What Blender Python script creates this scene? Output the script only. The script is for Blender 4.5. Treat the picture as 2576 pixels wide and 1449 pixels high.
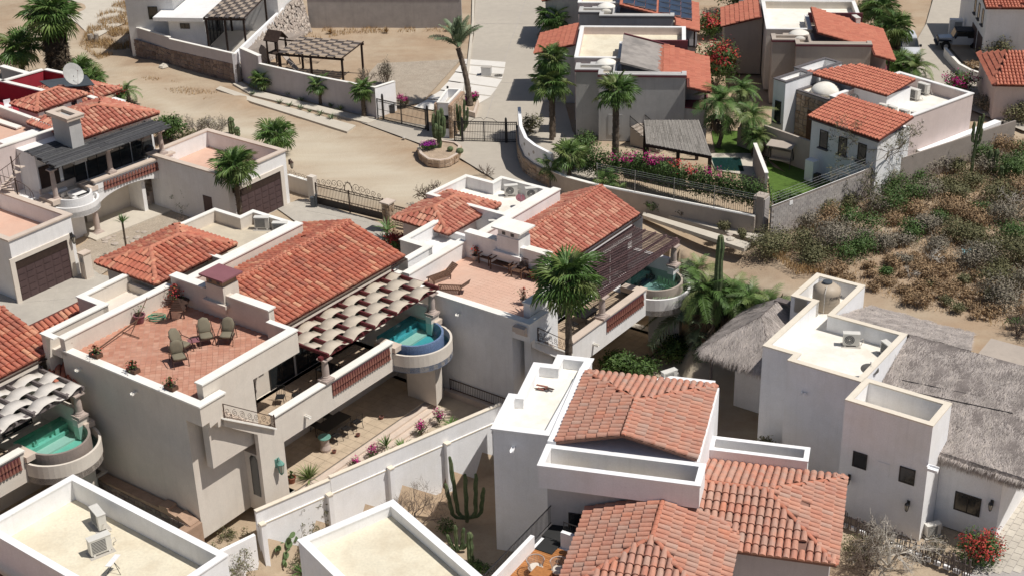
import bpy, bmesh, math, random
from math import sin, cos, pi, radians as rad, hypot, atan2, sqrt
from mathutils import Vector, Matrix, noise
R = random.Random(7)
S = bpy.context.scene
COL = S.collection
for o in list(bpy.data.objects): bpy.data.objects.remove(o)
# ---------------------------------------------------------------- camera
CAMH = 42.0
cam = bpy.data.objects.new('camera', bpy.data.cameras.new('camera')); COL.objects.link(cam); S.camera = cam
cam.data.sensor_width = 36; cam.data.lens = 36*3700/2576; cam.data.clip_end = 2000; cam.data.clip_start = 1
pt, rl = rad(26.8), rad(-1.5)
_f = Vector((0, cos(pt), -sin(pt))); _u = Vector((0, sin(pt), cos(pt))); _r = Vector((1, 0, 0))
_a = cos(rl)*_r + sin(rl)*_u; _b = -sin(rl)*_r + cos(rl)*_u
Mc = Matrix((( _a.x, _b.x, -_f.x, 0), (_a.y, _b.y, -_f.y, 0), (_a.z, _b.z, -_f.z, CAMH), (0, 0, 0, 1)))
cam.matrix_world = Mc
# ---------------------------------------------------------------- light
SUNV = Vector((.54, -.15, 1.0)).normalized()
w = bpy.data.worlds.new('World'); S.world = w; w.use_nodes = True
nt = w.node_tree; bg = nt.nodes['Background']; sky = nt.nodes.new('ShaderNodeTexSky'); sky.sky_type = 'NISHITA'
sky.sun_disc = False; sky.sun_elevation = math.asin(SUNV.z); sky.sun_rotation = atan2(SUNV.x, SUNV.y)
sky.air_density = 1.0; sky.dust_density = 1.5; sky.ozone_density = 1.0
nt.links.new(sky.outputs[0], bg.inputs[0]); bg.inputs[1].default_value = 0.055
sun = bpy.data.objects.new('sun', bpy.data.lights.new('sun', 'SUN')); COL.objects.link(sun)
sun.data.energy = 4.3; sun.data.angle = rad(.5); sun.data.color = (1, .955, .89)
sun.rotation_mode = 'QUATERNION'; sun.rotation_quaternion = SUNV.to_track_quat('Z', 'Y'); sun.location = (20, 60, 80)
S.view_settings.view_transform = 'Standard'; S.view_settings.look = 'None'; S.view_settings.exposure = 0.0; S.view_settings.gamma = 1
S.view_settings.use_curve_mapping = False
# ---------------------------------------------------------------- picking helpers (a place in the photo, and a height, give a world point)
def PX(u, v, z=0.):
    d = (u-1288)*_a - (v-724.5)*_b + 3700*_f
    t = (z-CAMH)/d.z
    return (d.x*t, d.y*t)
class Fr:          # a plan frame: origin, rotation, size factor and level
    def __init__(s, ang, o, k=1., z0=0.):
        a = rad(ang); s.a = a; s.x = (cos(a), sin(a)); s.y = (-sin(a), cos(a)); s.o = o; s.k = k; s.z0 = z0
    def w(s, p): return (s.o[0]+s.k*(p[0]*s.x[0]+p[1]*s.y[0]), s.o[1]+s.k*(p[0]*s.x[1]+p[1]*s.y[1])) + tuple(s.k*z+s.z0 for z in p[2:])
    def z(s, z): return s.k*z+s.z0
    def l(s, p):
        dx, dy = (p[0]-s.o[0])/s.k, (p[1]-s.o[1])/s.k
        return (dx*s.x[0]+dy*s.x[1], dx*s.y[0]+dy*s.y[1]) + tuple((z-s.z0)/s.k for z in p[2:])
ID = Fr(0, (0, 0))
# ---------------------------------------------------------------- materials
MATS = {}
def mat(name, col, rough=.85, var=.12, scale=1.5, bump=.15, bscale=40, tint=None, tintamt=.0, tscale=.35, rnd=None, rndcols=None, spec=.3, fine=.05, stain=0., metal=0.):
    if name in MATS: return MATS[name]
    m = bpy.data.materials.new(name); m.use_nodes = True; n = m.node_tree.nodes; L = m.node_tree.links
    b = n['Principled BSDF']; b.inputs['Roughness'].default_value = rough; b.inputs['Specular IOR Level'].default_value = spec
    b.inputs['Metallic'].default_value = metal
    tc = n.new('ShaderNodeTexCoord'); geo = n.new('ShaderNodeNewGeometry')
    def ns(sc, det=5, r=.6):
        q = n.new('ShaderNodeTexNoise'); q.inputs['Scale'].default_value = sc; q.inputs['Detail'].default_value = det; q.inputs['Roughness'].default_value = r
        L.new(geo.outputs['Position'], q.inputs['Vector']); return q
    def mixc(fac, a, bb, mode='MIX'):
        q = n.new('ShaderNodeMix'); q.data_type = 'RGBA'; q.blend_type = mode
        if isinstance(fac, float): q.inputs[0].default_value = fac
        else: L.new(fac, q.inputs[0])
        for i, v in ((6, a), (7, bb)):
            if isinstance(v, tuple): q.inputs[i].default_value = (*v, 1)
            else: L.new(v, q.inputs[i])
        return q.outputs[2]
    def rmp(src, a, bb, lo=0., hi=1.):
        q = n.new('ShaderNodeMapRange'); q.inputs[1].default_value = a; q.inputs[2].default_value = bb; q.inputs[3].default_value = lo; q.inputs[4].default_value = hi
        L.new(src, q.inputs[0]); return q.outputs[0]
    c = col
    if rnd:
        if rnd == 'obj': src = n.new('ShaderNodeObjectInfo').outputs['Random']
        else:
            at = n.new('ShaderNodeAttribute'); at.attribute_name = 'rnd'; src = at.outputs['Fac']
        cr = n.new('ShaderNodeValToRGB'); cr.color_ramp.interpolation = 'LINEAR'
        e = cr.color_ramp.elements; k = len(rndcols)
        e[0].position = 0; e[0].color = (*rndcols[0], 1); e[1].position = 1; e[1].color = (*rndcols[-1], 1)
        for i in range(1, k-1):
            q = e.new(i/(k-1)); q.color = (*rndcols[i], 1)
        L.new(src, cr.inputs[0]); c = cr.outputs[0]
    n1 = ns(scale); n2 = ns(scale*9, 4)
    f = rmp(n1.outputs['Fac'], .3, .7, 1-var, 1+var*.6)
    f2 = rmp(n2.outputs['Fac'], .3, .7, 1-fine, 1+fine)
    mul = n.new('ShaderNodeMath'); mul.operation = 'MULTIPLY'; L.new(f, mul.inputs[0]); L.new(f2, mul.inputs[1])
    hv = n.new('ShaderNodeHueSaturation'); L.new(mul.outputs[0], hv.inputs['Value'])
    if isinstance(c, tuple): hv.inputs['Color'].default_value = (*c, 1)
    else: L.new(c, hv.inputs['Color'])
    out = hv.outputs[0]
    if tint:
        n3 = ns(tscale, 6, .65); out = mixc(rmp(n3.outputs['Fac'], .45, .65, 0., tintamt), out, tint)
    if stain > 0:   # vertical streaks of weathering
        mp = n.new('ShaderNodeMapping'); mp.inputs['Scale'].default_value = (2.2, 2.2, .18); L.new(geo.outputs['Position'], mp.inputs[0])
        q = n.new('ShaderNodeTexNoise'); q.inputs['Scale'].default_value = 1.6; q.inputs['Detail'].default_value = 6; L.new(mp.outputs[0], q.inputs['Vector'])
        out = mixc(rmp(q.outputs['Fac'], .52, .78, 0., stain), out, tuple(x*.55 for x in (col if isinstance(col, tuple) else (.4, .35, .3))))
    L.new(out, b.inputs['Base Color'])
    if bump > 0:
        n4 = ns(bscale, 3); bp = n.new('ShaderNodeBump'); bp.inputs['Strength'].default_value = bump; bp.inputs['Distance'].default_value = .02
        L.new(n4.outputs['Fac'], bp.inputs['Height']); L.new(bp.outputs[0], b.inputs['Normal'])
    MATS[name] = m; return m
TC = [(.42,.125,.08),(.48,.155,.10),(.52,.175,.11),(.45,.14,.09),(.55,.21,.13),(.50,.16,.10),(.66,.34,.21)]
TC2 = [(.50,.22,.155),(.56,.27,.19),(.49,.27,.20),(.59,.30,.21),(.53,.24,.165),(.50,.32,.25),(.59,.25,.16)]
TC3 = [(.44,.15,.105),(.50,.20,.14),(.41,.13,.09),(.60,.32,.22),(.48,.18,.125)]
M = dict(
 white=mat('white_plaster', (.80,.79,.78), var=.05, tint=(.66,.63,.58), tintamt=.35, stain=.18),
 white2=mat('bright_white_plaster', (.86,.86,.87), var=.04, tint=(.72,.69,.62), tintamt=.3, stain=.15),
 cream=mat('cream_plaster', (.68,.62,.545), var=.05, tint=(.58,.50,.42), tintamt=.35, stain=.16),
 cream2=mat('yellow_cream_plaster', (.74,.67,.56), var=.05, tint=(.62,.52,.38), tintamt=.3, stain=.15),
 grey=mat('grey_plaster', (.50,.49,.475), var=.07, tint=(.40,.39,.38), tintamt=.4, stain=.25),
 tan=mat('tan_plaster', (.43,.37,.315), var=.06, tint=(.36,.31,.27), tintamt=.4, stain=.2),
 pinkw=mat('pinkish_plaster', (.66,.56,.53), var=.05, tint=(.56,.46,.42), tintamt=.4, stain=.15),
 shadowed=mat('shadowed_white_plaster', (.52,.48,.49), var=.05, tint=(.45,.41,.40), tintamt=.4, stain=.2),  # white plaster in shade: the cool grey of the shade is put into the colour
 red=mat('crimson_plaster', (.34,.03,.045), var=.1, stain=.2),
 maroon=mat('maroon_trim', (.16,.05,.06), var=.1),
 darktrim=mat('dark_trim', (.13,.12,.125), var=.1),
 cap=mat('white_cap_stone', (.83,.81,.76), var=.05, tint=(.68,.63,.54), tintamt=.4),
 capbeige=mat('beige_cap_stone', (.60,.50,.42), var=.08, tint=(.5,.41,.34), tintamt=.5),
 roofcream=mat('cream_roof_coating', (.71,.65,.51), var=.07, tint=(.55,.46,.33), tintamt=.55, tscale=.6, scale=.8, fine=.08),
 roofwhite=mat('white_roof_coating', (.82,.79,.72), var=.06, tint=(.62,.56,.45), tintamt=.5, tscale=.6),
 rooftan=mat('tan_roof_coating', (.56,.49,.38), var=.1, tint=(.42,.37,.3), tintamt=.6, tscale=.5),
 conc=mat('concrete', (.46,.43,.385), var=.08, tint=(.38,.35,.31), tintamt=.5, tscale=.3, bump=.3),
 drive=mat('driveway_concrete', (.45,.415,.36), var=.09, tint=(.36,.33,.29), tintamt=.6, tscale=.25, bump=.2),
 road=mat('paved_road', (.455,.41,.345), var=.07, tint=(.38,.34,.29), tintamt=.5, tscale=.12, bump=.25),
 walk=mat('pale_sidewalk', (.56,.51,.43), var=.06, tint=(.47,.42,.35), tintamt=.4, bump=.2),
 block=mat('grey_block', (.42,.39,.37), var=.12, bump=.5, stain=.3),
 stone=mat('rubble_stone', (.2,.15,.13), rnd='attr', rndcols=[(.17,.12,.10),(.24,.18,.155),(.20,.15,.14),(.29,.22,.18),(.22,.17,.16)], var=.2, bump=.6),
 stone_o=mat('rubble_stone_single', (.2,.15,.13), rnd='obj', rndcols=[(.17,.12,.10),(.24,.18,.155),(.20,.15,.14),(.29,.22,.18),(.22,.17,.16)], var=.2, bump=.6),
 palestone=mat('pale_rubble', (.4,.35,.3), rnd='attr', rndcols=[(.30,.25,.22),(.42,.36,.31),(.5,.44,.38),(.37,.31,.27)], var=.15, bump=.6),
 tanstone=mat('tan_flagstone', (.4,.3,.2), rnd='attr', rndcols=[(.34,.23,.15),(.44,.32,.22),(.50,.39,.29),(.39,.28,.2)], var=.2, bump=.4),
 mortar=mat('mortar', (.30,.26,.23), var=.1, bump=.5),
 flag=mat('patio_flagstone', (.4,.3,.2), rnd='attr', rndcols=[(.50,.40,.29),(.55,.45,.335),(.58,.48,.365),(.52,.42,.31)], var=.15, bump=.3),
 tile=mat('clay_tile', (.4,.1,.06), rnd='obj', rndcols=TC, var=.15, scale=3, bump=.3, fine=.12, tint=(.20,.12,.10), tintamt=.35, tscale=1.2),
 tile_s=mat('clay_tile_field', (.4,.1,.06), rnd='attr', rndcols=TC, var=.15, scale=3, bump=.3, fine=.12, tint=(.20,.12,.10), tintamt=.35, tscale=1.2),
 tile2=mat('pale_clay_tile', (.4,.1,.06), rnd='obj', rndcols=TC2, var=.15, scale=3, bump=.3, fine=.12, tint=(.36,.28,.24), tintamt=.45, tscale=1.5),
 tile2_s=mat('pale_clay_tile_field', (.4,.1,.06), rnd='attr', rndcols=TC2, var=.15, scale=3, bump=.3, fine=.12, tint=(.36,.28,.24), tintamt=.45, tscale=1.5),
 tile3=mat('rosy_clay_tile', (.4,.1,.06), rnd='obj', rndcols=TC3, var=.15, scale=3, bump=.3),
 tile3_s=mat('rosy_clay_tile_field', (.4,.1,.06), rnd='attr', rndcols=TC3, var=.15, scale=3, bump=.3),
 tile4=mat('orange_clay_tile', (.5,.14,.075), rnd='obj', rndcols=[(.48,.165,.105),(.53,.20,.13),(.50,.175,.115),(.45,.15,.10)], var=.1, scale=2, bump=.3),
 tile4_s=mat('orange_clay_tile_field', (.5,.14,.075), rnd='attr', rndcols=[(.48,.165,.105),(.53,.20,.13),(.50,.175,.115),(.45,.15,.10)], var=.1, scale=2, bump=.3),
 under=mat('tile_bed', (.13,.04,.03), var=.2, bump=.3),  # darkened below the clay so the gaps between barrels look shadowed
 underp=mat('pale_tile_bed', (.24,.13,.10), var=.2, bump=.3),
 ridge=mat('ridge_clay', (.50,.20,.13), var=.15, scale=3, bump=.3),
 pave=mat('terrace_paver', (.5,.2,.12), rnd='obj', rndcols=[(.44,.20,.135),(.50,.25,.17),(.47,.22,.15),(.56,.31,.22),(.46,.22,.155)], var=.1, scale=3, tint=(.58,.38,.29), tintamt=.4, tscale=.6),
 pave_s=mat('terrace_paver_field', (.5,.2,.12), rnd='attr', rndcols=[(.44,.20,.135),(.50,.25,.17),(.47,.22,.15),(.56,.31,.22),(.46,.22,.155)], var=.1, scale=3, tint=(.58,.38,.29), tintamt=.4, tscale=.6),
 pavelight=mat('pale_salmon_terrace', (.62,.40,.305), var=.06, tint=(.66,.47,.37), tintamt=.5, tscale=.5),
 grout=mat('grout', (.52,.36,.28), var=.1),
 deckfloor=mat('deck_stone_floor', (.47,.37,.27), rnd='attr', rndcols=[(.44,.34,.245),(.50,.40,.29),(.53,.43,.32)], var=.12),
 beam=mat('dark_red_beam', (.12,.025,.028), var=.25, bump=.3, rough=.6, scale=4),
 greywood=mat('weathered_grey_wood', (.17,.145,.14), var=.3, bump=.5, scale=5),
 darkwood=mat('dark_brown_wood', (.045,.028,.022), var=.3, bump=.4, scale=4),
 slat=mat('purple_brown_slat', (.155,.095,.095), var=.3, bump=.3, scale=4),
 teak=mat('teak', (.13,.07,.045), var=.25, bump=.3, scale=5),
 warmdeck=mat('warm_deck_board', (.42,.17,.05), rnd='obj', rndcols=[(.36,.15,.05),(.46,.20,.07),(.40,.165,.055),(.50,.23,.085)], var=.2, scale=6, rough=.5),
 door=mat('garage_door_brown', (.085,.055,.055), var=.12, rough=.55, bump=.1),
 fabric=mat('beige_shade_cloth', (.53,.46,.375), var=.05, rough=.95, bump=.1),
 fabricw=mat('pale_shade_cloth', (.62,.58,.53), var=.06, rough=.95, bump=.1),
 cushion=mat('olive_cushion', (.20,.175,.125), var=.08, rough=.95),
 black=mat('black_iron', (.018,.017,.018), var=.2, rough=.45, bump=0, spec=.5),
 rust=mat('rusty_brown_iron', (.075,.045,.035), var=.3, rough=.6, bump=.2),
 glass=mat('dark_window_glass', (.02,.023,.025), rough=.08, var=.2, bump=0, spec=.8, scale=.4),
 frame=mat('dark_window_frame', (.04,.033,.03), rough=.5, bump=0),
 acw=mat('ac_casing', (.66,.64,.59), rough=.5, var=.05, bump=0),
 acg=mat('ac_grille', (.09,.09,.09), rough=.6, bump=0),
 pipe=mat('white_pipe', (.68,.65,.6), rough=.6, bump=0),
 column=mat('cantera_column', (.47,.385,.34), var=.15, scale=4, bump=.4, tint=(.35,.28,.25), tintamt=.4, tscale=2),
 lattice=mat('terracotta_lattice', (.25,.105,.08), var=.2, scale=4, bump=.3),
 bluet=mat('blue_pool_tile', (.16,.23,.38), var=.35, scale=14, fine=.3, rough=.3, bump=.1),
 pooli=mat('pool_plaster', (.13,.40,.45), var=.15, scale=1.2, fine=.1, bump=0),
 poolg=mat('green_pool_plaster', (.34,.56,.45), var=.1, scale=1.2, fine=.08, bump=0),
 poold=mat('dark_pool_tile', (.045,.085,.085), var=.4, scale=8, fine=.3, bump=0),
 solar=mat('solar_cell', (.035,.05,.085), rough=.15, var=.1, bump=0, spec=.7),
 alu=mat('aluminium', (.5,.5,.5), rough=.35, var=.05, bump=0, metal=.6),
 dish=mat('grey_dish', (.42,.42,.40), rough=.5, bump=0), dishd=mat('dark_dish', (.07,.065,.06), rough=.5, bump=0),
 palmleaf=mat('fan_palm_leaf', (.07,.13,.03), rnd='obj', rndcols=[(.075,.15,.035),(.12,.21,.05),(.09,.17,.045),(.16,.23,.065),(.19,.22,.08)], rough=.5, var=.25, scale=4, bump=0, spec=.4),
 paledate=mat('date_palm_leaf', (.09,.13,.06), rnd='obj', rndcols=[(.12,.17,.09),(.17,.22,.125),(.14,.20,.10)], rough=.55, var=.25, scale=4, bump=0, spec=.4),
 deadleaf=mat('dead_palm_leaf', (.18,.13,.08), rnd='obj', rndcols=[(.14,.11,.075),(.20,.155,.11),(.11,.085,.06)], rough=.9, var=.3, scale=4, bump=0),
 trunk=mat('palm_trunk', (.13,.10,.075), var=.35, scale=8, bump=.9, bscale=14, fine=.25),
 bark=mat('pale_bark', (.33,.29,.25), var=.25, scale=6, bump=.4), twig=mat('brown_twig', (.19,.145,.115), var=.3, scale=5, bump=0),
 bleach=mat('bleached_wood', (.48,.44,.38), var=.2, scale=6, bump=.2),
 leafg=mat('green_leaves', (.05,.1,.02), rnd='attr', rndcols=[(.04,.08,.02),(.07,.125,.03),(.10,.165,.045),(.055,.105,.028)], rough=.6, var=.3, scale=2, bump=0),
 leafo=mat('olive_leaves', (.1,.1,.04), rnd='attr', rndcols=[(.10,.105,.05),(.15,.145,.07),(.20,.18,.09),(.12,.13,.055)], rough=.7, var=.35, scale=1.5, bump=0),
 leafb=mat('dry_brown_leaves', (.2,.12,.06), rnd='attr', rndcols=[(.22,.145,.085),(.32,.21,.115),(.38,.26,.145),(.27,.19,.12)], rough=.8, var=.3, scale=1.5, bump=0),
 leafgr=mat('grey_brown_leaves', (.14,.12,.09), rnd='attr', rndcols=[(.16,.14,.11),(.24,.21,.165),(.30,.26,.20),(.17,.16,.10)], rough=.8, var=.3, scale=1.5, bump=0),
 flowm=mat('magenta_bracts', (.5,.02,.22), rnd='attr', rndcols=[(.42,.015,.17),(.55,.03,.26),(.36,.015,.10)], rough=.7, var=.2, bump=0),
 flowp=mat('purple_bracts', (.3,.02,.3), rnd='attr', rndcols=[(.26,.012,.24),(.36,.03,.32)], rough=.7, var=.2, bump=0),
 flowr=mat('red_bracts', (.5,.05,.04), rnd='attr', rndcols=[(.42,.04,.04),(.5,.09,.05),(.4,.03,.07)], rough=.7, var=.2, bump=0),
 drygrass=mat('dry_grass', (.4,.28,.14), rnd='attr', rndcols=[(.34,.22,.10),(.45,.31,.15),(.38,.24,.11),(.28,.18,.10)], rough=.9, var=.2, bump=0),
 cactus=mat('cactus_skin', (.10,.14,.065), var=.25, scale=4, bump=.2, tint=(.2,.19,.1), tintamt=.4, tscale=2),
 agave=mat('agave_leaf', (.13,.17,.085), var=.25, scale=5, bump=0, rough=.5),
 pot=mat('terracotta_pot', (.30,.115,.07), var=.15, scale=5, bump=.2),
 paint_white=mat('car_white', (.55,.57,.6), rough=.25, var=.03, bump=0, spec=.6), tyre=mat('tyre', (.02,.02,.02), rough=.8, bump=0),
 blackroof=mat('car_black_top', (.02,.02,.025), rough=.6, bump=0),
 green=mat('teal_plastic', (.04,.14,.11), rough=.5, var=.1, bump=0), greyp=mat('grey_plastic', (.07,.08,.09), rough=.5, bump=0),
 tank=mat('beige_tank_plastic', (.46,.385,.30), rough=.5, var=.06, bump=0), lampg=mat('lamp_glass', (.55,.5,.4), rough=.2, bump=0),
 hose=mat('green_hose', (.05,.32,.20), rough=.5, bump=0), turf=mat('artificial_turf', (.085,.15,.025), var=.25, scale=3, bump=.6, bscale=90),
 sail=mat('white_sail', (.72,.70,.68), rough=.9, bump=0), blackstone=mat('dark_rubber', (.03,.03,.03), bump=0), brasss=mat('verdigris', (.15,.32,.27), rough=.5, bump=.1),
 palewood=mat('pale_slat_wood', (.36,.30,.24), rnd='obj', rndcols=[(.30,.25,.2),(.4,.34,.27),(.34,.28,.23)], var=.2, bump=.4),
 purple=mat('maroon_paint', (.24,.10,.115), var=.08), writing=mat('dark_lettering', (.03,.03,.035), bump=0), thatchbase=mat('thatch_bed', (.22,.19,.175), var=.3, bump=.8),
)
def thatchmat(name, cols):
    return mat(name, cols[0], rnd='attr', rndcols=cols, rough=.95, var=.3, scale=1.2, bump=0)
M['thatch'] = thatchmat('grey_thatch', [(.34,.30,.28),(.46,.41,.38),(.55,.49,.45),(.40,.355,.335),(.62,.55,.48)])
M['thatchd'] = thatchmat('dark_thatch', [(.035,.035,.04),(.06,.058,.062),(.09,.085,.085),(.05,.05,.052)])
def water(name, tintc):
    m = bpy.data.materials.new(name); m.use_nodes = True; n = m.node_tree.nodes; L = m.node_tree.links
    for x in list(n):
        if x.type == 'BSDF_PRINCIPLED': n.remove(x)
    t = n.new('ShaderNodeBsdfTransparent'); t.inputs[0].default_value = (*tintc, 1)
    g = n.new('ShaderNodeBsdfGlossy'); g.inputs['Roughness'].default_value = .03
    fr = n.new('ShaderNodeFresnel'); fr.inputs[0].default_value = 1.33
    ns = n.new('ShaderNodeTexNoise'); ns.inputs['Scale'].default_value = 3; ns.inputs['Detail'].default_value = 3
    bp = n.new('ShaderNodeBump'); bp.inputs['Strength'].default_value = .15; bp.inputs['Distance'].default_value = .05
    geo = n.new('ShaderNodeNewGeometry'); L.new(geo.outputs['Position'], ns.inputs['Vector']); L.new(ns.outputs['Fac'], bp.inputs['Height'])
    L.new(bp.outputs[0], g.inputs['Normal']); L.new(bp.outputs[0], fr.inputs['Normal'])
    mx = n.new('ShaderNodeMixShader'); L.new(fr.outputs[0], mx.inputs[0]); L.new(t.outputs[0], mx.inputs[1]); L.new(g.outputs[0], mx.inputs[2])
    L.new(mx.outputs[0], n['Material Output'].inputs[0]); return m
M['water'] = water('pool_water', (.62, .88, .88)); M['waterd'] = water('dark_pool_water', (.45, .62, .60))
def glassmat():
    m = water('clear_glass', (.45, .43, .40)); return m
M['clearglass'] = glassmat()
# ---------------------------------------------------------------- mesh helpers
class MB:
    def __init__(s, fr=None): s.v = []; s.f = []; s.r = []; s.fr = fr; s.sm = False
    def add(s, vs, fs, r=0.5):
        b = len(s.v); s.v += [tuple(v) for v in vs]
        for f in fs: s.f.append([b+i for i in f]); s.r.append(r)
    def box(s, x0, y0, z0, x1, y1, z1, r=.5):
        s.add([(x0,y0,z0),(x1,y0,z0),(x1,y1,z0),(x0,y1,z0),(x0,y0,z1),(x1,y0,z1),(x1,y1,z1),(x0,y1,z1)],
              [(3,2,1,0),(4,5,6,7),(0,1,5,4),(1,2,6,5),(2,3,7,6),(3,0,4,7)], r)
    def prism(s, poly, z0, z1, r=.5):
        n = len(poly); z0 = z0 if hasattr(z0, '__len__') else [z0]*n; z1 = z1 if hasattr(z1, '__len__') else [z1]*n
        s.add([(p[0],p[1],z0[i]) for i, p in enumerate(poly)]+[(p[0],p[1],z1[i]) for i, p in enumerate(poly)],
              [tuple(range(n-1,-1,-1)), tuple(range(n,2*n))]+[(i,(i+1)%n,n+(i+1)%n,n+i) for i in range(n)], r)
    def vprism(s, yz, x0, x1, r=.5):      # polygon in y,z extruded along x
        n = len(yz)
        s.add([(x0,a,b) for a, b in yz]+[(x1,a,b) for a, b in yz], [tuple(range(n-1,-1,-1)), tuple(range(n,2*n))]+[(i,(i+1)%n,n+(i+1)%n,n+i) for i in range(n)], r)
    def poly(s, pts, r=.5): s.add(pts, [tuple(range(len(pts)))], r)
    def beam(s, a, b, w, h, r=.5):        # box section between two points
        a = Vector(a); b = Vector(b); d = (b-a); l = d.length
        if l < 1e-6: return
        d /= l; up = Vector((0,0,1)) if abs(d.z) < .95 else Vector((1,0,0)); x = d.cross(up).normalized(); y = x.cross(d)
        vs = [p+x*sx*w/2+y*sy*h/2 for p in (a, b) for sx, sy in ((-1,-1),(1,-1),(1,1),(-1,1))]
        s.add(vs, [(3,2,1,0),(4,5,6,7),(0,1,5,4),(1,2,6,5),(2,3,7,6),(3,0,4,7)], r)
    def tube(s, pts, rs, n=6, r=.5, cap=True):
        pts = [Vector(p) for p in pts]
        if not hasattr(rs, '__len__'): rs = [rs]*len(pts)
        vs = []
        for i, p in enumerate(pts):
            d = (pts[min(i+1, len(pts)-1)]-pts[max(i-1, 0)])
            d = d.normalized() if d.length > 1e-7 else Vector((0,0,1))
            up = Vector((0,0,1)) if abs(d.z) < .9 else Vector((1,0,0)); x = d.cross(up).normalized(); y = x.cross(d)
            for k in range(n): vs.append(p+(x*cos(2*pi*k/n)+y*sin(2*pi*k/n))*rs[i])
        fs = [(i*n+k, i*n+(k+1)%n, (i+1)*n+(k+1)%n, (i+1)*n+k) for i in range(len(pts)-1) for k in range(n)]
        if cap: fs += [tuple(range(n-1,-1,-1)), tuple((len(pts)-1)*n+k for k in range(n))]
        s.add(vs, fs, r)
    def lathe(s, c, prof, n=16, r=.5, star=0.):
        vs = []
        for rr, z in prof:
            for k in range(n):
                q = rr*(1+star*(1 if k % 2 else -1)); vs.append((c[0]+q*cos(2*pi*k/n), c[1]+q*sin(2*pi*k/n), c[2]+z))
        m = len(prof)
        s.add(vs, [(i*n+k, i*n+(k+1)%n, (i+1)*n+(k+1)%n, (i+1)*n+k) for i in range(m-1) for k in range(n)]+[tuple(range(n-1,-1,-1)), tuple((m-1)*n+k for k in range(n))], r)
    def build(s, name, m, root=None, smooth=False):
        o = bpy.data.objects.new(name, s.mesh(name, m, root, smooth)); COL.objects.link(o)
        if root: o.parent = root
        return o
    def mesh(s, name, m, root=None, smooth=False):
        ox, oy, oz = 0, 0, 0
        r = root
        while r is not None: ox += r.location[0]; oy += r.location[1]; oz += r.location[2]; r = r.parent
        fr = s.fr
        vs = [(lambda q: (q[0]-ox, q[1]-oy, q[2]-oz))(fr.w(v) if fr else v) for v in s.v]
        me = bpy.data.meshes.new(name); me.from_pydata(vs, [], s.f)
        ms = m if isinstance(m, (list, tuple)) else [m]
        for q in ms: me.materials.append(M[q] if isinstance(q, str) else q)
        if len(set(s.r)) > 1 or (s.r and s.r[0] != .5):
            at = me.attributes.new('rnd', 'FLOAT', 'FACE'); at.data.foreach_set('value', s.r)
        if smooth: me.polygons.foreach_set('use_smooth', [True]*len(me.polygons))
        me.update(); return me
def tag(o, label=None, cat=None, group=None, kind=None):
    if label: o['label'] = label
    if cat: o['category'] = cat
    if group: o['group'] = group
    if kind: o['kind'] = kind
    return o
def thing(name, label, cat, loc, group=None):
    o = bpy.data.objects.new(name, None); COL.objects.link(o); o.location = loc if len(loc) == 3 else (*loc, 0); o.empty_display_size = .2
    return tag(o, label, cat, group)
def inst(me, name, mtx=None, root=None):
    o = bpy.data.objects.new(name, me); COL.objects.link(o)
    if root: o.parent = root
    if mtx is not None: o.matrix_basis = mtx
    return o
KIDS = {}
def dup(root, loc, rz=0., sc=1., label=None, group=None):
    r = root.copy(); COL.objects.link(r); r.location = loc; r.rotation_euler = (0, 0, rz); r.scale = (sc,)*3
    if label: r['label'] = label
    if group: r['group'] = group
    ch = [c for c in ALLKIDS(root)]
    for c in ch:
        d = c.copy(); COL.objects.link(d); d.parent = r
        for g in ALLKIDS(c):
            e = g.copy(); COL.objects.link(e); e.parent = d
    return r
def ALLKIDS(o): return [c for c in list(bpy.data.objects) if c.parent == o] if o.name not in KIDS else KIDS[o.name]
def reg(o):            # remember children once, for quick copying
    KIDS[o.name] = [c for c in bpy.data.objects if c.parent == o]
    for c in KIDS[o.name]: KIDS[c.name] = [g for g in bpy.data.objects if g.parent == c]
    return o
def place(root, loc, rz=0., sc=1.):
    root.location = loc; root.rotation_euler = (0, 0, rz); root.scale = (sc,)*3; return root
# polygon tools
def area(p): return sum(p[i][0]*p[(i+1)%len(p)][1]-p[(i+1)%len(p)][0]*p[i][1] for i in range(len(p)))/2
def ccw(p): return list(p) if area(p) > 0 else list(p)[::-1]
def inset(p, d):
    n = len(p); out = []
    for i in range(n):
        a, b, c = Vector(p[i-1][:2]), Vector(p[i][:2]), Vector(p[(i+1)%n][:2])
        u = (b-a).normalized(); v = (c-b).normalized(); n1 = Vector((-u.y, u.x)); n2 = Vector((-v.y, v.x))
        k = 1+n1.dot(n2)
        q = b+(n1+n2)*(d/max(k, .25)); out.append((q.x, q.y))
    return out
def inpoly(x, y, p):
    c = False; j = len(p)-1
    for i in range(len(p)):
        if (p[i][1] > y) != (p[j][1] > y) and x < (p[j][0]-p[i][0])*(y-p[i][1])/(p[j][1]-p[i][1])+p[i][0]: c = not c
        j = i
    return c
def rect(o, ang, w, d):
    f = Fr(ang, o); return [f.w(q)[:2] for q in ((0,0),(w,0),(w,d),(0,d))]
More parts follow.
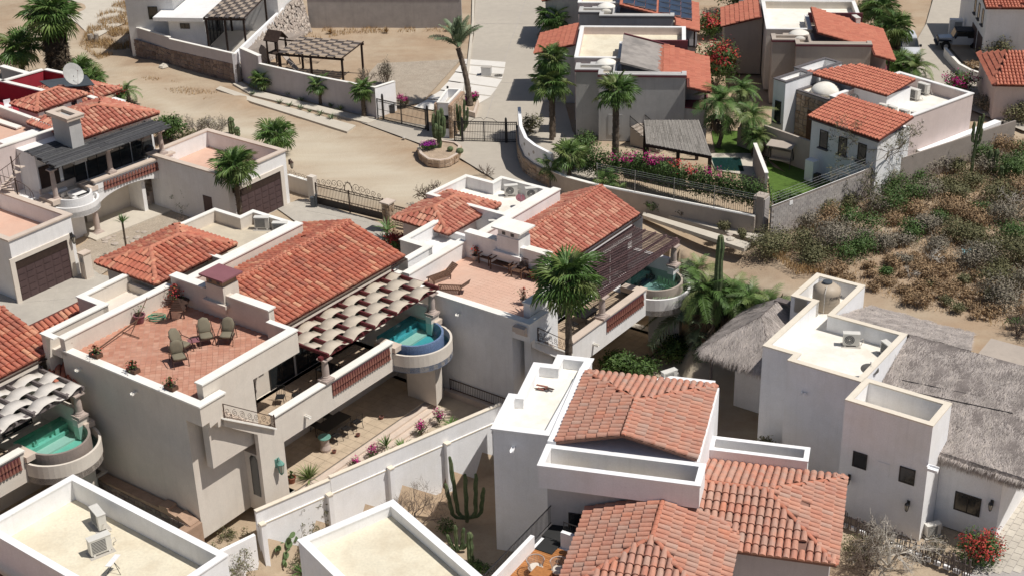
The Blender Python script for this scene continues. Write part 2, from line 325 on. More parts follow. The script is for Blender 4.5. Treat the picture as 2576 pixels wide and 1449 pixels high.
def block(root, poly, zb, zf, zc, wm='white', fm='roofcream', cm='cap', t=.28, ov=.05, ch=.08, fr=None, capw=None, wall='wall'):
    """a flat-roofed mass: outer walls up to zc, a roof floor at zf inside the parapet, a cap on the parapet"""
    p = ccw(poly); q = inset(p, t); n = len(p)
    m = MB(fr); vs = []
    for z, pp in ((zb, p), (zc, p), (zc, q), (zf, q)): vs += [(a[0], a[1], z) for a in pp]
    fs = []
    for k in range(3): fs += [(k*n+i, k*n+(i+1)%n, (k+1)*n+(i+1)%n, (k+1)*n+i) for i in range(n)]
    m.add(vs, fs); m.build(wall, wm, root)
    m = MB(fr); m.poly([(a[0], a[1], zf-.002) for a in inset(p, t-.05)]); m.build('roof_floor', fm, root)
    if cm:
        a, b = inset(p, -ov), inset(p, (capw or t)+.03); m = MB(fr); vs = []
        for z, pp in ((zc+.003, a), (zc+ch, a), (zc+ch, b), (zc+.003, b)): vs += [(c[0], c[1], z) for c in pp]
        fs = [(k*n+i, k*n+(i+1)%n, ((k+1)%4)*n+(i+1)%n, ((k+1)%4)*n+i) for k in range(4) for i in range(n)]
        m.add(vs, fs); m.build('parapet_cap', cm, root)
# ---------------------------------------------------------------- tile fields
def tilemesh(name, m, w=.27, L=.46, n=6, h=.125):
    q = MB(); vs = []
    for y, s in ((0, 1.), (L, .82)):
        for k in range(n+1):
            a = pi*k/n; vs.append((-cos(a)*w*.47*s, y, sin(a)*h*s+(.035 if y == 0 else 0)))
    fs = [(k, k+1, n+2+k, n+1+k) for k in range(n)]+[tuple(range(n, -1, -1))]
    q.add(vs, fs); return q.mesh(name, m)
TILE = {k: tilemesh('tile', k) for k in ('tile','tile2','tile3','tile4')}
TW = dict(tile=(.34,.52), tile3=(.33,.5), tile2=(.37,.57), tile4=(.27,.42))
def basis(pts):
    """origin, x along eave, y up slope, normal, for a roof polygon whose first edge is the eave"""
    P = [Vector(p) for p in pts]; x = (P[1]-P[0]).normalized(); nn = Vector((0,0,0))
    for i in range(len(P)): nn += (P[i]-P[0]).cross(P[(i+1)%len(P)]-P[0])
    nn.normalize()
    if nn.z < 0: nn = -nn
    y = nn.cross(x).normalized()
    if y.z < 0: x = -x; y = -y
    return P[0], x, y, nn
def tiles(root, faces, mt='tile', w=.27, L=.42, fr=None, nobj=300, bed='under', thick=.12, ridges=(), jit=.02, miss=.002, rw=.17, name='roof', ridgem=None):
    """faces: roof polygons (3D, first edge the eave). Each tile its own object for the nearest nobj, the rest one part"""
    w, L = TW[mt]; C = Vector((0, 0, CAMH)); spots = []; slab = MB(); rl = root.location
    for f in faces:
        f = [Vector(fr.w(p) if fr else p) for p in f]
        o, x, y, nn = basis(f)
        slab.add([p+nn*.0 for p in f]+[p-Vector((0,0,thick)) for p in f], [tuple(range(len(f))), tuple(range(2*len(f)-1, len(f)-1, -1))]+[(i, (i+1)%len(f), len(f)+(i+1)%len(f), len(f)+i) for i in range(len(f))])
        uv = [((p-o).dot(x), (p-o).dot(y)) for p in f]
        u0, u1 = min(a for a, b in uv), max(a for a, b in uv); v1 = max(b for a, b in uv)
        nu = max(1, round((u1-u0)/w)); du = (u1-u0)/nu; nv = int(v1/L)+1
        for j in range(nv):
            for i in range(nu):
                uu = u0+(i+.5)*du; vv = j*L
                if not inpoly(uu, vv+L*.5, uv) and not (j == 0 and inpoly(uu, .03, uv)): continue
                if R.random() < miss: continue
                p = o+x*(uu+R.uniform(-jit, jit)*.5)+y*(vv-.05+R.uniform(-jit, jit))+nn*(.01+R.uniform(0, .008))
                spots.append(((p-C).length, p, x, y, nn, du/.27, L/.42))
    slab.build('roof_bed', bed, root)
    spots.sort(key=lambda q: q[0])
    me = TILE[mt]; hold = None
    for k, (d, p, x, y, nn, su, sv) in enumerate(spots[:nobj]):
        a = R.uniform(-.02, .02); xx = (x+y*a).normalized(); yy = (y-x*a).normalized()
        mm = Matrix(((xx.x*su, yy.x*sv, nn.x*su*.93, p.x-rl[0]), (xx.y*su, yy.y*sv, nn.y*su*.93, p.y-rl[1]), (xx.z*su, yy.z*sv, nn.z*su*.93, p.z-rl[2]), (0,0,0,1)))
        inst(me, 'tile', mm, root)
    rest = spots[nobj:]
    if rest:
        base = [v.co.copy() for v in me.vertices]; fs = [tuple(pl.vertices) for pl in me.polygons]; q = MB()
        for d, p, x, y, nn, su, sv in rest:
            q.add([p+x*(c.x*su)+y*(c.y*sv)+nn*(c.z*su*.93) for c in base], fs, R.random())
        o = q.build('tile_field', mt+'_s', root); o['kind'] = 'stuff'
    for a, b in ridges:
        a = Vector(fr.w(a) if fr else a); b = Vector(fr.w(b) if fr else b); d = b-a; l = d.length; d.normalize(); k = max(1, int(l/.42))
        q = MB(); sd = d.cross(Vector((0,0,1))).normalized(); up = sd.cross(d)
        for i in range(k):
            s0 = a+d*(l*i/k-.03); s1 = a+d*(l*(i+1)/k+.03)
            vs = []
            for p, s in ((s0, 1.), (s1, .86)):
                for j in range(7):
                    an = pi*j/6; vs.append(p+sd*(-cos(an)*rw*s)+up*(sin(an)*rw*.75*s+.03))
            q.add(vs, [(j, j+1, 8+j, 7+j) for j in range(6)]+[(6,5,4,3,2,1,0)], R.random())
        q.build('ridge_cap', ridgem or 'ridge', root)
def pavers(root, poly, z, sz=.3, ang=45, m='pave', nobj=300, fr=None, gap=.012, bedm='grout', h=.02, ratio=1.):
    P = [fr.w(p)[:2] if fr else p for p in poly]; z = fr.z(z) if fr else z; P = ccw(P); b = MB(); b.poly([(a[0], a[1], z) for a in P]); b.build('mortar_bed', bedm, root)
    f = Fr(ang, P[0]); q = [f.l(p) for p in P]; x0, x1 = min(a for a, c in q), max(a for a, c in q); y0, y1 = min(c for a, c in q), max(c for a, c in q)
    me = MB(); me.box(-sz/2*ratio+gap/2, -sz/2+gap/2, 0, sz/2*ratio-gap/2, sz/2-gap/2, h); me = me.mesh('paver', m)
    sp = []
    j = 0; yy = y0
    while yy < y1:
        xx = x0+(sz*ratio/2 if j % 2 and ratio > 1 else 0)
        while xx < x1:
            wx, wy = f.w((xx, yy))[:2]
            if inpoly(wx, wy, P) and all(inpoly(*f.w((xx+dx, yy+dy))[:2], P) for dx, dy in ((-.12,0),(.12,0),(0,-.12),(0,.12))): sp.append((hypot(wx, wy), wx, wy))
            xx += sz*ratio
        yy += sz; j += 1
    sp.sort()
    a = rad(ang)+(fr.a*0 if fr else 0); rl = root.location
    for d, x, y in sp[:nobj]: inst(me, 'paver', Matrix.Translation((x-rl[0], y-rl[1], z+R.uniform(0,.004)-rl[2]))@Matrix.Rotation(a, 4, 'Z'), root)
    if sp[nobj:]:
        q = MB(); c, s = cos(a), sin(a); hx = sz/2*ratio-gap/2; hy = sz/2-gap/2
        for d, x, y in sp[nobj:]:
            zz = z+h+R.uniform(0, .004)
            q.poly([(x+c*u-s*v, y+s*u+c*v, zz) for u, v in ((-hx,-hy),(hx,-hy),(hx,hy),(-hx,hy))], R.random())
        o = q.build('paver_field', m+'_s' if m+'_s' in M else m, root); o['kind'] = 'stuff'
def stonewall(root, a, b, z0a, z1a, z0b, z1b, t=.1, sz=.34, m='stone', nobj=0, name='stone', off=.0):
    """irregular stones set proud of a mortar face between plan points a and b (facing the right-hand side of a->b)"""
    a = Vector(a[:2]); b = Vector(b[:2]); d = b-a; l = d.length; d /= l; nrm = Vector((d.y, -d.x))
    nu = max(1, int(l/sz)); hmax = max(z1a-z0a, z1b-z0b); nv = max(1, int(hmax/(sz*.8)))
    q = MB(); g = {}
    for i in range(nu+1):
        for j in range(nv+1):
            ju = 0 if i in (0, nu) else R.uniform(-.3, .3); jv = 0 if j in (0, nv) else R.uniform(-.3, .3)
            u = (i+ju)/nu; v = (j+jv)/nv; p = a+d*(u*l); z0 = z0a+(z0b-z0a)*u; z1 = z1a+(z1b-z1a)*u
            g[i, j] = (p.x, p.y, z0+(z1-z0)*v)
    for i in range(nu):
        for j in range(nv):
            ps = [Vector(g[i,j]), Vector(g[i+1,j]), Vector(g[i+1,j+1]), Vector(g[i,j+1])]
            if R.random() < .5: ps = ps[:]
            c = sum(ps, Vector())/4; dep = R.uniform(.02, .07); n3 = Vector((nrm.x, nrm.y, 0))
            inn = [c+(p-c)*.93+n3*off for p in ps]; out = [c+(p-c)*.78+n3*(off+dep) for p in ps]
            q.add(inn+out, [(4,5,6,7)]+[(k, (k+1)%4, 4+(k+1)%4, 4+k) for k in range(4)], R.random())
    o = q.build(name+'_facing', m, root); o['kind'] = 'stuff'; return o
# ---------------------------------------------------------------- terrain
LOW = [(-60,52),(-40,54),(-34,61),(-27,70.5),(-24.2,70.2),(-15,70),(-13.8,72),(-7.6,81),(-5.5,80.5),(-2.3,79.5),(7.4,90.8),(10.4,91.3),(12.2,88.3),(12.5,86.1),(14.6,84.0),(16.8,81.2),(17.4,78.5),(22,75.5),(31,67),(60,56),(60,10),(-60,10)]
GAR = [(-14.0,63.6),(-.8,73.9),(11,72),(12,50),(10,10),(-60,10),(-60,50)]
AZ = [(-60,54),(-30,50),(-14,63.5),(-.75,73.7),(.6,76.5),(-4.5,81.2),(-60,81.2)]
def ps(z, *pts): return [PX(u, v, z) for u, v in pts]
def gz(x, y):
    if inpoly(x, y, GAR): return -7.0
    if inpoly(x, y, LOW):
        if inpoly(x, y, AZ): return -4.95
        return -6.7 if x < 11.5 else -5.6
    return -1.25*math.exp(-((x-12)**2+(y-88)**2)/32)
def ground():
    m = MB(); x0, x1, y0, y1, st = -64, 80, 40, 200, .5
    nx = int((x1-x0)/st); ny = int((y1-y0)/st); idx = {}
    vs = []
    for j in range(ny+1):
        for i in range(nx+1):
            x = x0+i*st; y = y0+j*st; z = gz(x, y)
            z += .05*noise.noise(Vector((x*.5, y*.5, 0)))-.05
            if x > 17.5 and z > -1:     # scrub lot, gently humped
                s = (x-17.5)*.595*1.6; 
                z += .25*noise.noise(Vector((x*.18, y*.18, 3)))-.1
            if x < -22 and y > 118: z += .5*max(0, noise.noise(Vector((x*.15, y*.15, 9))))
            vs.append((x, y, z))
    fs = [(j*(nx+1)+i, j*(nx+1)+i+1, (j+1)*(nx+1)+i+1, (j+1)*(nx+1)+i) for j in range(ny) for i in range(nx)]
    m.add(vs, fs)
    # far skirt to the horizon
    trk = [road_mask(v[0], v[1]) for v in m.v]; far = 1500; b = len(m.v)
    m.add([(-far,-200,-8),(far,-200,-8),(far,far,-8),(-far,far,-8),(x0,y0,-8),(x1,y0,-8),(x1,y1,-.1),(x0,y1,-.1)], [(0,1,5,4),(1,2,6,5),(2,3,7,6),(3,0,4,7)])
    trk += [0.]*(len(m.v)-len(trk)); o = m.build('ground', 'dirt', None, True); o['kind'] = 'structure'
    at_ = o.data.attributes.new('trk', 'FLOAT', 'POINT'); at_.data.foreach_set('value', trk)
def dirtmat():
    m = bpy.data.materials.new('dirt'); m.use_nodes = True; n = m.node_tree.nodes; L = m.node_tree.links; b = n['Principled BSDF']
    b.inputs['Roughness'].default_value = .95; b.inputs['Specular IOR Level'].default_value = .1
    geo = n.new('ShaderNodeNewGeometry')
    def ns(sc, d=6, stretch=None, off=0):
        q = n.new('ShaderNodeTexNoise'); q.inputs['Scale'].default_value = sc; q.inputs['Detail'].default_value = d; q.inputs['Roughness'].default_value = .62
        mp = n.new('ShaderNodeMapping'); mp.inputs['Rotation'].default_value = (0, 0, rad(40)); mp.inputs['Scale'].default_value = stretch or (1,1,1); mp.inputs['Location'].default_value = (off,0,0)
        L.new(geo.outputs['Position'], mp.inputs[0]); L.new(mp.outputs[0], q.inputs['Vector']); return q.outputs['Fac']
    def mr(s, a, bb, lo=0, hi=1):
        q = n.new('ShaderNodeMapRange'); q.inputs[1].default_value = a; q.inputs[2].default_value = bb; q.inputs[3].default_value = lo; q.inputs[4].default_value = hi; L.new(s, q.inputs[0]); return q.outputs[0]
    def mx(f, a, c, mode='MIX'):
        q = n.new('ShaderNodeMix'); q.data_type = 'RGBA'; q.blend_type = mode; L.new(f, q.inputs[0])
        for i, v in ((6, a), (7, c)):
            if isinstance(v, tuple): q.inputs[i].default_value = (*v, 1)
            else: L.new(v, q.inputs[i])
        return q.outputs[2]
    c = mx(mr(ns(.09, 5), .42, .6), (.43,.345,.25), (.38,.275,.185))
    c = mx(mr(ns(.5, 7, None, 20), .45, .7, 0, .6), c, (.31,.22,.15))
    c = mx(mr(ns(.35, 6, (.12, 1, 1), 7), .5, .66, 0, .45), c, (.50,.42,.31))
    c = mx(mr(ns(6, 5, None, 3), .5, .75, 0, .35), c, (.26,.19,.13))
    c = mx(mr(ns(26, 3, None, 3), .58, .72, 0, .3), c, (.52,.45,.36))
    at_ = n.new('ShaderNodeAttribute'); at_.attribute_name = 'trk'
    pk = mx(mr(ns(.6, 6, (.15, 1, 1), 11), .4, .65, 0, .7), (.56,.50,.395), (.49,.415,.31)); pk = mx(mr(ns(9, 4, None, 5), .5, .8, 0, .3), pk, (.40,.33,.25))
    c = mx(at_.outputs['Fac'], c, pk)
    L.new(c, b.inputs['Base Color'])
    bp = n.new('ShaderNodeBump'); bp.inputs['Strength'].default_value = .5; bp.inputs['Distance'].default_value = .05; L.new(ns(7, 8), bp.inputs['Height']); L.new(bp.outputs[0], b.inputs['Normal'])
    M['dirt'] = m
dirtmat()
def sheet(name, poly, z, m, h=0., kind='structure'):
    q = MB(); P = ccw(poly)
    if h: q.prism(P, z-.3, z+h)
    else: q.poly([(p[0], p[1], z) for p in P])
    o = q.build(name, m); o['kind'] = kind; return o
# packed pale wheel-track of the dirt road
def trackmat():
    m = mat('packed_road', (.50,.44,.345), var=.05, tint=(.43,.35,.25), tintamt=.75, tscale=.16, bump=.3, bscale=12, fine=.06); return m
M['packed'] = trackmat()
rd = []
def road_edge(pts):
    out = []
    for i in range(len(pts)-1):
        a, b = pts[i], pts[i+1]
        for k in range(8):
            t = k/8; out.append((a[0]+(b[0]-a[0])*t, a[1]+(b[1]-a[1])*t))
    out.append(pts[-1])
    return [(p[0]+.7*noise.noise(Vector((p[0]*.4, p[1]*.4, 5))), p[1]+.7*noise.noise(Vector((p[0]*.4, p[1]*.4, 8)))) for p in out]
ROAD = ps(0, (60,40),(160,85),(235,165),(420,235),(640,300),(860,345),(1010,400),(1180,450),(1420,540),(1640,600),(1800,670),(1990,740),(2030,800),(1960,830),(1700,760),(1450,640),(1250,570),(1000,520),(760,450),(620,390),(430,320),(300,235),(190,170),(80,100))
def road_mask(x, y):
    if not (-60 < x < 24 and 70 < y < 170): return 0.
    s_ = 0.
    for dx, dy in ((0,0),(.7,.5),(-.7,-.5),(1.3,1.0),(-1.3,-1.0)):
        xx = x+dx+.9*noise.noise(Vector((x*.35, y*.35, 5))); yy = y+dy+.9*noise.noise(Vector((x*.35, y*.35, 8)))
        s_ += inpoly(xx, yy, ROAD)
    return s_/5*(.75+.35*noise.noise(Vector((x*.15, y*.6, 2))))
ground()
tp = ps(.03, (200,-60),(330,-5),(360,40),(290,70),(235,100),(195,60),(120,20),(60,-20)); sheet('gravel_road', tp, .035, 'walk')
# street with its apron, and pads
rpts = ps(.04, (1205,-80),(1190,90),(1180,200),(1165,300),(1150,380)); 
sheet('paved_street', ps(.06, (1200,-120),(1192,90),(1186,120),(1130,300),(1160,400),(1290,480),(1520,470),(1440,330),(1400,180),(1350,90),(1500,-120)), .06, 'road')
sheet('entrance_apron', [p for p in ps(.045, (948,300),(1300,345),(1400,395),(1330,440),(1250,450),(1160,400),(1065,365),(900,305),(905,275))], .045, 'road')
sheet('back_street', ps(.05, (2370,-80),(2330,60),(2290,130),(2270,175),(2330,215),(2400,260),(2500,300),(2576,330),(2700,330),(2660,240),(2500,190),(2420,150),(2370,110),(2450,60),(2500,-80)), .05, 'road')
for a, b in (((1195,95),(1110,330)),((1300,100),(1215,300)),):
    pass
q = MB()
for (u0, v0), (u1, v1) in (((1330,-20),(1262,170)),((1262,170),(1215,330)),((1190,205),(1420,215)),((1200,60),(1390,62)),((1165,330),(1340,372))):
    a = PX(u0, v0, .065); b = PX(u1, v1, .065); q.beam((*a, .066), (*b, .066), .03, .012)
o = q.build('expansion_joint', 'block'); o['kind'] = 'structure'
# ---------------------------------------------------------------- shared house fittings
def column(root, fr, x, y, z0, h, r=.2, m='column'):
    q = MB(fr); c = (x, y, z0)
    q.lathe(c, [(r*1.5,.14),(r*1.5,.17),(r*1.15,.26),(r*1.2,.3),(r,.36),(r*1.03,h*.5),(r*.88,h-.24),(r*1.05,h-.2),(r*.95,h-.17)], 16)
    q.box(x-r*1.75, y-r*1.75, z0, x+r*1.75, y+r*1.75, z0+.14); q.build('column', m, root, False)
    q = MB(fr); q.lathe(c, [(r*.95,h-.17),(r*1.5,h-.08)], 12); q.box(x-r*1.6, y-r*1.6, z0+h-.08, x+r*1.6, y+r*1.6, z0+h); q.build('column_capital', m, root)
def window(root, fr, a, b, z0, z1, nrm, sill=None, n=2, name='window', fm='frame', dep=.05, tr=0):
    """window in a wall: a,b ends on the wall line (local), nrm outward"""
    a = Vector(a); b = Vector(b); nv = Vector(nrm).normalized(); d = (b-a); l = d.length; d /= l
    def bx(q, s0, s1, za, zb, o0, o1):
        p = [a+d*s0+nv*o0, a+d*s1+nv*o0, a+d*s1+nv*o1, a+d*s0+nv*o1]; q.prism([tuple(c) for c in p], za, zb)
    q = MB(fr); t = .05
    bx(q, 0, l, z0, z0+t, .004, dep); bx(q, 0, l, z1-t, z1, .004, dep); bx(q, 0, t, z0+t, z1-t, .004, dep); bx(q, l-t, l, z0+t, z1-t, .004, dep)
    for i in range(1, n): bx(q, l*i/n-t/2, l*i/n+t/2, z0+t, z1-t, .004, dep)
    for i in range(tr): bx(q, t, l-t, z0+(z1-z0)*(i+1)/(tr+1)-.015, z0+(z1-z0)*(i+1)/(tr+1)+.015, .004, dep*.9)
    w_ = q.build(name, fm, root)
    for i in range(n):
        q = MB(fr); bx(q, l*i/n+t/2, l*(i+1)/n-t/2, z0+t, z1-t, .003, dep*.5); q.build('pane', 'glass', w_)
    if sill:
        q = MB(fr); bx(q, -.1, l+.1, z0-.1, z0, 0, .16); q.build('sill', sill, w_)
    return w_
def scupper(root, fr, p, z, nrm, L=.35, m='cap'):
    nv = Vector(nrm).normalized(); t = Vector((-nv.y, nv.x)); q = MB(fr)
    a = Vector(p)
    q.prism([tuple(a+t*s+nv*o) for s, o in ((-.09,0),(.09,0),(.09,L),(-.09,L))], z, z+.04)
    for s in (-.09, .06): q.prism([tuple(a+t*s), tuple(a+t*(s+.03)), tuple(a+t*(s+.03)+nv*L), tuple(a+t*s+nv*L)], z+.04, z+.12)
    q.build('water_spout', m, root)
def lantern(label, loc, nrm, sc=1., m='black', fr=None, glass='lampg', group=None, z=None):
    p = fr.w(loc[:2]) if fr else loc[:2]; nv = Vector((nrm[0]*fr.x[0]+nrm[1]*fr.y[0], nrm[0]*fr.x[1]+nrm[1]*fr.y[1])) if fr else Vector(nrm)
    nv.normalize(); t = thing('wall_lantern', label, 'lantern', (p[0], p[1], loc[2]), group)
    s = sc; c = nv*(.16*s); q = MB()
    q.box(-.06*s, -.06*s, -.02, .06*s, .06*s, .28*s); q.v = [(a, b, c_) for a, b, c_ in q.v]
    q.tube([(0,0,.25*s),(nv.x*.1*s,nv.y*.1*s,.36*s),(c.x,c.y,.26*s)], .018*s, 5)
    q.lathe((c.x, c.y, 0), [(.03*s,.27*s),(.13*s,.15*s),(.12*s,.12*s)], 6); q.lathe((c.x, c.y, 0), [(.06*s,-.22*s),(.08*s,-.18*s),(.03*s,-.26*s)], 6)
    for k in range(6):
        a = 2*pi*k/6; q.beam((c.x+.11*s*cos(a), c.y+.11*s*sin(a), .13*s), (c.x+.07*s*cos(a), c.y+.07*s*sin(a), -.19*s), .016*s, .016*s)
    o = q.build('bracket', m, None); o.parent = t
    q = MB(); q.lathe((c.x, c.y, 0), [(.06*s,-.18*s),(.10*s,.13*s)], 6); o = q.build('glass', glass, None); o.parent = t
    return t
def semi(c, r, n=20, a0=-90, a1=90): return [(c[0]+r*cos(rad(a0+(a1-a0)*k/n)), c[1]+r*sin(rad(a0+(a1-a0)*k/n))) for k in range(n+1)]
def ringwall(q, ci, ri, ro, z0, z1, n=24, a0=-90, a1=90):
    for k in range(n):
        p = semi(ci, ro, n, a0, a1); i = semi(ci, ri, n, a0, a1)
        q.prism([i[k], p[k], p[k+1], i[k+1]], z0, z1)
def fabric_strip(root, fr, x0, x1, y0, y1, pitch, ph, z, amp, m, n=6):
    q = MB(fr); N = int((y1-y0)/pitch*n); vs = []
    for k in range(N+1):
        y = y0+(y1-y0)*k/N; s = cos(pi*(y-y0)/pitch+pi*ph); zz = z+amp*(abs(s)**.42*(1 if s > 0 else -1))
        for x in (x0, (x0+x1)/2, x1): vs.append((x, y, zz-(.015 if x == (x0+x1)/2 else 0)))
    q.add(vs, [(k*3+i, k*3+i+1, (k+1)*3+i+1, (k+1)*3+i) for k in range(N) for i in (0, 1)]); o = q.build('shade_cloth', m, root, True)
    md = o.modifiers.new('s', 'SOLIDIFY'); md.thickness = .012
def scroll(q, o, ux, uz, R0, turns=1.6, r=.012, n=14, flip=1, th0=0.):
    pts = []
    for k in range(n+1):
        t = k/n; a = th0+flip*turns*2*pi*t; rr = R0*(1-.82*t)
        pts.append(Vector(o)+Vector(ux)*(rr*cos(a))+Vector((0,0,1))*(rr*sin(a)))
    q.tube(pts, r, 4, cap=False)
def poolset(root, fr, c, r, xb, z, wm, wall='bluet', outer='cream', rimz=-.8, bot=-1.9, ro=2.25, dry=False, wt='water', cop='capbeige'):
    """plunge pool with a round overflow end: c centre, xb straight back edge"""
    q = MB(fr); y0, y1 = c[1]-r, c[1]+r; fl = z-(.85 if not dry else 1.0)
    arc = semi(c, r, 20); q.poly([(xb, y0, fl)]+[(a, b, fl) for a, b in arc]+[(xb, y1, fl)])
    q.poly([(xb,y0,fl),(c[0],y0,fl),(c[0],y0,z),(xb,y0,z)]); q.poly([(xb,y1,fl),(c[0],y1,fl),(c[0],y1,z),(xb,y1,z)]); q.poly([(xb,y0,fl),(xb,y1,fl),(xb,y1,z),(xb,y0,z)])
    q.build('pool_basin', wm, root)
    q = MB(fr); q.box(xb+.01, y0+.01, fl, xb+.55, y1-.01, z-.22); q.box(xb+.55, y0+.25, fl, xb+.8, y1-.25, z-.5)
    for yy in (y0+.9, y1-.9): q.box(xb+.55, yy-.12, fl, xb+.7, yy+.12, z-.18)
    q.build('pool_bench', wm, root)
    q = MB(fr); ringwall(q, c, r, r+.13, fl-.1, z+.035); q.build('overflow_wall', wall, root)
    if not dry:
        q = MB(fr); q.poly([(xb, y0, z)]+[(a, b, z) for a, b in arc]+[(xb, y1, z)]); q.build('water', wt, root)
    q = MB(fr); ringwall(q, c, ro, ro+.14, bot, rimz); q.build('catch_basin_wall', outer, root)
    q = MB(fr); q.prism([(c[0]-.9, c[1]-ro-.14)]+semi(c, ro+.14, 24)+[(c[0]-.9, c[1]+ro+.14)], bot-.02, bot+.35); q.build('catch_basin_floor', outer if dry else wall, root)
    if not dry and wt == 'water':
        q = MB(fr); q.poly([(a, b, bot+.62) for a, b in semi(c, ro, 20)]); q.build('catch_water', wt, root)
    q = MB(fr)
    for s in (-1, 1):
        yy = c[1]+s*(r+.33); q.box(xb+.4, yy-.33, z-.25, c[0]+.35, yy+.33, z+.08)
    q.build('pool_coping', cop, root)
def lattice_panel(root, fr, x, y0, y1, z0, z1, n):
    """two rows of overlapping half-round roof tiles standing as a pierced screen"""
    q = MB(fr); q.box(x-.03, y0, z0, x-.01, y1, z1); q.build('screen_back', 'maroon', root)
    me = MB(); w = (y1-y0)/n; h = (z1-z0)/2
    vs = []
    for zz, ww in ((0, .5), (h*.96, .18)):
        for k in range(6):
            a = pi*k/5; vs.append((sin(a)*.10*(1 if zz == 0 else .5), -cos(a)*w*ww, zz))
    me.add(vs, [(k, k+1, 7+k, 6+k) for k in range(5)]+[(5,4,3,2,1,0)]); me = me.mesh('screen_tile', 'lattice')
    rl = root.location
    for j in range(2):
        for k in range(n):
            p = fr.w((x, y0+w*(k+.5+(.5 if j and k < n-1 else 0)*.0), z0+h*j)); inst(me, 'screen_tile', Matrix.Translation((p[0]-rl[0], p[1]-rl[1], p[2]-rl[2]))@Matrix.Rotation(fr.a, 4, 'Z'), root)
def chimney(root, fr, x0, x1, y0, y1, z0, z1, top='cap', body='cream'):
    cx, cy = (x0+x1)/2, (y0+y1)/2; q = MB(fr)
    q.box(x0+.25, y0+.2, z0, x1-.25, y1-.2, z1-.55); q.box(x0+.02, y0+.02, z0+.4, x1-.02, y1-.02, z0+.62); q.build('chimney_base', body, root)
    q = MB(fr); q.box(x0+.3, y0+.25, z1-.55, x1-.3, y1-.25, z1-.1); q.build('chimney_stack', 'tanstone' if body == 'cream' else body, root)
    q = MB(fr)
    for sx in (-1, 1): q.box(cx+sx*.32-.12, y0+.235, z1-.45, cx+sx*.32+.12, y0+.249, z1-.2)
    q.build('smoke_slot', 'acg', root)
    q = MB(fr); q.box(x0, y0, z1-.1, x1, y1, z1); q.build('chimney_cap', top, root)
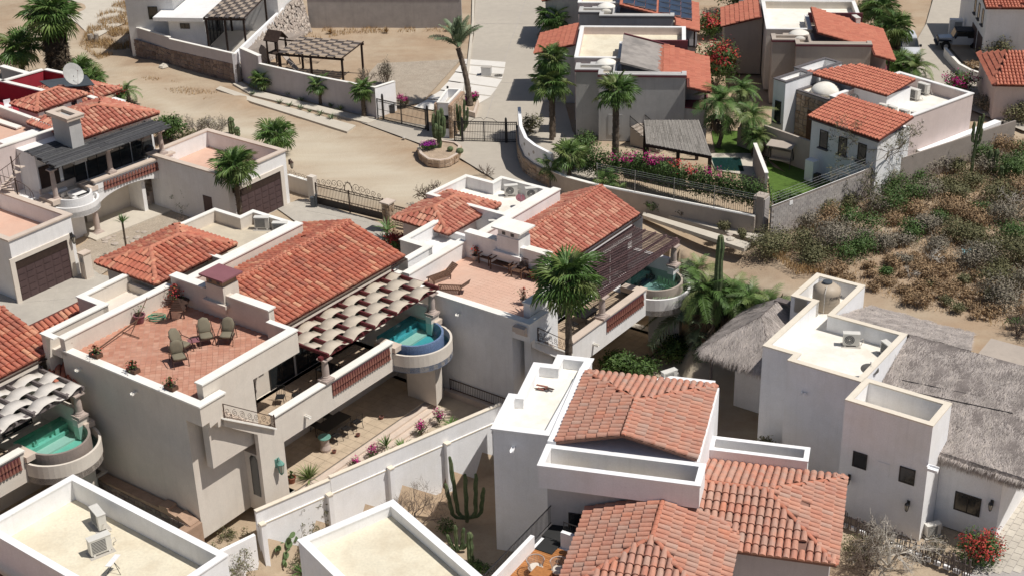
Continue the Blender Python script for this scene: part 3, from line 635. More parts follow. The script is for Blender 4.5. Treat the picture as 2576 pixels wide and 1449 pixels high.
# ---------------------------------------------------------------- the three twin houses with roof terraces, pergolas and plunge pools
def casa(fr, label, P):
    w = fr.w; o0 = w((-6, 8)); root = thing('terrace_house', label, 'house', (o0[0], o0[1], -5.5)); wm = P['wm']; wl = P.get('wl', wm)
    ty = P['ty']            # y of the terrace back wall
    xl = P['xl']; y0 = P['y0']; py1 = P['py1']; cy = P['cy']; rx = P['rx']; ye = P['ye']; parts = P.get('parts', 'all')
    pz = -5.35
    # body under the terrace
    if parts == 'all':
        q = MB(fr); q.box(xl, y0+.05, -5.65, -2.2, 4.46+P['dy'], 2.85); q.box(xl, 4.46+P['dy'], -5.65, -4.5, ty, 2.85); q.build('wall', wm, root)
        q = MB(fr); dy = P['dy']
        q.box(-2.2, 4.46+dy, -5.65, -.95, 6.3+dy, -1.9)
        q.vprism([(4.46+dy,-1.9),(6.3+dy,-1.9),(15.8+P['dp'],-1.9),(15.8+P['dp'],-.02),(5.75+dy,-.02),(5.75+dy,-.75),(2.1+dy,1.75),(2.1+dy,1.35),(4.46+dy,-.45)], -1.22, -.95); q.build('deck_beam', wl, root)
        # stair up to the roof terrace
        n = 15
        for k in range(n):
            q = MB(fr); ya = 5.7+dy-(k+1)*.3; za = -1.15+(k+1)*4.05/(n+.0); q.box(-1.9, ya, za-.32, -1.1, ya+.31, za-.0); q.build('stair_step', 'capbeige', root)
        # corbelled end of the parapet
        q = MB(fr); q.vprism([(y0,3.08),(y0,1.95),(y0+.5,1.98),(y0+.5,1.62),(y0+1.05,1.72),(y0+1.05,1.38),(y0+1.45,1.36),(y0+1.45,2.75),(y0+1.75,2.9),(y0+1.75,3.08)], -1.3, -.95); q.box(-2.2, y0, 1.95, -1.3, y0+.3, 3.08); q.build('corbelled_parapet', wl, root)
        q = MB(fr); q.prism([(-1.3, y0+.3), (-1.3, y0+.8), (-2.2, y0+.8), (-2.2, y0+.3)], 2.6, 2.86); q.build('landing', 'pavelight', root)
        # low front curb cap, stepping round the corner
        q = MB(fr); q.prism([(xl+.2,y0-.06),(-.88,y0-.06),(-.88,y0+1.8),(-1.36,y0+1.8),(-1.36,y0+.46),(xl+.2,y0+.46)], 3.08, 3.17); q.build('curb_cap', 'cap', root)
        q = MB(fr); q.box(xl, y0, 2.85, -2.2, y0+.42, 3.08); q.build('curb', wm, root)
        # terrace floor
        poly = [(xl+.5, y0+.42), (-1.9, y0+.42), (-1.9, ty), (xl+.5, ty)]
        if P['pave'] == 'diag': pavers(root, poly, 2.87, .29, P['pang'], fr=fr)
        else: pavers(root, poly, 2.87, .3, -36.5, m='pavelight', fr=fr, gap=.008, bedm='pavelight')
        # right parapet and the wall below it, open porch under
        q = MB(fr); q.box(-1.88, y0+.75, -1.2, -1.42, 5.03+dy, 3.88); q.box(-1.88, 5.03+dy, 2.55, -1.42, ty+.02, 3.88); q.build('stair_wall', wl, root)
        q = MB(fr); q.prism([(-1.95,y0+.7),(-1.36,y0+.7),(-1.36,ty+.06),(-3.5,ty+.06),(-3.5,ty-.3),(-1.95,ty-.3)], 3.883, 3.96); q.build('parapet_cap', 'cap', root)
        q = MB(fr); q.box(-3.5, ty-.25, 2.87, -1.88, ty, 3.88); q.build('low_parapet', wm, root)
        # inner high wall with light well, outer wall
        q = MB(fr); q.box(xl+.08, y0, 2.86, xl+.5, ty, 3.88); q.box(xl-1.1, y0-.3, -5.6, xl-.75, 4.9, 3.88); q.box(xl-1.1, y0-.3, 2.6, xl+.08, y0, 3.88) if P.get('well') else None
        q.box(xl-3.0, 4.9, -3, xl-2.7, 8.3, 3.88); q.box(xl-3.0, 4.55, -3, xl-.75, 4.9, 3.88); q.box(xl-.75, y0, 2.6, xl+.08, 8.0, 2.95); q.box(xl-2.7, 4.9, 2.6, xl-.75, 8.0, 2.95)
        q.box(xl-3.0, 8.0, -3, xl+.3, 8.3, 3.4); q.build('side_wall', wm, root)
        q = MB(fr); q.box(xl+.02, y0-.05, 3.883, xl+.56, ty, 3.96); q.box(xl-1.16, y0-.35, 3.883, xl-.69, 4.96, 3.96); q.prism([(xl-3.06,4.49),(xl-1.16,4.49),(xl-1.16,4.96),(xl-2.64,4.96),(xl-2.64,8.3),(xl-3.06,8.3)], 3.883, 3.96); q.build('side_cap', 'cap', root)
        q = MB(fr); q.box(xl-1.16, y0-.35, 3.883, xl+.02, y0-.05+.1, 3.955); q.build('end_cap', 'cap', root)
        # back wall carrying the chimney
        q = MB(fr); q.box(xl+.5, ty, 2.0, -3.5, ty+.4, 4.52); q.build('back_wall', wm, root)
        c0, c1 = P['ch']
        q = MB(fr); q.box(xl+.5, ty-.1, 4.523, c0-.1, ty+.5, 4.6); q.box(c1+.1, ty-.1, 4.523, -3.42, ty+.5, 4.6); q.build('back_wall_cap', 'cap', root)
        chimney(root, fr, c0, c1, ty-.35, ty+1.25, 3.4, 5.6, P['ctop'], P.get('cbody', 'cream'))
        scupper(root, fr, (-10.4, y0), 2.35, (0, -1)); scupper(root, fr, (-5.9, y0), 2.35, (0, -1))
        q = MB(fr); q.box(-2.06, 4.6+dy, -4.9, -2.0, 4.9+dy, -4.6); q.build('vent', 'alu', root)
        # narrow arched window beside the lantern wall
        q = MB(fr); q.vprism([(-.28,-4.6),(.28,-4.6),(.28,-2.2),(.15,-2.0),(-.15,-2.0),(-.28,-2.2)], 0, .03); q.v = [(-1.5+b, 4.44+dy-a*.8, c) for a, b, c in q.v]; q.build('arched_window', 'glass', root)
        for yy in (8.1+dy, ): scupper(root, fr, (-.95, yy), -1.2, (1, 0), .4)
        # door opening from the porch: glass sheets and frames
        for k, (ya, yb) in enumerate(((5.1+dy, 6.2+dy), (6.3+dy, 7.3+dy))):
            q = MB(fr); q.box(-3.9, ya, -1.1, -3.86, yb, 1.6); q.build('glass_panel', 'clearglass', root)
    else:
        q = MB(fr); q.box(xl, 6.5, -6, -4.5, ty, 2.5); q.build('wall', wm, root)
        q = MB(fr); q.box(-1.22, 8.5, -1.9, -.95, 15.8+P['dp'], -.02); q.build('deck_beam', wl, root)
    # deck slab, patio ceiling, upper room
    ys = 5.03+P['dy'] if parts == 'all' else 8.5
    q = MB(fr); q.box(-4.5, ys, -1.5, -1.22, py1, -1.15); q.build('deck_slab', wm, root)
    pavers(root, [(-4.45, ys+.05), (-1.25, ys+.05), (-1.25, c_ := P['pool'][1]-1.7), (-4.45, c_)], -1.15, .6, -36.5, m='deckfloor', fr=fr, nobj=120)
    q = MB(fr); q.box(-12.2+P.get('ux', 0), ty, -5.5, -4.5, py1+.3, 2.35); q.box(-4.5, py1-.15, -1.15, -1.4, py1+.15, .5); q.build('room_wall', wm, root)
    for k in range(4):
        a = ys+4.0+k*2.2
        if a+2.0 < py1: window(root, fr, (-4.5, a), (-4.5, a+2.0), -1.1, 1.2, (1, 0), n=2, name='sliding_door')
    # under the deck: patio back wall openings and floor
    q = MB(fr); q.box(-5.2, 6.3+P['dy'], -6.4, -.92, py1+.6, pz); q.build('patio_slab', 'conc', root)
    pavers(root, [(-5.0, 6.4+P['dy']), (-.98, 6.4+P['dy']), (-.98, py1), (-5.0, py1)], pz, .62, -36.5, m='flag', fr=fr, nobj=200, gap=.016, bedm='flagj')
    if parts == 'all':
        for k in range(4): q = MB(fr); q.box(-.9+k*.42, 6.4+P['dy'], -6.4, -.9+(k+1)*.42, py1-1.2+.1*k, pz-.13*(k+1)); q.build('patio_step', 'capbeige', root)
    q = MB(fr); x, y = P['pool']; q.prism([(-2.2,y+.3),(.1,y+.3),(-.35,y+1.5),(-2.2,y+1.5)], pz, -1.9); q.build('pool_pier', wl, root)
    # parapet cap, lattice, columns
    q = MB(fr); ya = 5.75+P['dy'] if parts == 'all' else 8.5; q.box(-1.36, ya, -.018, -.84, 15.8+P['dp'], .06); q.build('deck_parapet_cap', P.get('pcap', 'cap'), root)
    q = MB(fr); q.box(-1.34, py1-.4, -1.2, -.9, py1+.35, .04); q.build('column_plinth', wl, root)
    lattice_panel(root, fr, -.93, cy+.2, 15.5+P['dp'], -.98, -.2, P['nl'])
    column(root, fr, -1.13, cy, .06, 1.45); column(root, fr, -1.13, py1, .06, 1.45)
    # pergola
    pg = P['perg']; bm = P['bm']; pa, pb = cy-.4, py1+.5; zt = 1.52
    k = 0; yy = pa
    while yy < pb-.2:
        q = MB(fr); q.box(-1.26, yy, zt, -1.0, min(yy+1.05, pb), zt+.2); q.build('lintel', bm, root); yy += 1.07
    q = MB(fr); q.box(-4.6, pa, zt+.2, -4.45, pb, zt+.42); q.build('wall_plate', bm, root)
    if pg == 'cloth':
        n = P['nr']; pitch = (pb-pa-.6)/(n-1)
        for k in range(n):
            yc = pa+.35+k*pitch; q = MB(fr); q.box(-4.75, yc-.065, zt+.203, -.72, yc+.065, zt+.40); q.build('rafter', bm, root)
        for j in range(4):
            xa = -4.55+j*.93; fabric_strip(root, fr, xa, xa+.9, pa+.35, pa+.35+pitch*(n-1), pitch, j % 2, zt+.3, .125, P['fab'])
    else:
        for k in range(5):
            xc = -4.4+k*.8; q = MB(fr); q.box(xc-.05, pa, zt+.203, xc+.05, pb, zt+.33); q.build('rafter', bm, root)
        n = int((pb-pa)/.195)
        for k in range(n):
            yc = pa+k*.195+R.uniform(-.012, .012); q = MB(fr); q.box(-4.85+R.uniform(-.03,.03), yc-.024, zt+.335, -.8+R.uniform(-.06,.06), yc+.024, zt+.385); q.build('slat', bm, root)
    # pool
    poolset(root, fr, P['pool'], 1.62, P['pool'][0]-1.65, -.42, P['wat'], P['pw'], wl, P.get('rimz', -.78), -1.9, 2.12, wt=P.get('wt', 'water'))
    # main tiled roof
    zr, ze = 3.85, 2.55; xe = -4.35; yr0 = ty+.42; xb = 2*rx-xe
    fs = [[(xe, yr0, ze), (xe, ye, ze), (rx, ye, zr), (rx, yr0, zr)]]
    sl = (zr-ze)/(xe-rx); xc = P['xc']
    fs.append([(xb, ye, ze), (xb, ye-2.0, ze), (xc, ye-2.0, zr-(rx-xc)*sl), (xc, yr0, zr-(rx-xc)*sl), (rx, yr0, zr), (rx, ye, zr)])
    tiles(root, fs, P['tile'], fr=fr, ridges=[((rx, yr0, zr), (rx, ye, zr))])
    q = MB(fr); q.box(xe+.12, yr0, ze-.2, xe+.2, ye, ze-.13); q.build('fascia', 'darkwood', root)
    q = MB(fr); q.vprism([(0,0),(0,0),(0,0)], 0, 0) if 0 else q.add([(xe+.3,ye-.1,ze-.1),(xb-.3,ye-.1,ze-.1),(rx,ye-.1,zr-.15),(xe+.3,ye-.1,-3),(xb-.3,ye-.1,-3)], [(0,2,1),(0,1,4,3)]); q.build('gable', wm, root)
    if parts != 'all': return root
    q = MB(fr); q.box(xc-.5, ty+.4, 2.0, xc-.02, ye-2.1, 3.92); q.build('ridge_parapet', wm, root)
    q = MB(fr); q.box(xc-.56, ty+.4, 3.923, xc+.05, ye-2.1, 4.0); q.build('ridge_parapet_cap', 'cap', root)
    # rear flat roof
    rp = P['rear']; block(root, rp, -1.6, 3.2, 3.95, wm, P['rf'], 'cap', .25, fr=fr)
    # hip roof of the entrance tower
    hx0, hx1, hy0, hy1, hz = P['hip']; hr = (hx1-hx0)/2; mx = (hx0+hx1)/2; zz = hz+P['hh']
    A_ = (hx0,hy0,hz); B_ = (hx1,hy0,hz); C_ = (hx1,hy1,hz); D_ = (hx0,hy1,hz); E_ = (mx, P['ra'], zz); F_ = (mx, P['rb'], zz)
    q = MB(fr); q.box(hx0+.45, hy0+.45, -1.6, hx1-.45, hy1-.45, hz-.05); q.build('tower_wall', P.get('hw', wm), root)
    tiles(root, [[A_, B_, E_], [B_, C_, F_, E_], [C_, D_, F_], [D_, A_, E_, F_]], P['tile'], fr=fr, nobj=0, ridges=[(A_, E_), (B_, E_), (C_, F_), (D_, F_), (E_, F_)], name='hip')
    return root
kA, kB = .973, 1.027
M['flagj'] = mat('pale_joint', (.44,.36,.27), var=.1)
M['flagp'] = mat('patio_paving', (.55,.46,.35), var=.12, tint=(.45,.37,.27), tintamt=.6, tscale=.8, bump=.3)
FA = Fr(-36.5, (-15.8*kA, 63.2*kA), kA, 42*(1-kA)); FB = Fr(-36.5, (1.0*kB, 70.9*kB), kB, 42*(1-kB)); FC = Fr(-36.5, (-34.6*kA, 52.4*kA), kA, 42*(1-kA))
ZA, ZB = FA.z, FB.z
base = dict(dy=0, dp=0, y0=.8, ty=8.6, xl=-11.9, py1=19.8, cy=10.2, rx=-8.8, ye=21.3, wm='cream', bm='beam', perg='cloth', nr=11, fab='fabric', pool=(-1.07, 18.0), wat='pooli', pw='bluet', ch=(-8.5,-6.6), ctop='purple',
   tile='tile', xc=-10.9, rear=[(-17.5,12.6),(-11.35,12.6),(-11.35,18.9),(-15.0,18.9),(-15.0,17.75),(-17.3,17.75)], rf='rooftan', hip=(-17.6,-12.2,8.15,14.7,3.9), hh=.85, ra=10.25, rb=12.5, nl=24, pave='diag', pang=8.5)
HA = casa(FA, 'large cream house with red paved roof terrace, woven cloth pergola and turquoise plunge pool', dict(base))
HB = casa(FB, 'grey white house behind the tall palm with brown slatted pergola and dark plunge pool', dict(base, dy=-.4, dp=-2.0, y0=1.15, ty=6.6, xl=-10.1, py1=17.5, cy=8.95, rx=-7.3, ye=18.5, wm='white', bm='slat', perg='slat',
   pool=(-1.55, 16.0), wat='poold', pw='tan', ch=(-7.3,-5.2), ctop='cap', cbody='white', tile='tile3', xc=-9.2, rear=[(-16.1,10.9),(-9.75,10.9),(-9.75,15.95),(-13.7,15.95),(-13.7,14.9),(-15.9,14.9)], rf='roofwhite',
   hip=(-16.2,-11.6,7.5,13.0,3.5), hh=.8, ra=8.9, rb=11.0, hw='pinkw', nl=21, pave='plain', wt='waterd', pcap='capbeige'))
HC = casa(FC, 'cream house at the left edge with pale strip shades over a green plunge pool', dict(base, parts='part', bm='greywood', fab='fabricw', wat='poolg', pw='palestone', ty=8.0, xl=-11.5, py1=19.7, cy=10.2, rx=-8.8, ye=21.3, nr=10))
q = MB(FA); q.prism([(-.95,19.0),(.8,18.95),(.8,7.00),(1.01,7.00),(3.88,17.0),(4.94,20.7),(-.95,20.75)], -6.6, -5.9); q.build('patio_walk', 'flagp', HA)
q = MB(FA); q.box(-1.0, 20.3, -5.9, 5.2, 20.75, -5.5); q.build('planter_kerb', 'capbeige', HA)
# low tiled lean-to between house C and the driveway
t = thing('low_tiled_roof', 'low strip of red clay tiles between the left driveway and the terrace parapet', 'roof', (-26, 75, -1))
fr = FC
tiles(t, [[(-6.1, 21.7, 1.9), (-6.1, 26.6, 1.9), (-7.6, 26.6, 2.8), (-7.6, 21.7, 2.8)], [(-3.6, 19.6, 1.2), (-1.5, 21.4, 1.2), (-2.7, 22.6, 1.9), (-4.6, 21.0, 1.9)]], 'tile', fr=fr, nobj=60)
q = MB(fr); q.box(-7.5, 21.8, -1, -6.3, 26.5, 1.75); q.build('wall', 'cream', t)
# ---------------------------------------------------------------- centre white house with stepped parapet
def center():
    f = Fr(-15.5, (-1.2, 65.5)); W_ = f.w; g = -7.1
    t = thing('tiled_house', 'white and grey foreground house with three pale clay hipped roofs and narrow light well', 'house', (*W_((6, 0)), g))
    block(t, [(0,0),(3.1,0),(3.55,8.25),(1.6,8.25),(1.6,7.1),(.5,7.1),(.5,3.5),(0,3.5)], g, .12, .68, 'white2', 'roofwhite', 'white2', .34, fr=f, ov=.1)
    q = MB(f); q.box(3.12, -.9, g, 10.7, 6.3, .75); q.build('wall', 'white2', t)
    q = MB(f); q.box(3.15, -.85, .3, 3.6, 6.9, .92); q.build('roof_curb', 'white2', t)
    q = MB(f); q.box(10.3, -.6, -2.4, 10.95, 6.9, .6); q.build('side_parapet', 'white2', t)
    e = .9; A, B_, C, D = (3.62,-.85,e), (10.85,-.85,e), (10.85,6.5,e), (3.62,6.5,e); K = (7.1, 2.6, 1.8); T = (7.1, -.85, 1.8)
    tiles(t, [[C, D, K], [D, A, T, K], [B_, C, K, T]], 'tile2', fr=f, bed='underp', ridges=[(D, K), (C, K), (T, K)], rw=.13, miss=.004)
    block(t, [(3.15,-2.85),(11.3,-2.85),(11.3,-.92),(3.15,-.92)], -.6, -.55, .68, 'white2', 'rooftan', 'white2', .26, fr=f, ov=.05)
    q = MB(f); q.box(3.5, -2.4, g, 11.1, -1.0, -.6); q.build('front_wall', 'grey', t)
    window(t, f, (4.6, -2.4), (5.9, -2.4), -4.6, -2.2, (0, -1), n=2)
    # lower hipped roofs
    x0, x1, y0, y1, e = 9.2, 18.15, -4.05, 3.55, -2.0; r = e+1.25; ym = (y0+y1)/2
    tiles(t, [[(x0,y0,e),(x1,y0,e),(x1-3.8,ym,r),(x0,ym,r)], [(x1,y0,e),(x1,y1,e),(x1-3.8,ym,r)], [(x1,y1,e),(x0,y1,e),(x0,ym,r),(x1-3.8,ym,r)]], 'tile2', fr=f, bed='underp', ridges=[((x0,ym,r),(x1-3.8,ym,r)),((x1,y0,e),(x1-3.8,ym,r)),((x1,y1,e),(x1-3.8,ym,r))], rw=.13, miss=.004)
    q = MB(f); q.box(x0+1, y0+.35, g, x1-.35, y1-.3, e-.08); q.build('wing_wall', 'shadowed', t)
    x0, x1, y0, y1, e = 5.6, 13.35, -9.6, -2.42, -1.75; r = e+1.3; xm = 9.5; ya = -5.8
    tiles(t, [[(x0,y0,e),(x1,y0,e),(xm,ya,r)], [(x1,y0,e),(x1,y1,e),(xm,y1,r),(xm,ya,r)], [(x0,y1,e),(x0,y0,e),(xm,ya,r),(xm,y1,r)]], 'tile2', fr=f, bed='underp', ridges=[((xm,ya,r),(xm,y1,r)),((x0,y0,e),(xm,ya,r)),((x1,y0,e),(xm,ya,r))], rw=.14, miss=.004)
    q = MB(f); q.box(x0+.4, y0+.4, g, x1-.4, y1, e-.08); q.build('front_wing_wall', 'shadowed', t)
    block(t, [(10.9,3.6),(16.1,3.6),(16.1,4.9),(10.9,4.9)], g, -2.2, -1.35, 'white2', 'conc', 'white2', .2, fr=f)
    # back terrace block with its own parapet
    block(t, [(5.2,7.2),(10.2,7.2),(10.2,11.0),(7.2,11.0)], g, -2.0, -1.5, 'white2', 'roofwhite', 'white2', .22, fr=f)
    scupper(t, f, (1.1, 0), -.35, (0, -1), .5, 'white2')
    q = MB(f); q.lathe((5.9,-1.5,-.54), [(.3,.0),(.3,.22),(.2,.22),(.2,.05)], 18); q.build('vent_hood', 'alu', t)
    q = MB(f); q.beam((6.8,-1.1,-.5),(6.85,-1.0,.3),.12,.1); q.build('board', 'darkwood', t)
    # roof deck with black rail
    f2 = Fr(-31.5, (1.45, 61.7)); t2 = thing('roof_deck', 'warm wooden roof deck behind low white walls and black railing at the bottom edge', 'deck', (*f2.w((1.6, -4)), g))
    q = MB(f2); q.box(0, -9, g, 3.55, 0, -3.22); q.build('wall', 'white2', t2)
    q = MB(f2); q.box(0, -9, -3.22, .22, -1.6, -2.35); q.box(3.33, -9, -3.22, 3.55, -.55, -2.3); q.box(1.25, -.77, -3.22, 3.33, -.55, -2.3); q.build('low_wall', 'white2', t2)
    q = MB(f2); q.box(0, -.5, -3.22, 3.4, 1.2, -3.1); q.box(.22, -1.6, -3.22, 1.2, -.5, -3.12); q.build('landing', 'blackstone', t2)
    me = MB(); me.box(0, 0, 0, 3.1, .13, .03); me = me.mesh('board', 'warmdeck'); rl = t2.location
    for k in range(48):
        p = f2.w((.23, -.95-(k+1)*.145)); inst(me, 'board', Matrix.Translation((p[0]-rl[0], p[1]-rl[1], -3.2+R.uniform(0,.004)-rl[2]))@Matrix.Rotation(f2.a, 4, 'Z'), t2)
    rail(t2, f2, [(-.05,-9,-3.1),(-.05,1.1,-3.1),(1.35,1.15,-3.1)], 1.15, .125)
    rail(t2, f2, [(1.35,1.15,-3.1),(2.35,.35,-3.1),(2.9,-.3,-3.6),(4.6,-3.3,-4.6)], 1.0, .14)
    rail(t2, f2, [(1.25,-.42,-2.4),(3.5,-.42,-2.4),(3.5,-8,-2.4)], .5, .125)
    tiles(t2, [[(6.4,-1.6,-4.2),(6.4,-9,-4.2),(3.7,-9,-3.2),(3.7,-1.6,-3.2)]], 'tile3', w=.26, fr=f2, nobj=120)
    return f2
def rail(root, fr, pts, h, sp, m='black', post=.05, bal=.022, name='baluster', low=.1, post_every=None):
    rl = root.location
    q = MB(fr)
    for a, b in zip(pts, pts[1:]):
        q.beam((a[0],a[1],a[2]+h), (b[0],b[1],b[2]+h), .05, .04)
    q.build('top_rail', m, root)
    q = MB(fr)
    for a, b in zip(pts, pts[1:]): q.beam((a[0],a[1],a[2]+low), (b[0],b[1],b[2]+low), .035, .035)
    q.build('bottom_rail', m, root)
    me = MB(); me.box(-bal/2, -bal/2, 0, bal/2, bal/2, h-low); me = me.mesh(name, m)
    pm = MB(); pm.box(-post/2, -post/2, 0, post/2, post/2, h+.05); pm = pm.mesh('post', m)
    for a, b in zip(pts, pts[1:]):
        l = hypot(b[0]-a[0], b[1]-a[1]); n = max(1, int(l/sp))
        for k in range(1, n):
            s = k/n; p = (a[0]+(b[0]-a[0])*s, a[1]+(b[1]-a[1])*s, a[2]+(b[2]-a[2])*s+low); p = fr.w(p) if fr else p
            inst(me, name, Matrix.Translation((p[0]-rl[0], p[1]-rl[1], p[2]-rl[2])), root)
    for a in pts:
        p = fr.w(a) if fr else a; inst(pm, 'post', Matrix.Translation((p[0]-rl[0], p[1]-rl[1], p[2]-rl[2])), root)
FDK = center()
t = thing('walk_fence','low rusty railing along the foot of the twin house wall beside the patio','fence',(*FA.w((2,20.8)),ZA(-5.5))); rail(t, None, [FA.w((-.6,20.55,-5.5)),FA.w((5.1,20.55,-5.5))], .75, .13, m='rust')
# ---------------------------------------------------------------- two plain flat roofs at the bottom edge
t = thing('flat_roof_house', 'white house with wide cream flat roof at the bottom left corner holding two condensers', 'house', (-18, 55, -8))
f = Fr(-38, (-22.2, 61.7)); block(t, [(0,-5.3),(11.2,-5.3),(11.2,0),(0,0)], -9, -.15, .95, 'white2', 'roofcream', 'white2', .3, fr=f)
fR1 = f
t2 = thing('small_tiled_roof', 'sliver of red tiled roof beyond the white parapet in the bottom left corner', 'roof', (-24, 52, -8))
tiles(t2, [[(-1,-8.6,-2.2),(7,-8.6,-2.2),(7,-5.6,-1.0),(-1,-5.6,-1.0)]], 'tile3', fr=f, nobj=30)
t = thing('flat_roof_house', 'white walled house with plain cream flat roof at the bottom centre beside the cactus garden', 'house', (-6, 56, -8))
f = Fr(-54.5, (-6.15, 60.2)); fR2 = f
block(t, [(0,-5.3),(9.5,-5.3),(9.5,0),(0,0)], -9, -.55, -.02, 'white2', 'roofcream', 'white2', .34, fr=f)
# ---------------------------------------------------------------- tall house at the right, with tank tower and thatch
def blades(q, poly, n, L, wd, dirv, zf, lift=.08, spread=.35, rr=(0,1)):
    """loose straw lying down a slope: zf(x,y) height, dirv the downhill direction"""
    xs = [p[0] for p in poly]; ys = [p[1] for p in poly]; k = 0; g = 0
    while k < n and g < n*4:
        g += 1; x = R.uniform(min(xs), max(xs)); y = R.uniform(min(ys), max(ys))
        if not inpoly(x, y, poly): continue
        k += 1; a = atan2(dirv[1], dirv[0])+R.gauss(0, spread); l = L*R.uniform(.5, 1.3); z0 = zf(x, y)+R.uniform(.0, lift*.5)
        x1 = x+cos(a)*l; y1 = y+sin(a)*l; z1 = zf(x1, y1)+R.uniform(0, lift)
        px, py = -sin(a)*wd, cos(a)*wd
        q.add([(x-px,y-py,z0),(x+px,y+py,z0),(x1,y1,z1)], [(0,1,2)], R.random())
def thatch(root, fr, faces, dens=140, m='thatch', L=.45, wd=.018, fringe=(), thick=.22):
    b = MB(fr); q = MB(fr)
    for fc in faces:
        P = [Vector(p) for p in fc]; nn = Vector((0,0,0))
        for i in range(1, len(P)-1): nn += (P[i]-P[0]).cross(P[i+1]-P[0])
        nn.normalize(); nn = nn if nn.z > 0 else -nn
        zf = lambda x, y, P=P, nn=nn: P[0].z-(nn.x*(x-P[0].x)+nn.y*(y-P[0].y))/nn.z+.06*noise.noise(Vector((x*1.3, y*1.3, 2)))
        # lumpy bed
        xs = [p.x for p in P]; ys = [p.y for p in P]
        b.add(list(P)+[p-Vector((0,0,thick)) for p in P], [tuple(range(len(P))), tuple(range(2*len(P)-1, len(P)-1, -1))]+[(i, (i+1)%len(P), len(P)+(i+1)%len(P), len(P)+i) for i in range(len(P))])
        blades(q, [(p.x, p.y) for p in P], int(dens*abs(area([(p.x, p.y) for p in P]))), L, wd, (nn.x, nn.y), zf)
    b.build('thatch_bed', 'thatchbase', root)
    for a, c, out, n, ln in fringe:   # hanging fringe along an eave
        a = Vector(a); c = Vector(c); out = Vector((*out, 0)).normalized()
        for k in range(n):
            s = R.random(); p = a+(c-a)*s-out*R.uniform(0, .12)+Vector((0,0,R.uniform(-.12,.05))); l = ln*R.uniform(.5, 1.2); e = p+out*R.uniform(.02, .25)*ln+Vector((R.uniform(-.06,.06), R.uniform(-.06,.06), -l)); d = (c-a).normalized()*.02
            q.add([tuple(p-d), tuple(p+d), tuple(e)], [(0,1,2)], R.random()*.5)
    o = q.build('straw', m, root); o['kind'] = 'stuff'
def tallhouse():
    f = Fr(-36, (14.0, 72.1)); g = -5.6
    t = thing('stucco_house', 'tall white stucco house with cream parapets and water tank tower at the right', 'house', (*f.w((5, 2)), g))
    block(t, [(0,0),(1.88,0),(1.88,-.75),(6.22,-.75),(6.22,5.6),(1.8,5.6),(1.8,10),(-1.35,10),(-1.35,6.4),(0,6.4)], g, .55, 1.5, 'white2', 'roofwhite', 'cream2', .3, fr=f, ov=.02)
    q = MB(f); q.box(-1.1, 6.4, .56, -.3, 6.7, 1.5); q.box(.0, 6.4, .56, .3, 6.72, 1.5); q.build('tower_return_wall', 'cream2', t)
    block(t, [(6.24,-2.9),(11.0,-2.9),(11.0,-.25),(6.24,-.25)], g, .1, 1.5, 'white2', 'cream2', 'cream2', .3, fr=f, ov=.02)
    q = MB(f); q.box(.3, .25, .56, .38, .45, 1.45); q.build('pilaster', 'cream2', t)
    q = MB(f); q.box(6.3, -.24, g, 14.35, 5.4, -1.0); q.box(11.02, -.9, g, 14.35, -.24, -1.15); q.build('east_wall', 'white2', t)
    q = MB(f); q.box(6.4, 5.4, -2, 14.3, 9.6, -.55); q.build('north_wall', 'white2', t)
    q = MB(f); q.box(9.95, 6.0, .72, 16.5, 9.0, .84); q.build('sandy_roof', 'tan', t)
    # windows on the shaded front
    window(t, f, (6.95,-2.9), (7.75,-2.9), -2.3, -1.35, (0,-1), n=1); window(t, f, (9.55,-2.9), (10.4,-2.9), -2.3, -1.35, (0,-1), n=1)
    q = MB(f); q.box(8.3, -2.93, -2.35, 9.0, -2.9, -1.5); q.build('blind_niche', 'white2', t)
    window(t, f, (12.0,-.9), (13.4,-.9), -4.3, -3.15, (0,-1), n=2)
    q = MB(f); q.box(11.0, -3.2, -.95, 11.6, -2.95, -.8); q.box(11.02,-3.2,-.8,11.08,-2.95,-.7); q.box(11.02,-2.95+.0,-.8,11.6,-2.9,-.7); q.build('gutter_spout', 'white2', t)
    # white cross rail on the sandy roof edge
    q = MB(f); q.box(9.9, 6.2, .9, 16.5, 6.3, 1.0); q.build('cross_rail', 'white2', t)
    for k in range(9): q = MB(f); q.box(10.2+k*.75, 6.02, .84, 10.45+k*.75, 6.48, 1.06); q.build('rail_block', 'white2', t)
    th = thing('thatched_roof', 'broad grey palm thatch roof beside the tall white house at the right edge', 'roof', (*f.w((11, 2)), -1))
    thatch(th, f, [[(6.28,-.24,-.75),(11,-.24,-.75),(11,-1.3,-1.05),(16.5,-1.3,-1.05),(16.5,5.9,1.4),(6.28,5.9,1.4)]], 330, 'thatch', .42, .016, [((11.02,-1.3,-.95),(16.4,-1.3,-.95),(0,-1),2600,.62)])
    for k, (a, b) in enumerate((((7.3,2.0,.12),(13.4,2.6,.3)),((7.2,2.7,.3),(13.3,3.3,.5)))):
        q = MB(f); q.tube([a, b], .025, 5); q.build('pipe', 'black', th)
    th = thing('thatched_roof', 'dark grey thatch roof sloping to the scrubland behind the tank tower', 'roof', (*f.w((5, 9)), -1))
    thatch(th, f, [[(1.85,12.2,-.6),(8.0,12.2,-.6),(9.8,5.95,1.4),(1.85,5.95,1.25)]], 300, 'thatch', .42, .016)
    th = thing('palapa', 'shaggy thatched palapa left of the tall white house beside the feathery palm', 'palapa', (*f.w((-3, 5)), -5.6))
    A, B_, C, D, E_, F_ = (-5.3,2.5,-1.5), (-.1,2.3,-1.5), (-.1,8.9,-1.3), (-5.3,8.9,-1.4), (-2.5,4.9,.55), (-2.5,7.6,.6)
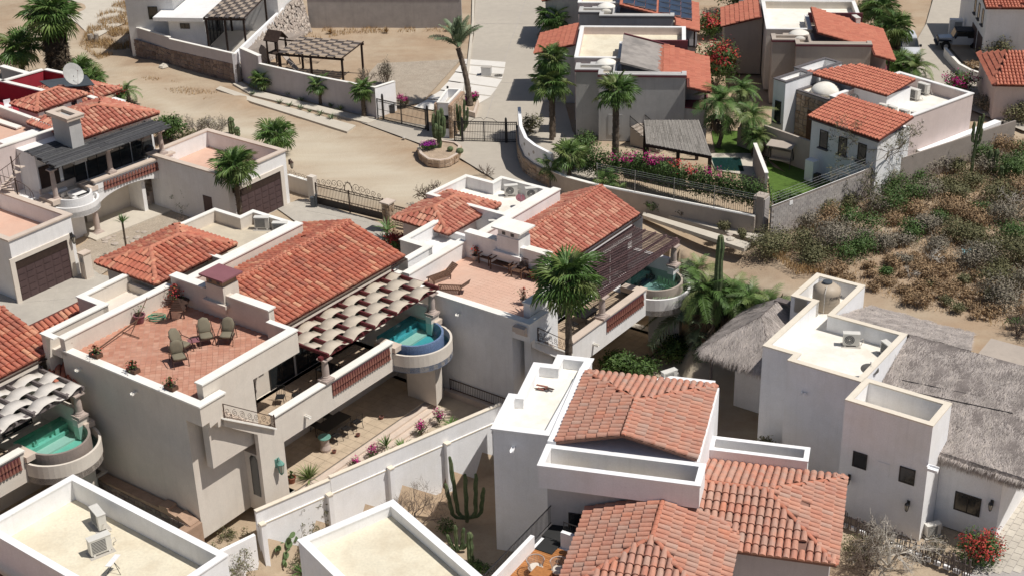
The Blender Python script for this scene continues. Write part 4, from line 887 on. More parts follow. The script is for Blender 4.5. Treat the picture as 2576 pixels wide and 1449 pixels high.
    thatch(th, f, [[A,B_,E_],[B_,C,F_,E_],[C,D,F_],[D,A,E_,F_]], 420, 'thatch', .5, .018, [(A,B_,(0,-1),1500,.6),(D,A,(-1,0),1500,.6)])
    for x, y in ((-4.7,3.0),(-.6,3.0),(-4.7,8.3),(-.7,8.3)): q = MB(f); q.tube([(x,y,-5.6),(x,y,-1.3)], .09, 8); q.build('post', 'greywood', th)
    q = MB(f); q.box(-3.6, 4.0, -5.6, -.05, 8.4, -1.9); q.build('back_wall', 'white2', th)
    q = MB(f); q.box(-2.7, 7.0, .5, -.2, 7.5, .62); q.build('ridge_board', 'greywood', th)
    return f
FT = tallhouse()
# ---------------------------------------------------------------- houses up the street
def dome(root, fr, x, y, z, r, m='roofwhite'):
    q = MB(fr); q.lathe((x,y,z), [(r*cos(rad(a)), r*.62*sin(rad(a))) for a in range(0, 90, 15)]+[(.02, r*.62)], 20); q.build('dome', m, root, True)
def casa2(o, label, wm='grey', trim='maroon', rf='roofcream', kind='half', z=5.4, wx=8.5, side=True, rx=10.4):
    f = Fr(-6.5, o); t = thing('stucco_house', label, 'house', (*f.w((4, 3)), 0))
    block(t, [(0,0),(1.85,0),(1.85,-1.1),(wx,-1.1),(wx,-.2),(3.2,-.2),(3.2,1.6),(0,1.6)], 0, z-.5, z, wm, rf, None, .3, fr=f)
    q = MB(f)
    for a, b, c, d in ((-.06,-.06,1.91,.36),(1.79,-1.16,wx+.06,-.8),(1.79,-.8,2.15,-.06),(-.06,.36,.3,1.6),(wx-.3,-.8,wx+.06,-.2)): q.box(a, b, z+.003, c, d, z+.08)
    q.build('parapet_cap', wm, t)
    q = MB(f)
    for a, b, c in ((-.09,-.09,1.79),(1.76,-1.19,wx+.09)): q.box(a, b, z-.14, c, b+.085, z-.0); q.box(a, b+.087, z-.14, a+.085, b+1.1 if c > 3 else 1.6, z-.0)
    q.build('trim', trim, t)
    q = MB(f); q.box(.1, .3, 0, wx-.2, 12, z-.9); q.build('wall', wm, t)
    dome(t, f, 2.3, 2.1, z-.35, .95)
    q = MB(f); q.box(1.0, 1.1, z-1, 3.5, 3.0, z-.3); q.build('dome_base', wm, t)
    block(t, [(-.3,3.4),(3.4,3.4),(3.4,7.4),(wx,7.4),(wx,12),(-.3,12)], 0, z-.75, z-.15, 'cream' if wm != 'grey' else 'pinkw', rf, 'white', .25, fr=f)
    q = MB(f); q.box(3.4, 7.3, z-.7, wx+.2, 7.5, z+.15); q.build('roof_trim', trim, t)
    # sloping roof, falling to the right
    h = z+.75; e = z-1.0; pl = lambda x: h-(h-e)*(x-3.45)/(rx-3.45)
    x2 = 6.9 if kind == 'half' else 3.5
    if kind == 'half':
        q = MB(f); q.prism([(3.45,-.18),(x2,-.18),(x2,7.0),(3.45,7.0)], [pl(3.45)-.15,pl(x2)-.15,pl(x2)-.15,pl(3.45)-.15], [pl(3.45),pl(x2),pl(x2),pl(3.45)]); q.build('bare_roof_slab', 'baredeck', t)
        q = MB(f); q.beam((3.5,7.0,h+.05),(x2+.2,6.9,pl(x2)+.05),.14,.1); q.build('roof_edge', trim, t)
        for k in range(24): q = MB(f); yy = -.1+k*.29; q.tube([(x2-.4+R.uniform(-.2,.2), yy, pl(x2)+.08),(x2+.35, yy+R.uniform(-.05,.05), pl(x2+.3)+.08)], .09, 5); q.build('loose_tile', 'tile4', t)
    fs = [[(rx,-2.1,e),(rx,6.4,e),(x2,7.0,pl(x2)),(x2,-.2,pl(x2)),(wx+.1,-.2,pl(wx+.1)),(wx+.1,-2.1,pl(wx+.1))]]
    if kind != 'solar': tiles(t, fs, 'tile4', fr=f, nobj=0, bed='under')
    else:
        tiles(t, fs, 'tile4', fr=f, nobj=0, bed='under')
        for i in range(2):
            for j in range(3):
                for k in range(4):
                    xa = 3.8+i*3.1+j*.98; ya = .1+k*1.62; q = MB(f); q.prism([(xa,ya),(xa+.94,ya),(xa+.94,ya+1.56),(xa,ya+1.56)], [pl(xa)+.14,pl(xa+.94)+.14]*1+[pl(xa+.94)+.14,pl(xa)+.14], [pl(xa)+.18,pl(xa+.94)+.18,pl(xa+.94)+.18,pl(xa)+.18]); pn = q.build('solar_panel', 'solar', t)
                    q = MB(f); q.prism([(xa-.02,ya-.02),(xa+.96,ya-.02),(xa+.96,ya+.02),(xa-.02,ya+.02)], [pl(xa)+.13]*4, [pl(xa)+.19,pl(xa+.9)+.19,pl(xa+.9)+.19,pl(xa)+.19]); q.build('panel_frame', 'alu', pn)
    q = MB(f); q.prism([(wx,-1.1),(rx-.4,-1.9),(rx-.4,5.9),(wx,5.9)], 0, 2.9) if 0 else q.prism([(wx+.003,-1.0),(rx-.2,-1.4),(rx-.2,5.6),(wx+.003,5.6)], 0, 2.75); q.build('porch_base', wm, t)
    q = MB(f); q.prism([(wx,-1.05),(rx-.1,-1.5),(rx-.1,5.7),(wx,5.7)], 2.753, 2.87); q.build('porch_ledge', trim, t)
    q = MB(f); q.box(rx-.45, -1.5, 2.87, rx-.3, -1.3, e); q.build('porch_post', 'darkwood', t)
    q = MB(f); q.box(wx-.3, 0.6, 2.8, rx-.3, .7, e-.1); q.build('porch_wall', wm, t)
    # left wing with its own small roof
    if side:
        tiles(t, [[(-3.9,7.4,4.3),(-3.8,13.0,4.3),(-.5,13.2,5.2),(-.5,7.2,5.2)]], 'tile4', fr=f, nobj=0)
        q = MB(f); q.prism([(-3.6,7.6),(-.4,7.5),(-.4,12.9),(-3.6,12.9)], 0, [4.2,5.0,5.0,4.2]); q.build('wing_wall', wm, t)
    return f, t
M['baredeck'] = mat('weathered_bare_roof', (.33,.30,.275), var=.15, tint=(.19,.175,.165), tintamt=.8, tscale=.7, bump=.5)
FD, HD = casa2((5.4,109.7), 'grey house behind the hedge with half its orange roof stripped bare', 'grey', 'maroon', 'roofcream', 'half')
FD2, HD2 = casa2((6.5,125.4), 'grey house with two blocks of solar panels on its roof at the top', 'grey', 'darktrim', 'roofcream', 'solar', wx=8.2)
FD3, HD3 = casa2((21.8,116.0), 'tan house with wide plain orange roof beside the white sail shades', 'tan', 'maroon', 'roofwhite', 'full', wx=7.8, rx=9.6, side=True)
q = MB(FD); q.box(2.6,-1.13,.5,3.7,-1.1,2.2) ; q.build('door_outline', 'grey', HD)
# white house beyond the scrub
f = Fr(-52, (21.7, 100.5)); FH = f
t = thing('white_house', 'white house behind the block wall with orange tiled wings and three dark windows', 'house', (*f.w((3, 5)), 0)); HW = t
q = MB(f); q.box(.15, .4, -.2, 6.15, 3.95, 4.4); q.build('front_wall', 'white2', t)
tiles(t, [[(-.15,.2,4.45),(6.4,.2,4.45),(6.4,3.9,5.25),(-.15,3.9,5.25)]], 'tile4', fr=f, nobj=0)
q = MB(f); q.box(0, .25, 4.2, 6.3, .39, 4.37); q.build('eave_trim', 'darktrim', t)
for x in (1.0, 2.75, 4.5): window(t, f, (x,.4), (x+.75,.4), 2.35, 3.7, (0,-1), sill='darktrim', n=1)
q = MB(f); q.box(5.0, .36, -.1, 5.8, .395, 1.1); q.build('low_window', 'glass', t)
block(t, [(-1.4,4.1),(5.4,4.1),(5.4,12.3),(-1.4,12.3)], 0, 3.9, 4.7, 'pinkw', 'roofwhite', 'white', .25, fr=f)
tiles(t, [[(-5.4,6.0,5.15),(2.1,6.3,5.15),(2.1,9.6,5.6),(-3.2,9.2,5.6)]], 'tile4', fr=f, nobj=0)
q = MB(f); q.box(-1.2, 6.6, 3.9, 1.9, 9.4, 5.0); q.box(-4.6, 6.8, 0, -1.42, 9.0, 5.0); q.build('clerestory_wall', 'white2', t)
block(t, [(-5.9,2.9),(-4.7,2.9),(-4.7,5.9),(-5.9,5.9)], 0, 4.9, 5.2, 'white2', 'roofwhite', 'darktrim', .2, fr=f)
block(t, [(-6.6,6.0),(-4.9,6.0),(-4.9,9.6),(-6.6,9.6)], 0, 4.4, 5.2, 'white2', 'roofwhite', 'darktrim', .2, fr=f)
window(t, f, (-5.6,2.9), (-5.0,2.9), 1.9, 3.6, (0,-1), sill='darktrim', n=1)
block(t, [(-4.68,4.2),(-1.4,4.2),(-1.4,6.4),(-4.68,6.4)], 0, 4.2, 4.3, 'tan', 'roofwhite', 'darktrim', .2, fr=f)
stonewall(t, f.w((-4.66,4.18)), f.w((-1.5,4.18)), .2, 4.1, .2, 4.1, m='tanstone', sz=.4)
q = MB(f); q.box(-3.4, 4.08, .3, -2.2, 4.14, 3.1); q.build('wooden_door', 'teak', t)
dome(t, f, -3.0, 5.6, 4.3, 1.15)
q = MB(f); q.box(5.42, 6.0, -.5, 6.0, 15.5, 1.9); q.build('side_wall', 'white2', t)
tt = thing('garden_wall', 'beige garden wall stepping up beside the artificial lawn and white house', 'wall', (*f.w((-3,3)), 0))
q = MB(f); q.vprism([(0,0),(.2,0),(.2,2.4),(0,2.4)], -4.6, 0.0); q.v = [(x, y+.6, z) for x, y, z in q.v]; q.box(-7.2, .55, 0, -4.62, .78, 1.5); q.box(-6.2,.57,1.5,-4.62,.76,2.0); q.build('wall', 'tan', tt)
# houses at the right and top edges
f = Fr(38, (41.9, 123.6)); t = thing('white_house', 'white house with garage doors beside the parked off-road car in the top right corner', 'house', (*f.w((4,2)), 0))
f = Fr(-6.5, (41.9, 124.3)); q = MB(f); q.box(0,0,0,9,12,5.3); q.box(.2,-2.2,2.6,9,0,5.3) if 0 else None; q.build('wall', 'white2', t)
tiles(t, [[(-.3,-.5,5.3),(9,-.5,5.3),(9,5,6.4),(-.3,5,6.4)]], 'tile4', fr=f, nobj=0)
for y in (1.2, 3.0, 4.8): window(t, f, (0,y), (0,y+.7), 3.2, 4.6, (-1,0), sill='darktrim', n=1)
for y in (.6, 3.2): q = MB(f); q.box(-.04, y, .05, 0, y+2.2, 2.3); q.build('garage_door', 'door', t)
t = thing('tan_house', 'tan walled house with plain orange roof at the right edge', 'house', (42, 112, 0))
f = Fr(-8, (38.4, 110.6)); q = MB(f); q.box(.3,.3,0,9,8,2.9); q.build('wall', 'pinkw', t)
tiles(t, [[(0,-.1,3.0),(9,-.1,3.0),(9,4.5,4.6),(1.8,4.5,4.4)],[(0,8,3.0),(0,-.1,3.0),(1.8,4.5,4.4)]], 'tile4', fr=f, nobj=0)
window(t, f, (3.2,.3), (4.4,.3), .6, 2.2, (0,-1), n=1)
t = thing('grey_house', 'plain light grey wall with one dark window behind the tan house at the top edge', 'house', (32, 135, 0))
f = Fr(-6.5, (22, 133)); q = MB(f); q.box(0,0,0,10,8,5.6); q.build('wall', 'white', t); window(t, f, (6.2,0), (8.2,0), 3.2, 4.4, (0,-1), n=2)
# modern house and its retaining wall, top left
def modern():
    f = Fr(-8, (-31.7, 130.6)); g = 1.4
    t = thing('modern_house', 'low modern grey house with thin overhanging flat roof and pergola at the top left', 'house', (*f.w((2,2)), g))
    q = MB(f); q.box(-.2,-.2,4.15,4.5,7,4.5); q.build('roof_slab', 'white', t)
    q = MB(f); q.box(.9,.6,0,4.3,7,4.15); q.box(-3.6,2.2,0,.9,9,5.6); q.build('wall', 'white', t)
    q = MB(f); q.box(-3.8,2.0,5.6,1.6,9.2,5.75); q.build('rear_roof_slab', 'white', t)
    window(t, f, (2.0,.6), (2.9,.6), 3.25, 3.75, (0,-1), n=2)
    for k in range(5): window(t, f, (4.3,.9+k*.95), (4.3,1.8+k*.95), 1.45, 3.9, (1,0), n=1, name='sliding_door')
    q = MB(f); q.box(4.5,6.4,0,9.6,12,5.0); q.build('east_wall', 'white', t)
    window(t, f, (-1.5,2.2), (-.6,2.2), 3.6, 4.8, (0,-1), n=1)
    p = thing('shade_pergola', 'checkered shade pergola on dark posts leaning on the modern grey house', 'pergola', (*f.w((7,2)), g))
    pergola_check(p, f, (4.9,-1.0,8.6,6.2), 4.55, g, 4, 9)
    # retaining wall of rubble with white parapet
    a, b, c = (-34.8,133.4), (-30.6,130.0), (-23.8,124.8)
    w2 = thing('retaining_wall', 'dark rubble stone retaining wall below the modern grey house', 'wall', (-29, 129, 0))
    for (p0, p1, za, zb_) in ((a,b,1.7,1.6),(b,c,1.6,1.7)):
        q = MB(); d = Vector((p1[0]-p0[0], p1[1]-p0[1])).normalized(); n = Vector((-d.y, d.x))*.4
        q.prism([p0, p1, (p1[0]+n.x,p1[1]+n.y), (p0[0]+n.x,p0[1]+n.y)], -.3, [za-.05,zb_-.05,zb_-.05,za-.05]); q.build('mortar_core', 'mortar', w2)
        stonewall(w2, p0, p1, -.2, za, -.2, zb_, m='stone', sz=.42)
    stonewall(w2, (-35.6,135.2), a, -.2, 1.5, -.2, 1.7, m='stone', sz=.42)
    q = MB(); q.prism([(-35.6,135.2), a, (-34.4,133.7), (-35.2,135.4)], -.3, 1.5); q.build('mortar_end', 'mortar', w2)
    q = MB(); fl = [(-35.2,135.4),(-34.5,133.8),(-30.3,130.5),(-23.8,125.4),(-20.2,140),(-35,146)]; q.prism(fl, -.5, 1.42); o = q.build('terrace_fill', 'conc', w2)
    w3 = thing('garden_wall', 'pale lilac garden wall on top of the rubble retaining wall', 'wall', (-29, 129, 1.6))
    for (p0, p1, za, zb_) in (((-34.0,133.0),b,2.75,2.7),(b,c,2.55,2.6),((-34.0,133.0),(-33.2,139),2.75,3.3)):
        d = Vector((p1[0]-p0[0], p1[1]-p0[1])).normalized(); n = Vector((-d.y, d.x))*.2
        q = MB(); q.prism([p0, p1, (p1[0]+n.x,p1[1]+n.y), (p0[0]+n.x,p0[1]+n.y)], 1.3, [za,zb_,zb_,za]); q.build('wall', 'shadowed', w3)
        q = MB(); m_ = n*.2; q.prism([(p0[0]-m_.x,p0[1]-m_.y), (p1[0]-m_.x,p1[1]-m_.y), (p1[0]+n.x+m_.x,p1[1]+n.y+m_.y), (p0[0]+n.x+m_.x,p0[1]+n.y+m_.y)], [za+.003,zb_+.003,zb_+.003,za+.003], [za+.06,zb_+.06,zb_+.06,za+.06]); q.build('coping', 'cap', w3)
    w4 = thing('terrace_wall', 'sloping white terrace wall between the modern pergola and the rubble bank', 'wall', (-22, 129, 1))
    for a_, b_ in (((-23.8,124.8),(-21.0,137)),):
        q = MB(); q.prism([a_, b_, (b_[0]-.25,b_[1]), (a_[0]-.25,a_[1])], 0, [2.6,3.2,3.2,2.6]); q.build('wall', 'white2', w4)
    w5 = thing('rubble_bank', 'pale rubble faced bank between the modern house and the empty sandy lot', 'bank', (-20, 134, 0))
    q = MB(); q.add([(-23.4,125.2,0),(-18.9,140.0,.0),(-19.9,141.5,3.4),(-21.6,136,3.0),(-23.6,126.0,2.3)], [(0,1,2,3,4)]); o = q.build('bank_face', 'mortar', w5)
    q = MB(); 
    for k in range(900):
        s = R.random(); h = R.random(); bx = -23.4+4.5*s; by = 125.2+14.8*s; tx = -23.7+3.8*s; ty_ = 126.0+15.5*s; tz = 2.3+1.1*s
        x, y, z = bx+(tx-bx)*h, by+(ty_-by)*h, tz*h; r = R.uniform(.12,.24)
        nn = Vector((.85,-.25,.4)).normalized(); u = nn.cross(Vector((0,0,1))).normalized(); v = u.cross(nn); c0 = Vector((x,y,z))
        a0 = R.random()*6; pts = [c0+(u*cos(a0+j*2*pi/6)+v*sin(a0+j*2*pi/6))*r*R.uniform(.75,1.1)+nn*.03 for j in range(6)]
        q.add(pts+[c0+nn*.1], [(j,(j+1)%6,6) for j in range(6)], R.random())
    o = q.build('rubble', 'palestone', w5); o['kind'] = 'stuff'
M['meshpanel'] = mat('tan_shade_mesh', (.36,.29,.23), var=.1); M['meshdark'] = mat('dark_shade_mesh', (.10,.085,.08), var=.15)
def pergola_check(p, f, rc, z, g, nx, ny, shade='M'):
    x0, y0, x1, y1 = rc
    for x, y in ((x0+.1,y0+.15),(x1-.1,y0+.15),(x0+.1,y1-.15),(x1-.1,y1-.15),((x0+x1)/2,y0+.15)):
        q = MB(f); q.box(x-.08,y-.08,g,x+.08,y+.08,z-.02); q.build('post', 'darkwood', p)
    for y in (y0+.1, y1-.1): q = MB(f); q.box(x0-.1,y-.07,z,x1+.1,y+.07,z+.18); q.build('beam', 'darkwood', p)
    for k in range(nx*2+1): x = x0+(x1-x0)*k/(nx*2); q = MB(f); q.box(x-.035,y0-.15,z+.183,x+.035,y1+.15,z+.28); q.build('rafter', 'darkwood', p)
    for i in range(nx*2):
        for j in range(ny):
            xa = x0+(x1-x0)*i/(nx*2); xb = x0+(x1-x0)*(i+1)/(nx*2); ya = y0+(y1-y0)*j/ny; yb = y0+(y1-y0)*(j+1)/ny
            q = MB(f); q.box(xa+.04, ya+.02, z+.283+(.04 if (i+j)%2 else 0), xb-.04, yb-.02, z+.30+(.04 if (i+j)%2 else 0)); q.build('shade_panel', 'meshpanel' if (i+j)%2 else 'meshdark', p)
modern()
# ---------------------------------------------------------------- garages and houses on the left
def garage_door(root, fr, a, b, z0, z1, nrm, cols=6, rows=5):
    a = Vector(a); b = Vector(b); nv = Vector(nrm); d = (b-a); l = d.length; d /= l
    q = MB(fr); q.prism([tuple(a), tuple(b), tuple(b+nv*.02), tuple(a+nv*.02)], z0, z1); q.build('door_sheet', 'door', root)
    for i in range(rows):
        for j in range(cols):
            s0 = l*j/cols+.05; s1 = l*(j+1)/cols-.05; za = z0+(z1-z0)*i/rows+.04; zc = z0+(z1-z0)*(i+1)/rows-.04
            q = MB(fr); q.prism([tuple(a+d*s0+nv*.021), tuple(a+d*s1+nv*.021), tuple(a+d*(s1-.04)+nv*.05), tuple(a+d*(s0+.04)+nv*.05)], za, zc); q.build('door_panel', 'door', root)
def garage(label, fr, w, d, zc, doorx, side=None, cm='capbeige', fm='pavelight', wm='white'):
    """door faces local +x; box spans x -w..0, y 0..d"""
    t = thing('garage', label, 'garage', (*fr.w((-w/2, d/2)), 0))
    block(t, [(-w,0),(0,0),(0,d),(-w,d)], -.3, zc-1.15, zc, wm, fm, cm, .3, fr=fr, ov=.1, ch=.1)
    y0, y1 = doorx
    q = MB(fr); q.box(.003, y0-.35, 0, .1, y0, 2.75); q.box(.003, y1, 0, .1, y1+.35, 2.75); q.box(.003, y0-.35, 2.75, .1, y1+.35, 3.05); q.build('door_surround', 'cream', t)
    q = MB(fr); q.box(.002, y0, 2.2, .05, y1, 2.75); q.build('door_header', 'darkwood', t)
    garage_door(t, fr, (.003, y0), (.003, y1), .02, 2.2, (1, 0))
    return t
# garage 1 (left edge)
fg1 = Fr(-37, (-28.25, 86.9)); p = fg1
f = Fr(-127+90, (-28.25, 86.9)); g1 = Fr(-37, PX(173.0, 547.0, 4.3)); o1 = PX(180, 572, 4.3)
G1 = Fr(-37, (o1[0]-4.9*.6, o1[1]-4.9*.8)) if 0 else Fr(-37, (-31.2, 83.0))
T1 = garage('cream garage with brown panel door and red roof terrace at the left edge', Fr(-37, (-31.1, 83.0)), 7.5, 4.75, 4.2, (-1.2+1.3, 4.1))
G2 = Fr(-36.6, PX(717, 379, 4.05)); o2 = G2.w((0, -5.75))
T2 = garage('white garage with tan roof, brown panel door and a small fan palm before it', Fr(-36.6, o2[:2]), 7.9, 5.75, 4.0, (1.0, 5.0))
fG2 = Fr(-36.6, o2[:2])
q = MB(fG2); q.box(-2.6, -.03, 0, -1.75, .0, 2.1); q.build('side_door', 'door', T2)
# house E with slatted black deck roof and arch
fE = Fr(-41, PX(*( (140+0)*0+ (b0 := PX(0,0,0))[0]*0 + 0 ,0),0)) if 0 else Fr(-41, (-28.3, 93.3))
def houseE():
    f = fE; t = thing('arched_house', 'white house left of the garages with black slatted deck roof and dry round basin', 'house', (*f.w((-3, 3)), 0))
    # f: x toward the street side, y along the deck front; front at x=0
    q = MB(f); q.box(-6.5, -4.8, 0, -3.2, 6.6, 3.2); q.box(-6.5, -3.0, 3.2, -2.0, 6.6, 6.2); q.box(-3.2,-4.8,0,-1.6,-1.2,3.4); q.build('wall', 'white', t)
    q = MB(f); q.box(-3.2, -1.5, 2.9, 0, 6.6, 3.2); q.build('deck_slab', 'white', t)
    # arch wall in the front plane
    y0, y1, n = -.2, 5.6, 20; q = MB(f); ym = (y0+y1)/2; hw = (y1-y0)/2
    pts = [(y1+1.2, .0), (y1+1.2, 3.2), (y0-1.6, 3.2), (y0-1.6, 2.0), (y0-.3, 2.0), (y0-.05, 1.75)]+[(ym-hw*cos(pi*k/n), 1.75+1.0*sin(pi*k/n)) for k in range(1, n)]+[(y1+.05, 1.75), (y1+.6, 1.75), (y1+.6, 0)]
    q.vprism(pts, -.25, 0); q.build('arch_wall', 'white', t)
    q = MB(f); q.box(-.3, -.0, 3.2, 0.02, 6.6, 3.75); q.build('deck_parapet', 'white', t)
    q = MB(f); q.box(-.4, -.1, 3.753, .1, 6.8, 3.87); q.build('parapet_cap', 'capbeige', t)
    lattice_panel(t, f, .03, .6, 5.8, 3.0, 3.6, 20)
    for y in (-.3, 5.7): column(t, f, -.15, y, 0, 1.95, .2)
    for x, y in ((-.35,-2.9),(-.35,1.6),(-.35,6.0)): column(t, f, x, y, 3.88 if y > 0 else 3.3, 1.75 if y > 0 else 2.3, .17)
    q = MB(f); q.box(-1.6,-4.3,3.2,-.1,-2.6,3.32); q.build('column_ledge', 'capbeige', t)
    window(t, f, (-3.19,-.6), (-3.19,1.0), .1, 2.4, (1,0), n=2, name='sliding_door'); window(t, f, (-3.19,1.2), (-3.19,3.4), .1, 2.4, (1,0), n=3, name='sliding_door')
    for k in range(4): window(t, f, (-1.99,-1.1+k*1.9), (-1.99,.7+k*1.9), 3.3, 5.4, (1,0), n=2, name='sliding_door')
    q = MB(f); q.box(-1.98,-2.9,3.3,-1.93,-1.4,5.3); q.build('dark_panel', 'darkwood', t)
    q = MB(f); q.box(-3.3, 3.9, 0, -.4, 4.2, 2.8); q.build('cross_wall', 'white', t)
    for k in range(8): q = MB(f); q.box(-2.9+k*.0, 4.4+.0, 0, -1.5, 4.4+1.8-k*.22, .25*(k+1)) if 0 else q.box(-2.6, 4.35+k*.24, 0, -1.2, 4.35+(k+1)*.24, .25*(k+1)); q.build('stair_step', 'capbeige', t)
    # round dry basin
    poolset(t, f, (.0-.3, -1.65), 1.15, -1.9, 3.45, 'cream', 'white', 'white', 3.05, 2.35, 1.55, dry=True)
    q = MB(f); q.box(-2.0,-3.1,3.3,-1.85,-.3,3.75); q.build('basin_back', 'capbeige', t)
    q = MB(f); q.prism([(-1.6,-2.4),(-.6,-2.2),(-.6,-.9),(-1.6,-.7)], 0, 2.4); q.build('basin_pier', 'white', t)
    # patio slab and the shaded terrace
    q = MB(f); q.box(-3.2,-1.2,.0,.9,6.5,.12); q.build('patio_slab', 'walk', t)
    # deck roof of close-laid black slats
    me = MB(); me.box(0,-.075,-.03,1,.075,.03); me = me.mesh('roof_slat', 'greywoodk'); rl = t.location
    n = 21
    for k in range(n):
        s = k/(n-1); x = -2.9+3.5*s; ya = -3.1+R.uniform(-.15,.15); yb = 6.3+R.uniform(-.25,.25); z = 6.32-.3*s+R.uniform(-.02,.02)
        if x < -1.3: yb = -.7
        for (c, d) in ((ya, (ya+yb)/2-.02+R.uniform(-1,1)), (None, yb)):
            if c is None: c = pe
            pe = d+.02; L = d-c; p = f.w((x, c, z))
            inst(me, 'roof_slat', Matrix.Translation((p[0]-rl[0], p[1]-rl[1], z-rl[2]))@Matrix.Rotation(f.a+pi/2+R.uniform(-.006,.006), 4, 'Z')@Matrix.Diagonal((L, 1.1, 1, 1)), t)
    for y in (-2.8,-.4,1.8,4.0,6.0): q = MB(f); q.box(-2.0, y-.06, 5.85, .5, y+.06, 5.95); q.build('roof_joist', 'greywoodk', t)
    q = MB(f); q.box(-.45,-3.0,5.65,-.25,6.3,5.84); q.build('front_beam', 'greywoodk', t)
    # chimney, tiled roof, salmon terrace
    q = MB(f); q.box(-3.0,-.65,5.0,-1.0,.3,8.2); q.build('chimney_stack', 'grey', t)
    block(t, [(-3.2,-.85),(-.8,-.85),(-.8,.5),(-3.2,.5)], 8.15, 8.2, 8.35, 'capbeige', 'acg', 'capbeige', .36, fr=f, ov=.04, wall='chimney_cap')
    A, B_, C, D, E_ = (-1.5,.0,6.42), (-1.4,6.95,6.42), (-7.4,6.4,6.42), (-7.4,.0,6.42), (-4.2,2.4,7.4); F_ = (-3.9,3.6,7.45)
    tiles(t, [[A,B_,F_,E_],[B_,C,F_],[C,D,E_,F_],[D,A,E_]], 'tile3', fr=f, nobj=150, ridges=[(A,E_),(B_,F_),(E_,F_)])
    q = MB(f); q.box(-7.0,.2,0,-2.05,6.2,6.3); q.build('upper_wall', 'cream', t)
    block(t, [(-12,-8),(-4.2,-8),(-4.2,.6),(-12,.6)], 0, 5.9, 6.6, 'pinkw', 'pavelight', 'cap', .25, fr=f)
    # spiral stair with rail
    c = (-2.2, -4.6); s = thing('spiral_stair', 'rusty spiral stair with pale treads at the left side of the slatted deck', 'stair', (*f.w(c), 2.0))
    q = MB(f); q.tube([(c[0],c[1],2.0),(c[0],c[1],6.6)], .05, 8); q.build('centre_pole', 'rust', s)
    for k in range(15):
        a = k*.42+.4; q = MB(f); z = 2.2+k*.27; q.prism([(c[0]+.05*cos(a),c[1]+.05*sin(a)),(c[0]+1.0*cos(a),c[1]+1.0*sin(a)),(c[0]+1.0*cos(a+.42),c[1]+1.0*sin(a+.42))], z, z+.05); q.build('tread', 'capbeige', s)
        q = MB(f); q.tube([(c[0]+.98*cos(a),c[1]+.98*sin(a),z),(c[0]+.98*cos(a),c[1]+.98*sin(a),z+.9)], .015, 4); q.build('rail_post', 'rust', s)
    q = MB(f); q.tube([(c[0]+.98*cos(k*.21+.4),c[1]+.98*sin(k*.21+.4),3.1+k*.135) for k in range(30)], .022, 5); q.build('handrail', 'rust', s)
    g = thing('barbecue', 'black barbecue grill on the deck corner under the slatted roof', 'grill', (*f.w((-1.3,5.6)), 3.2))
    q = MB(f); q.lathe((-1.3,5.6,4.0),[(.3,0),(.36,.15),(.3,.35),(.1,.45)],12); q.build('bowl', 'black', g)
    for dx,dy in ((-.2,-.2),(.2,-.2),(0,.25)): q = MB(f); q.tube([(-1.3+dx,5.6+dy,3.2),(-1.3+dx*.6,5.6+dy*.6,4.05)],.025,5); q.build('leg','black',g)
M['greywoodk'] = mat('blackened_slat', (.06,.06,.065), rnd='obj', rndcols=[(.04,.04,.045),(.085,.085,.09),(.06,.06,.064),(.12,.12,.12)], var=.25, bump=.5, scale=6)
houseE()
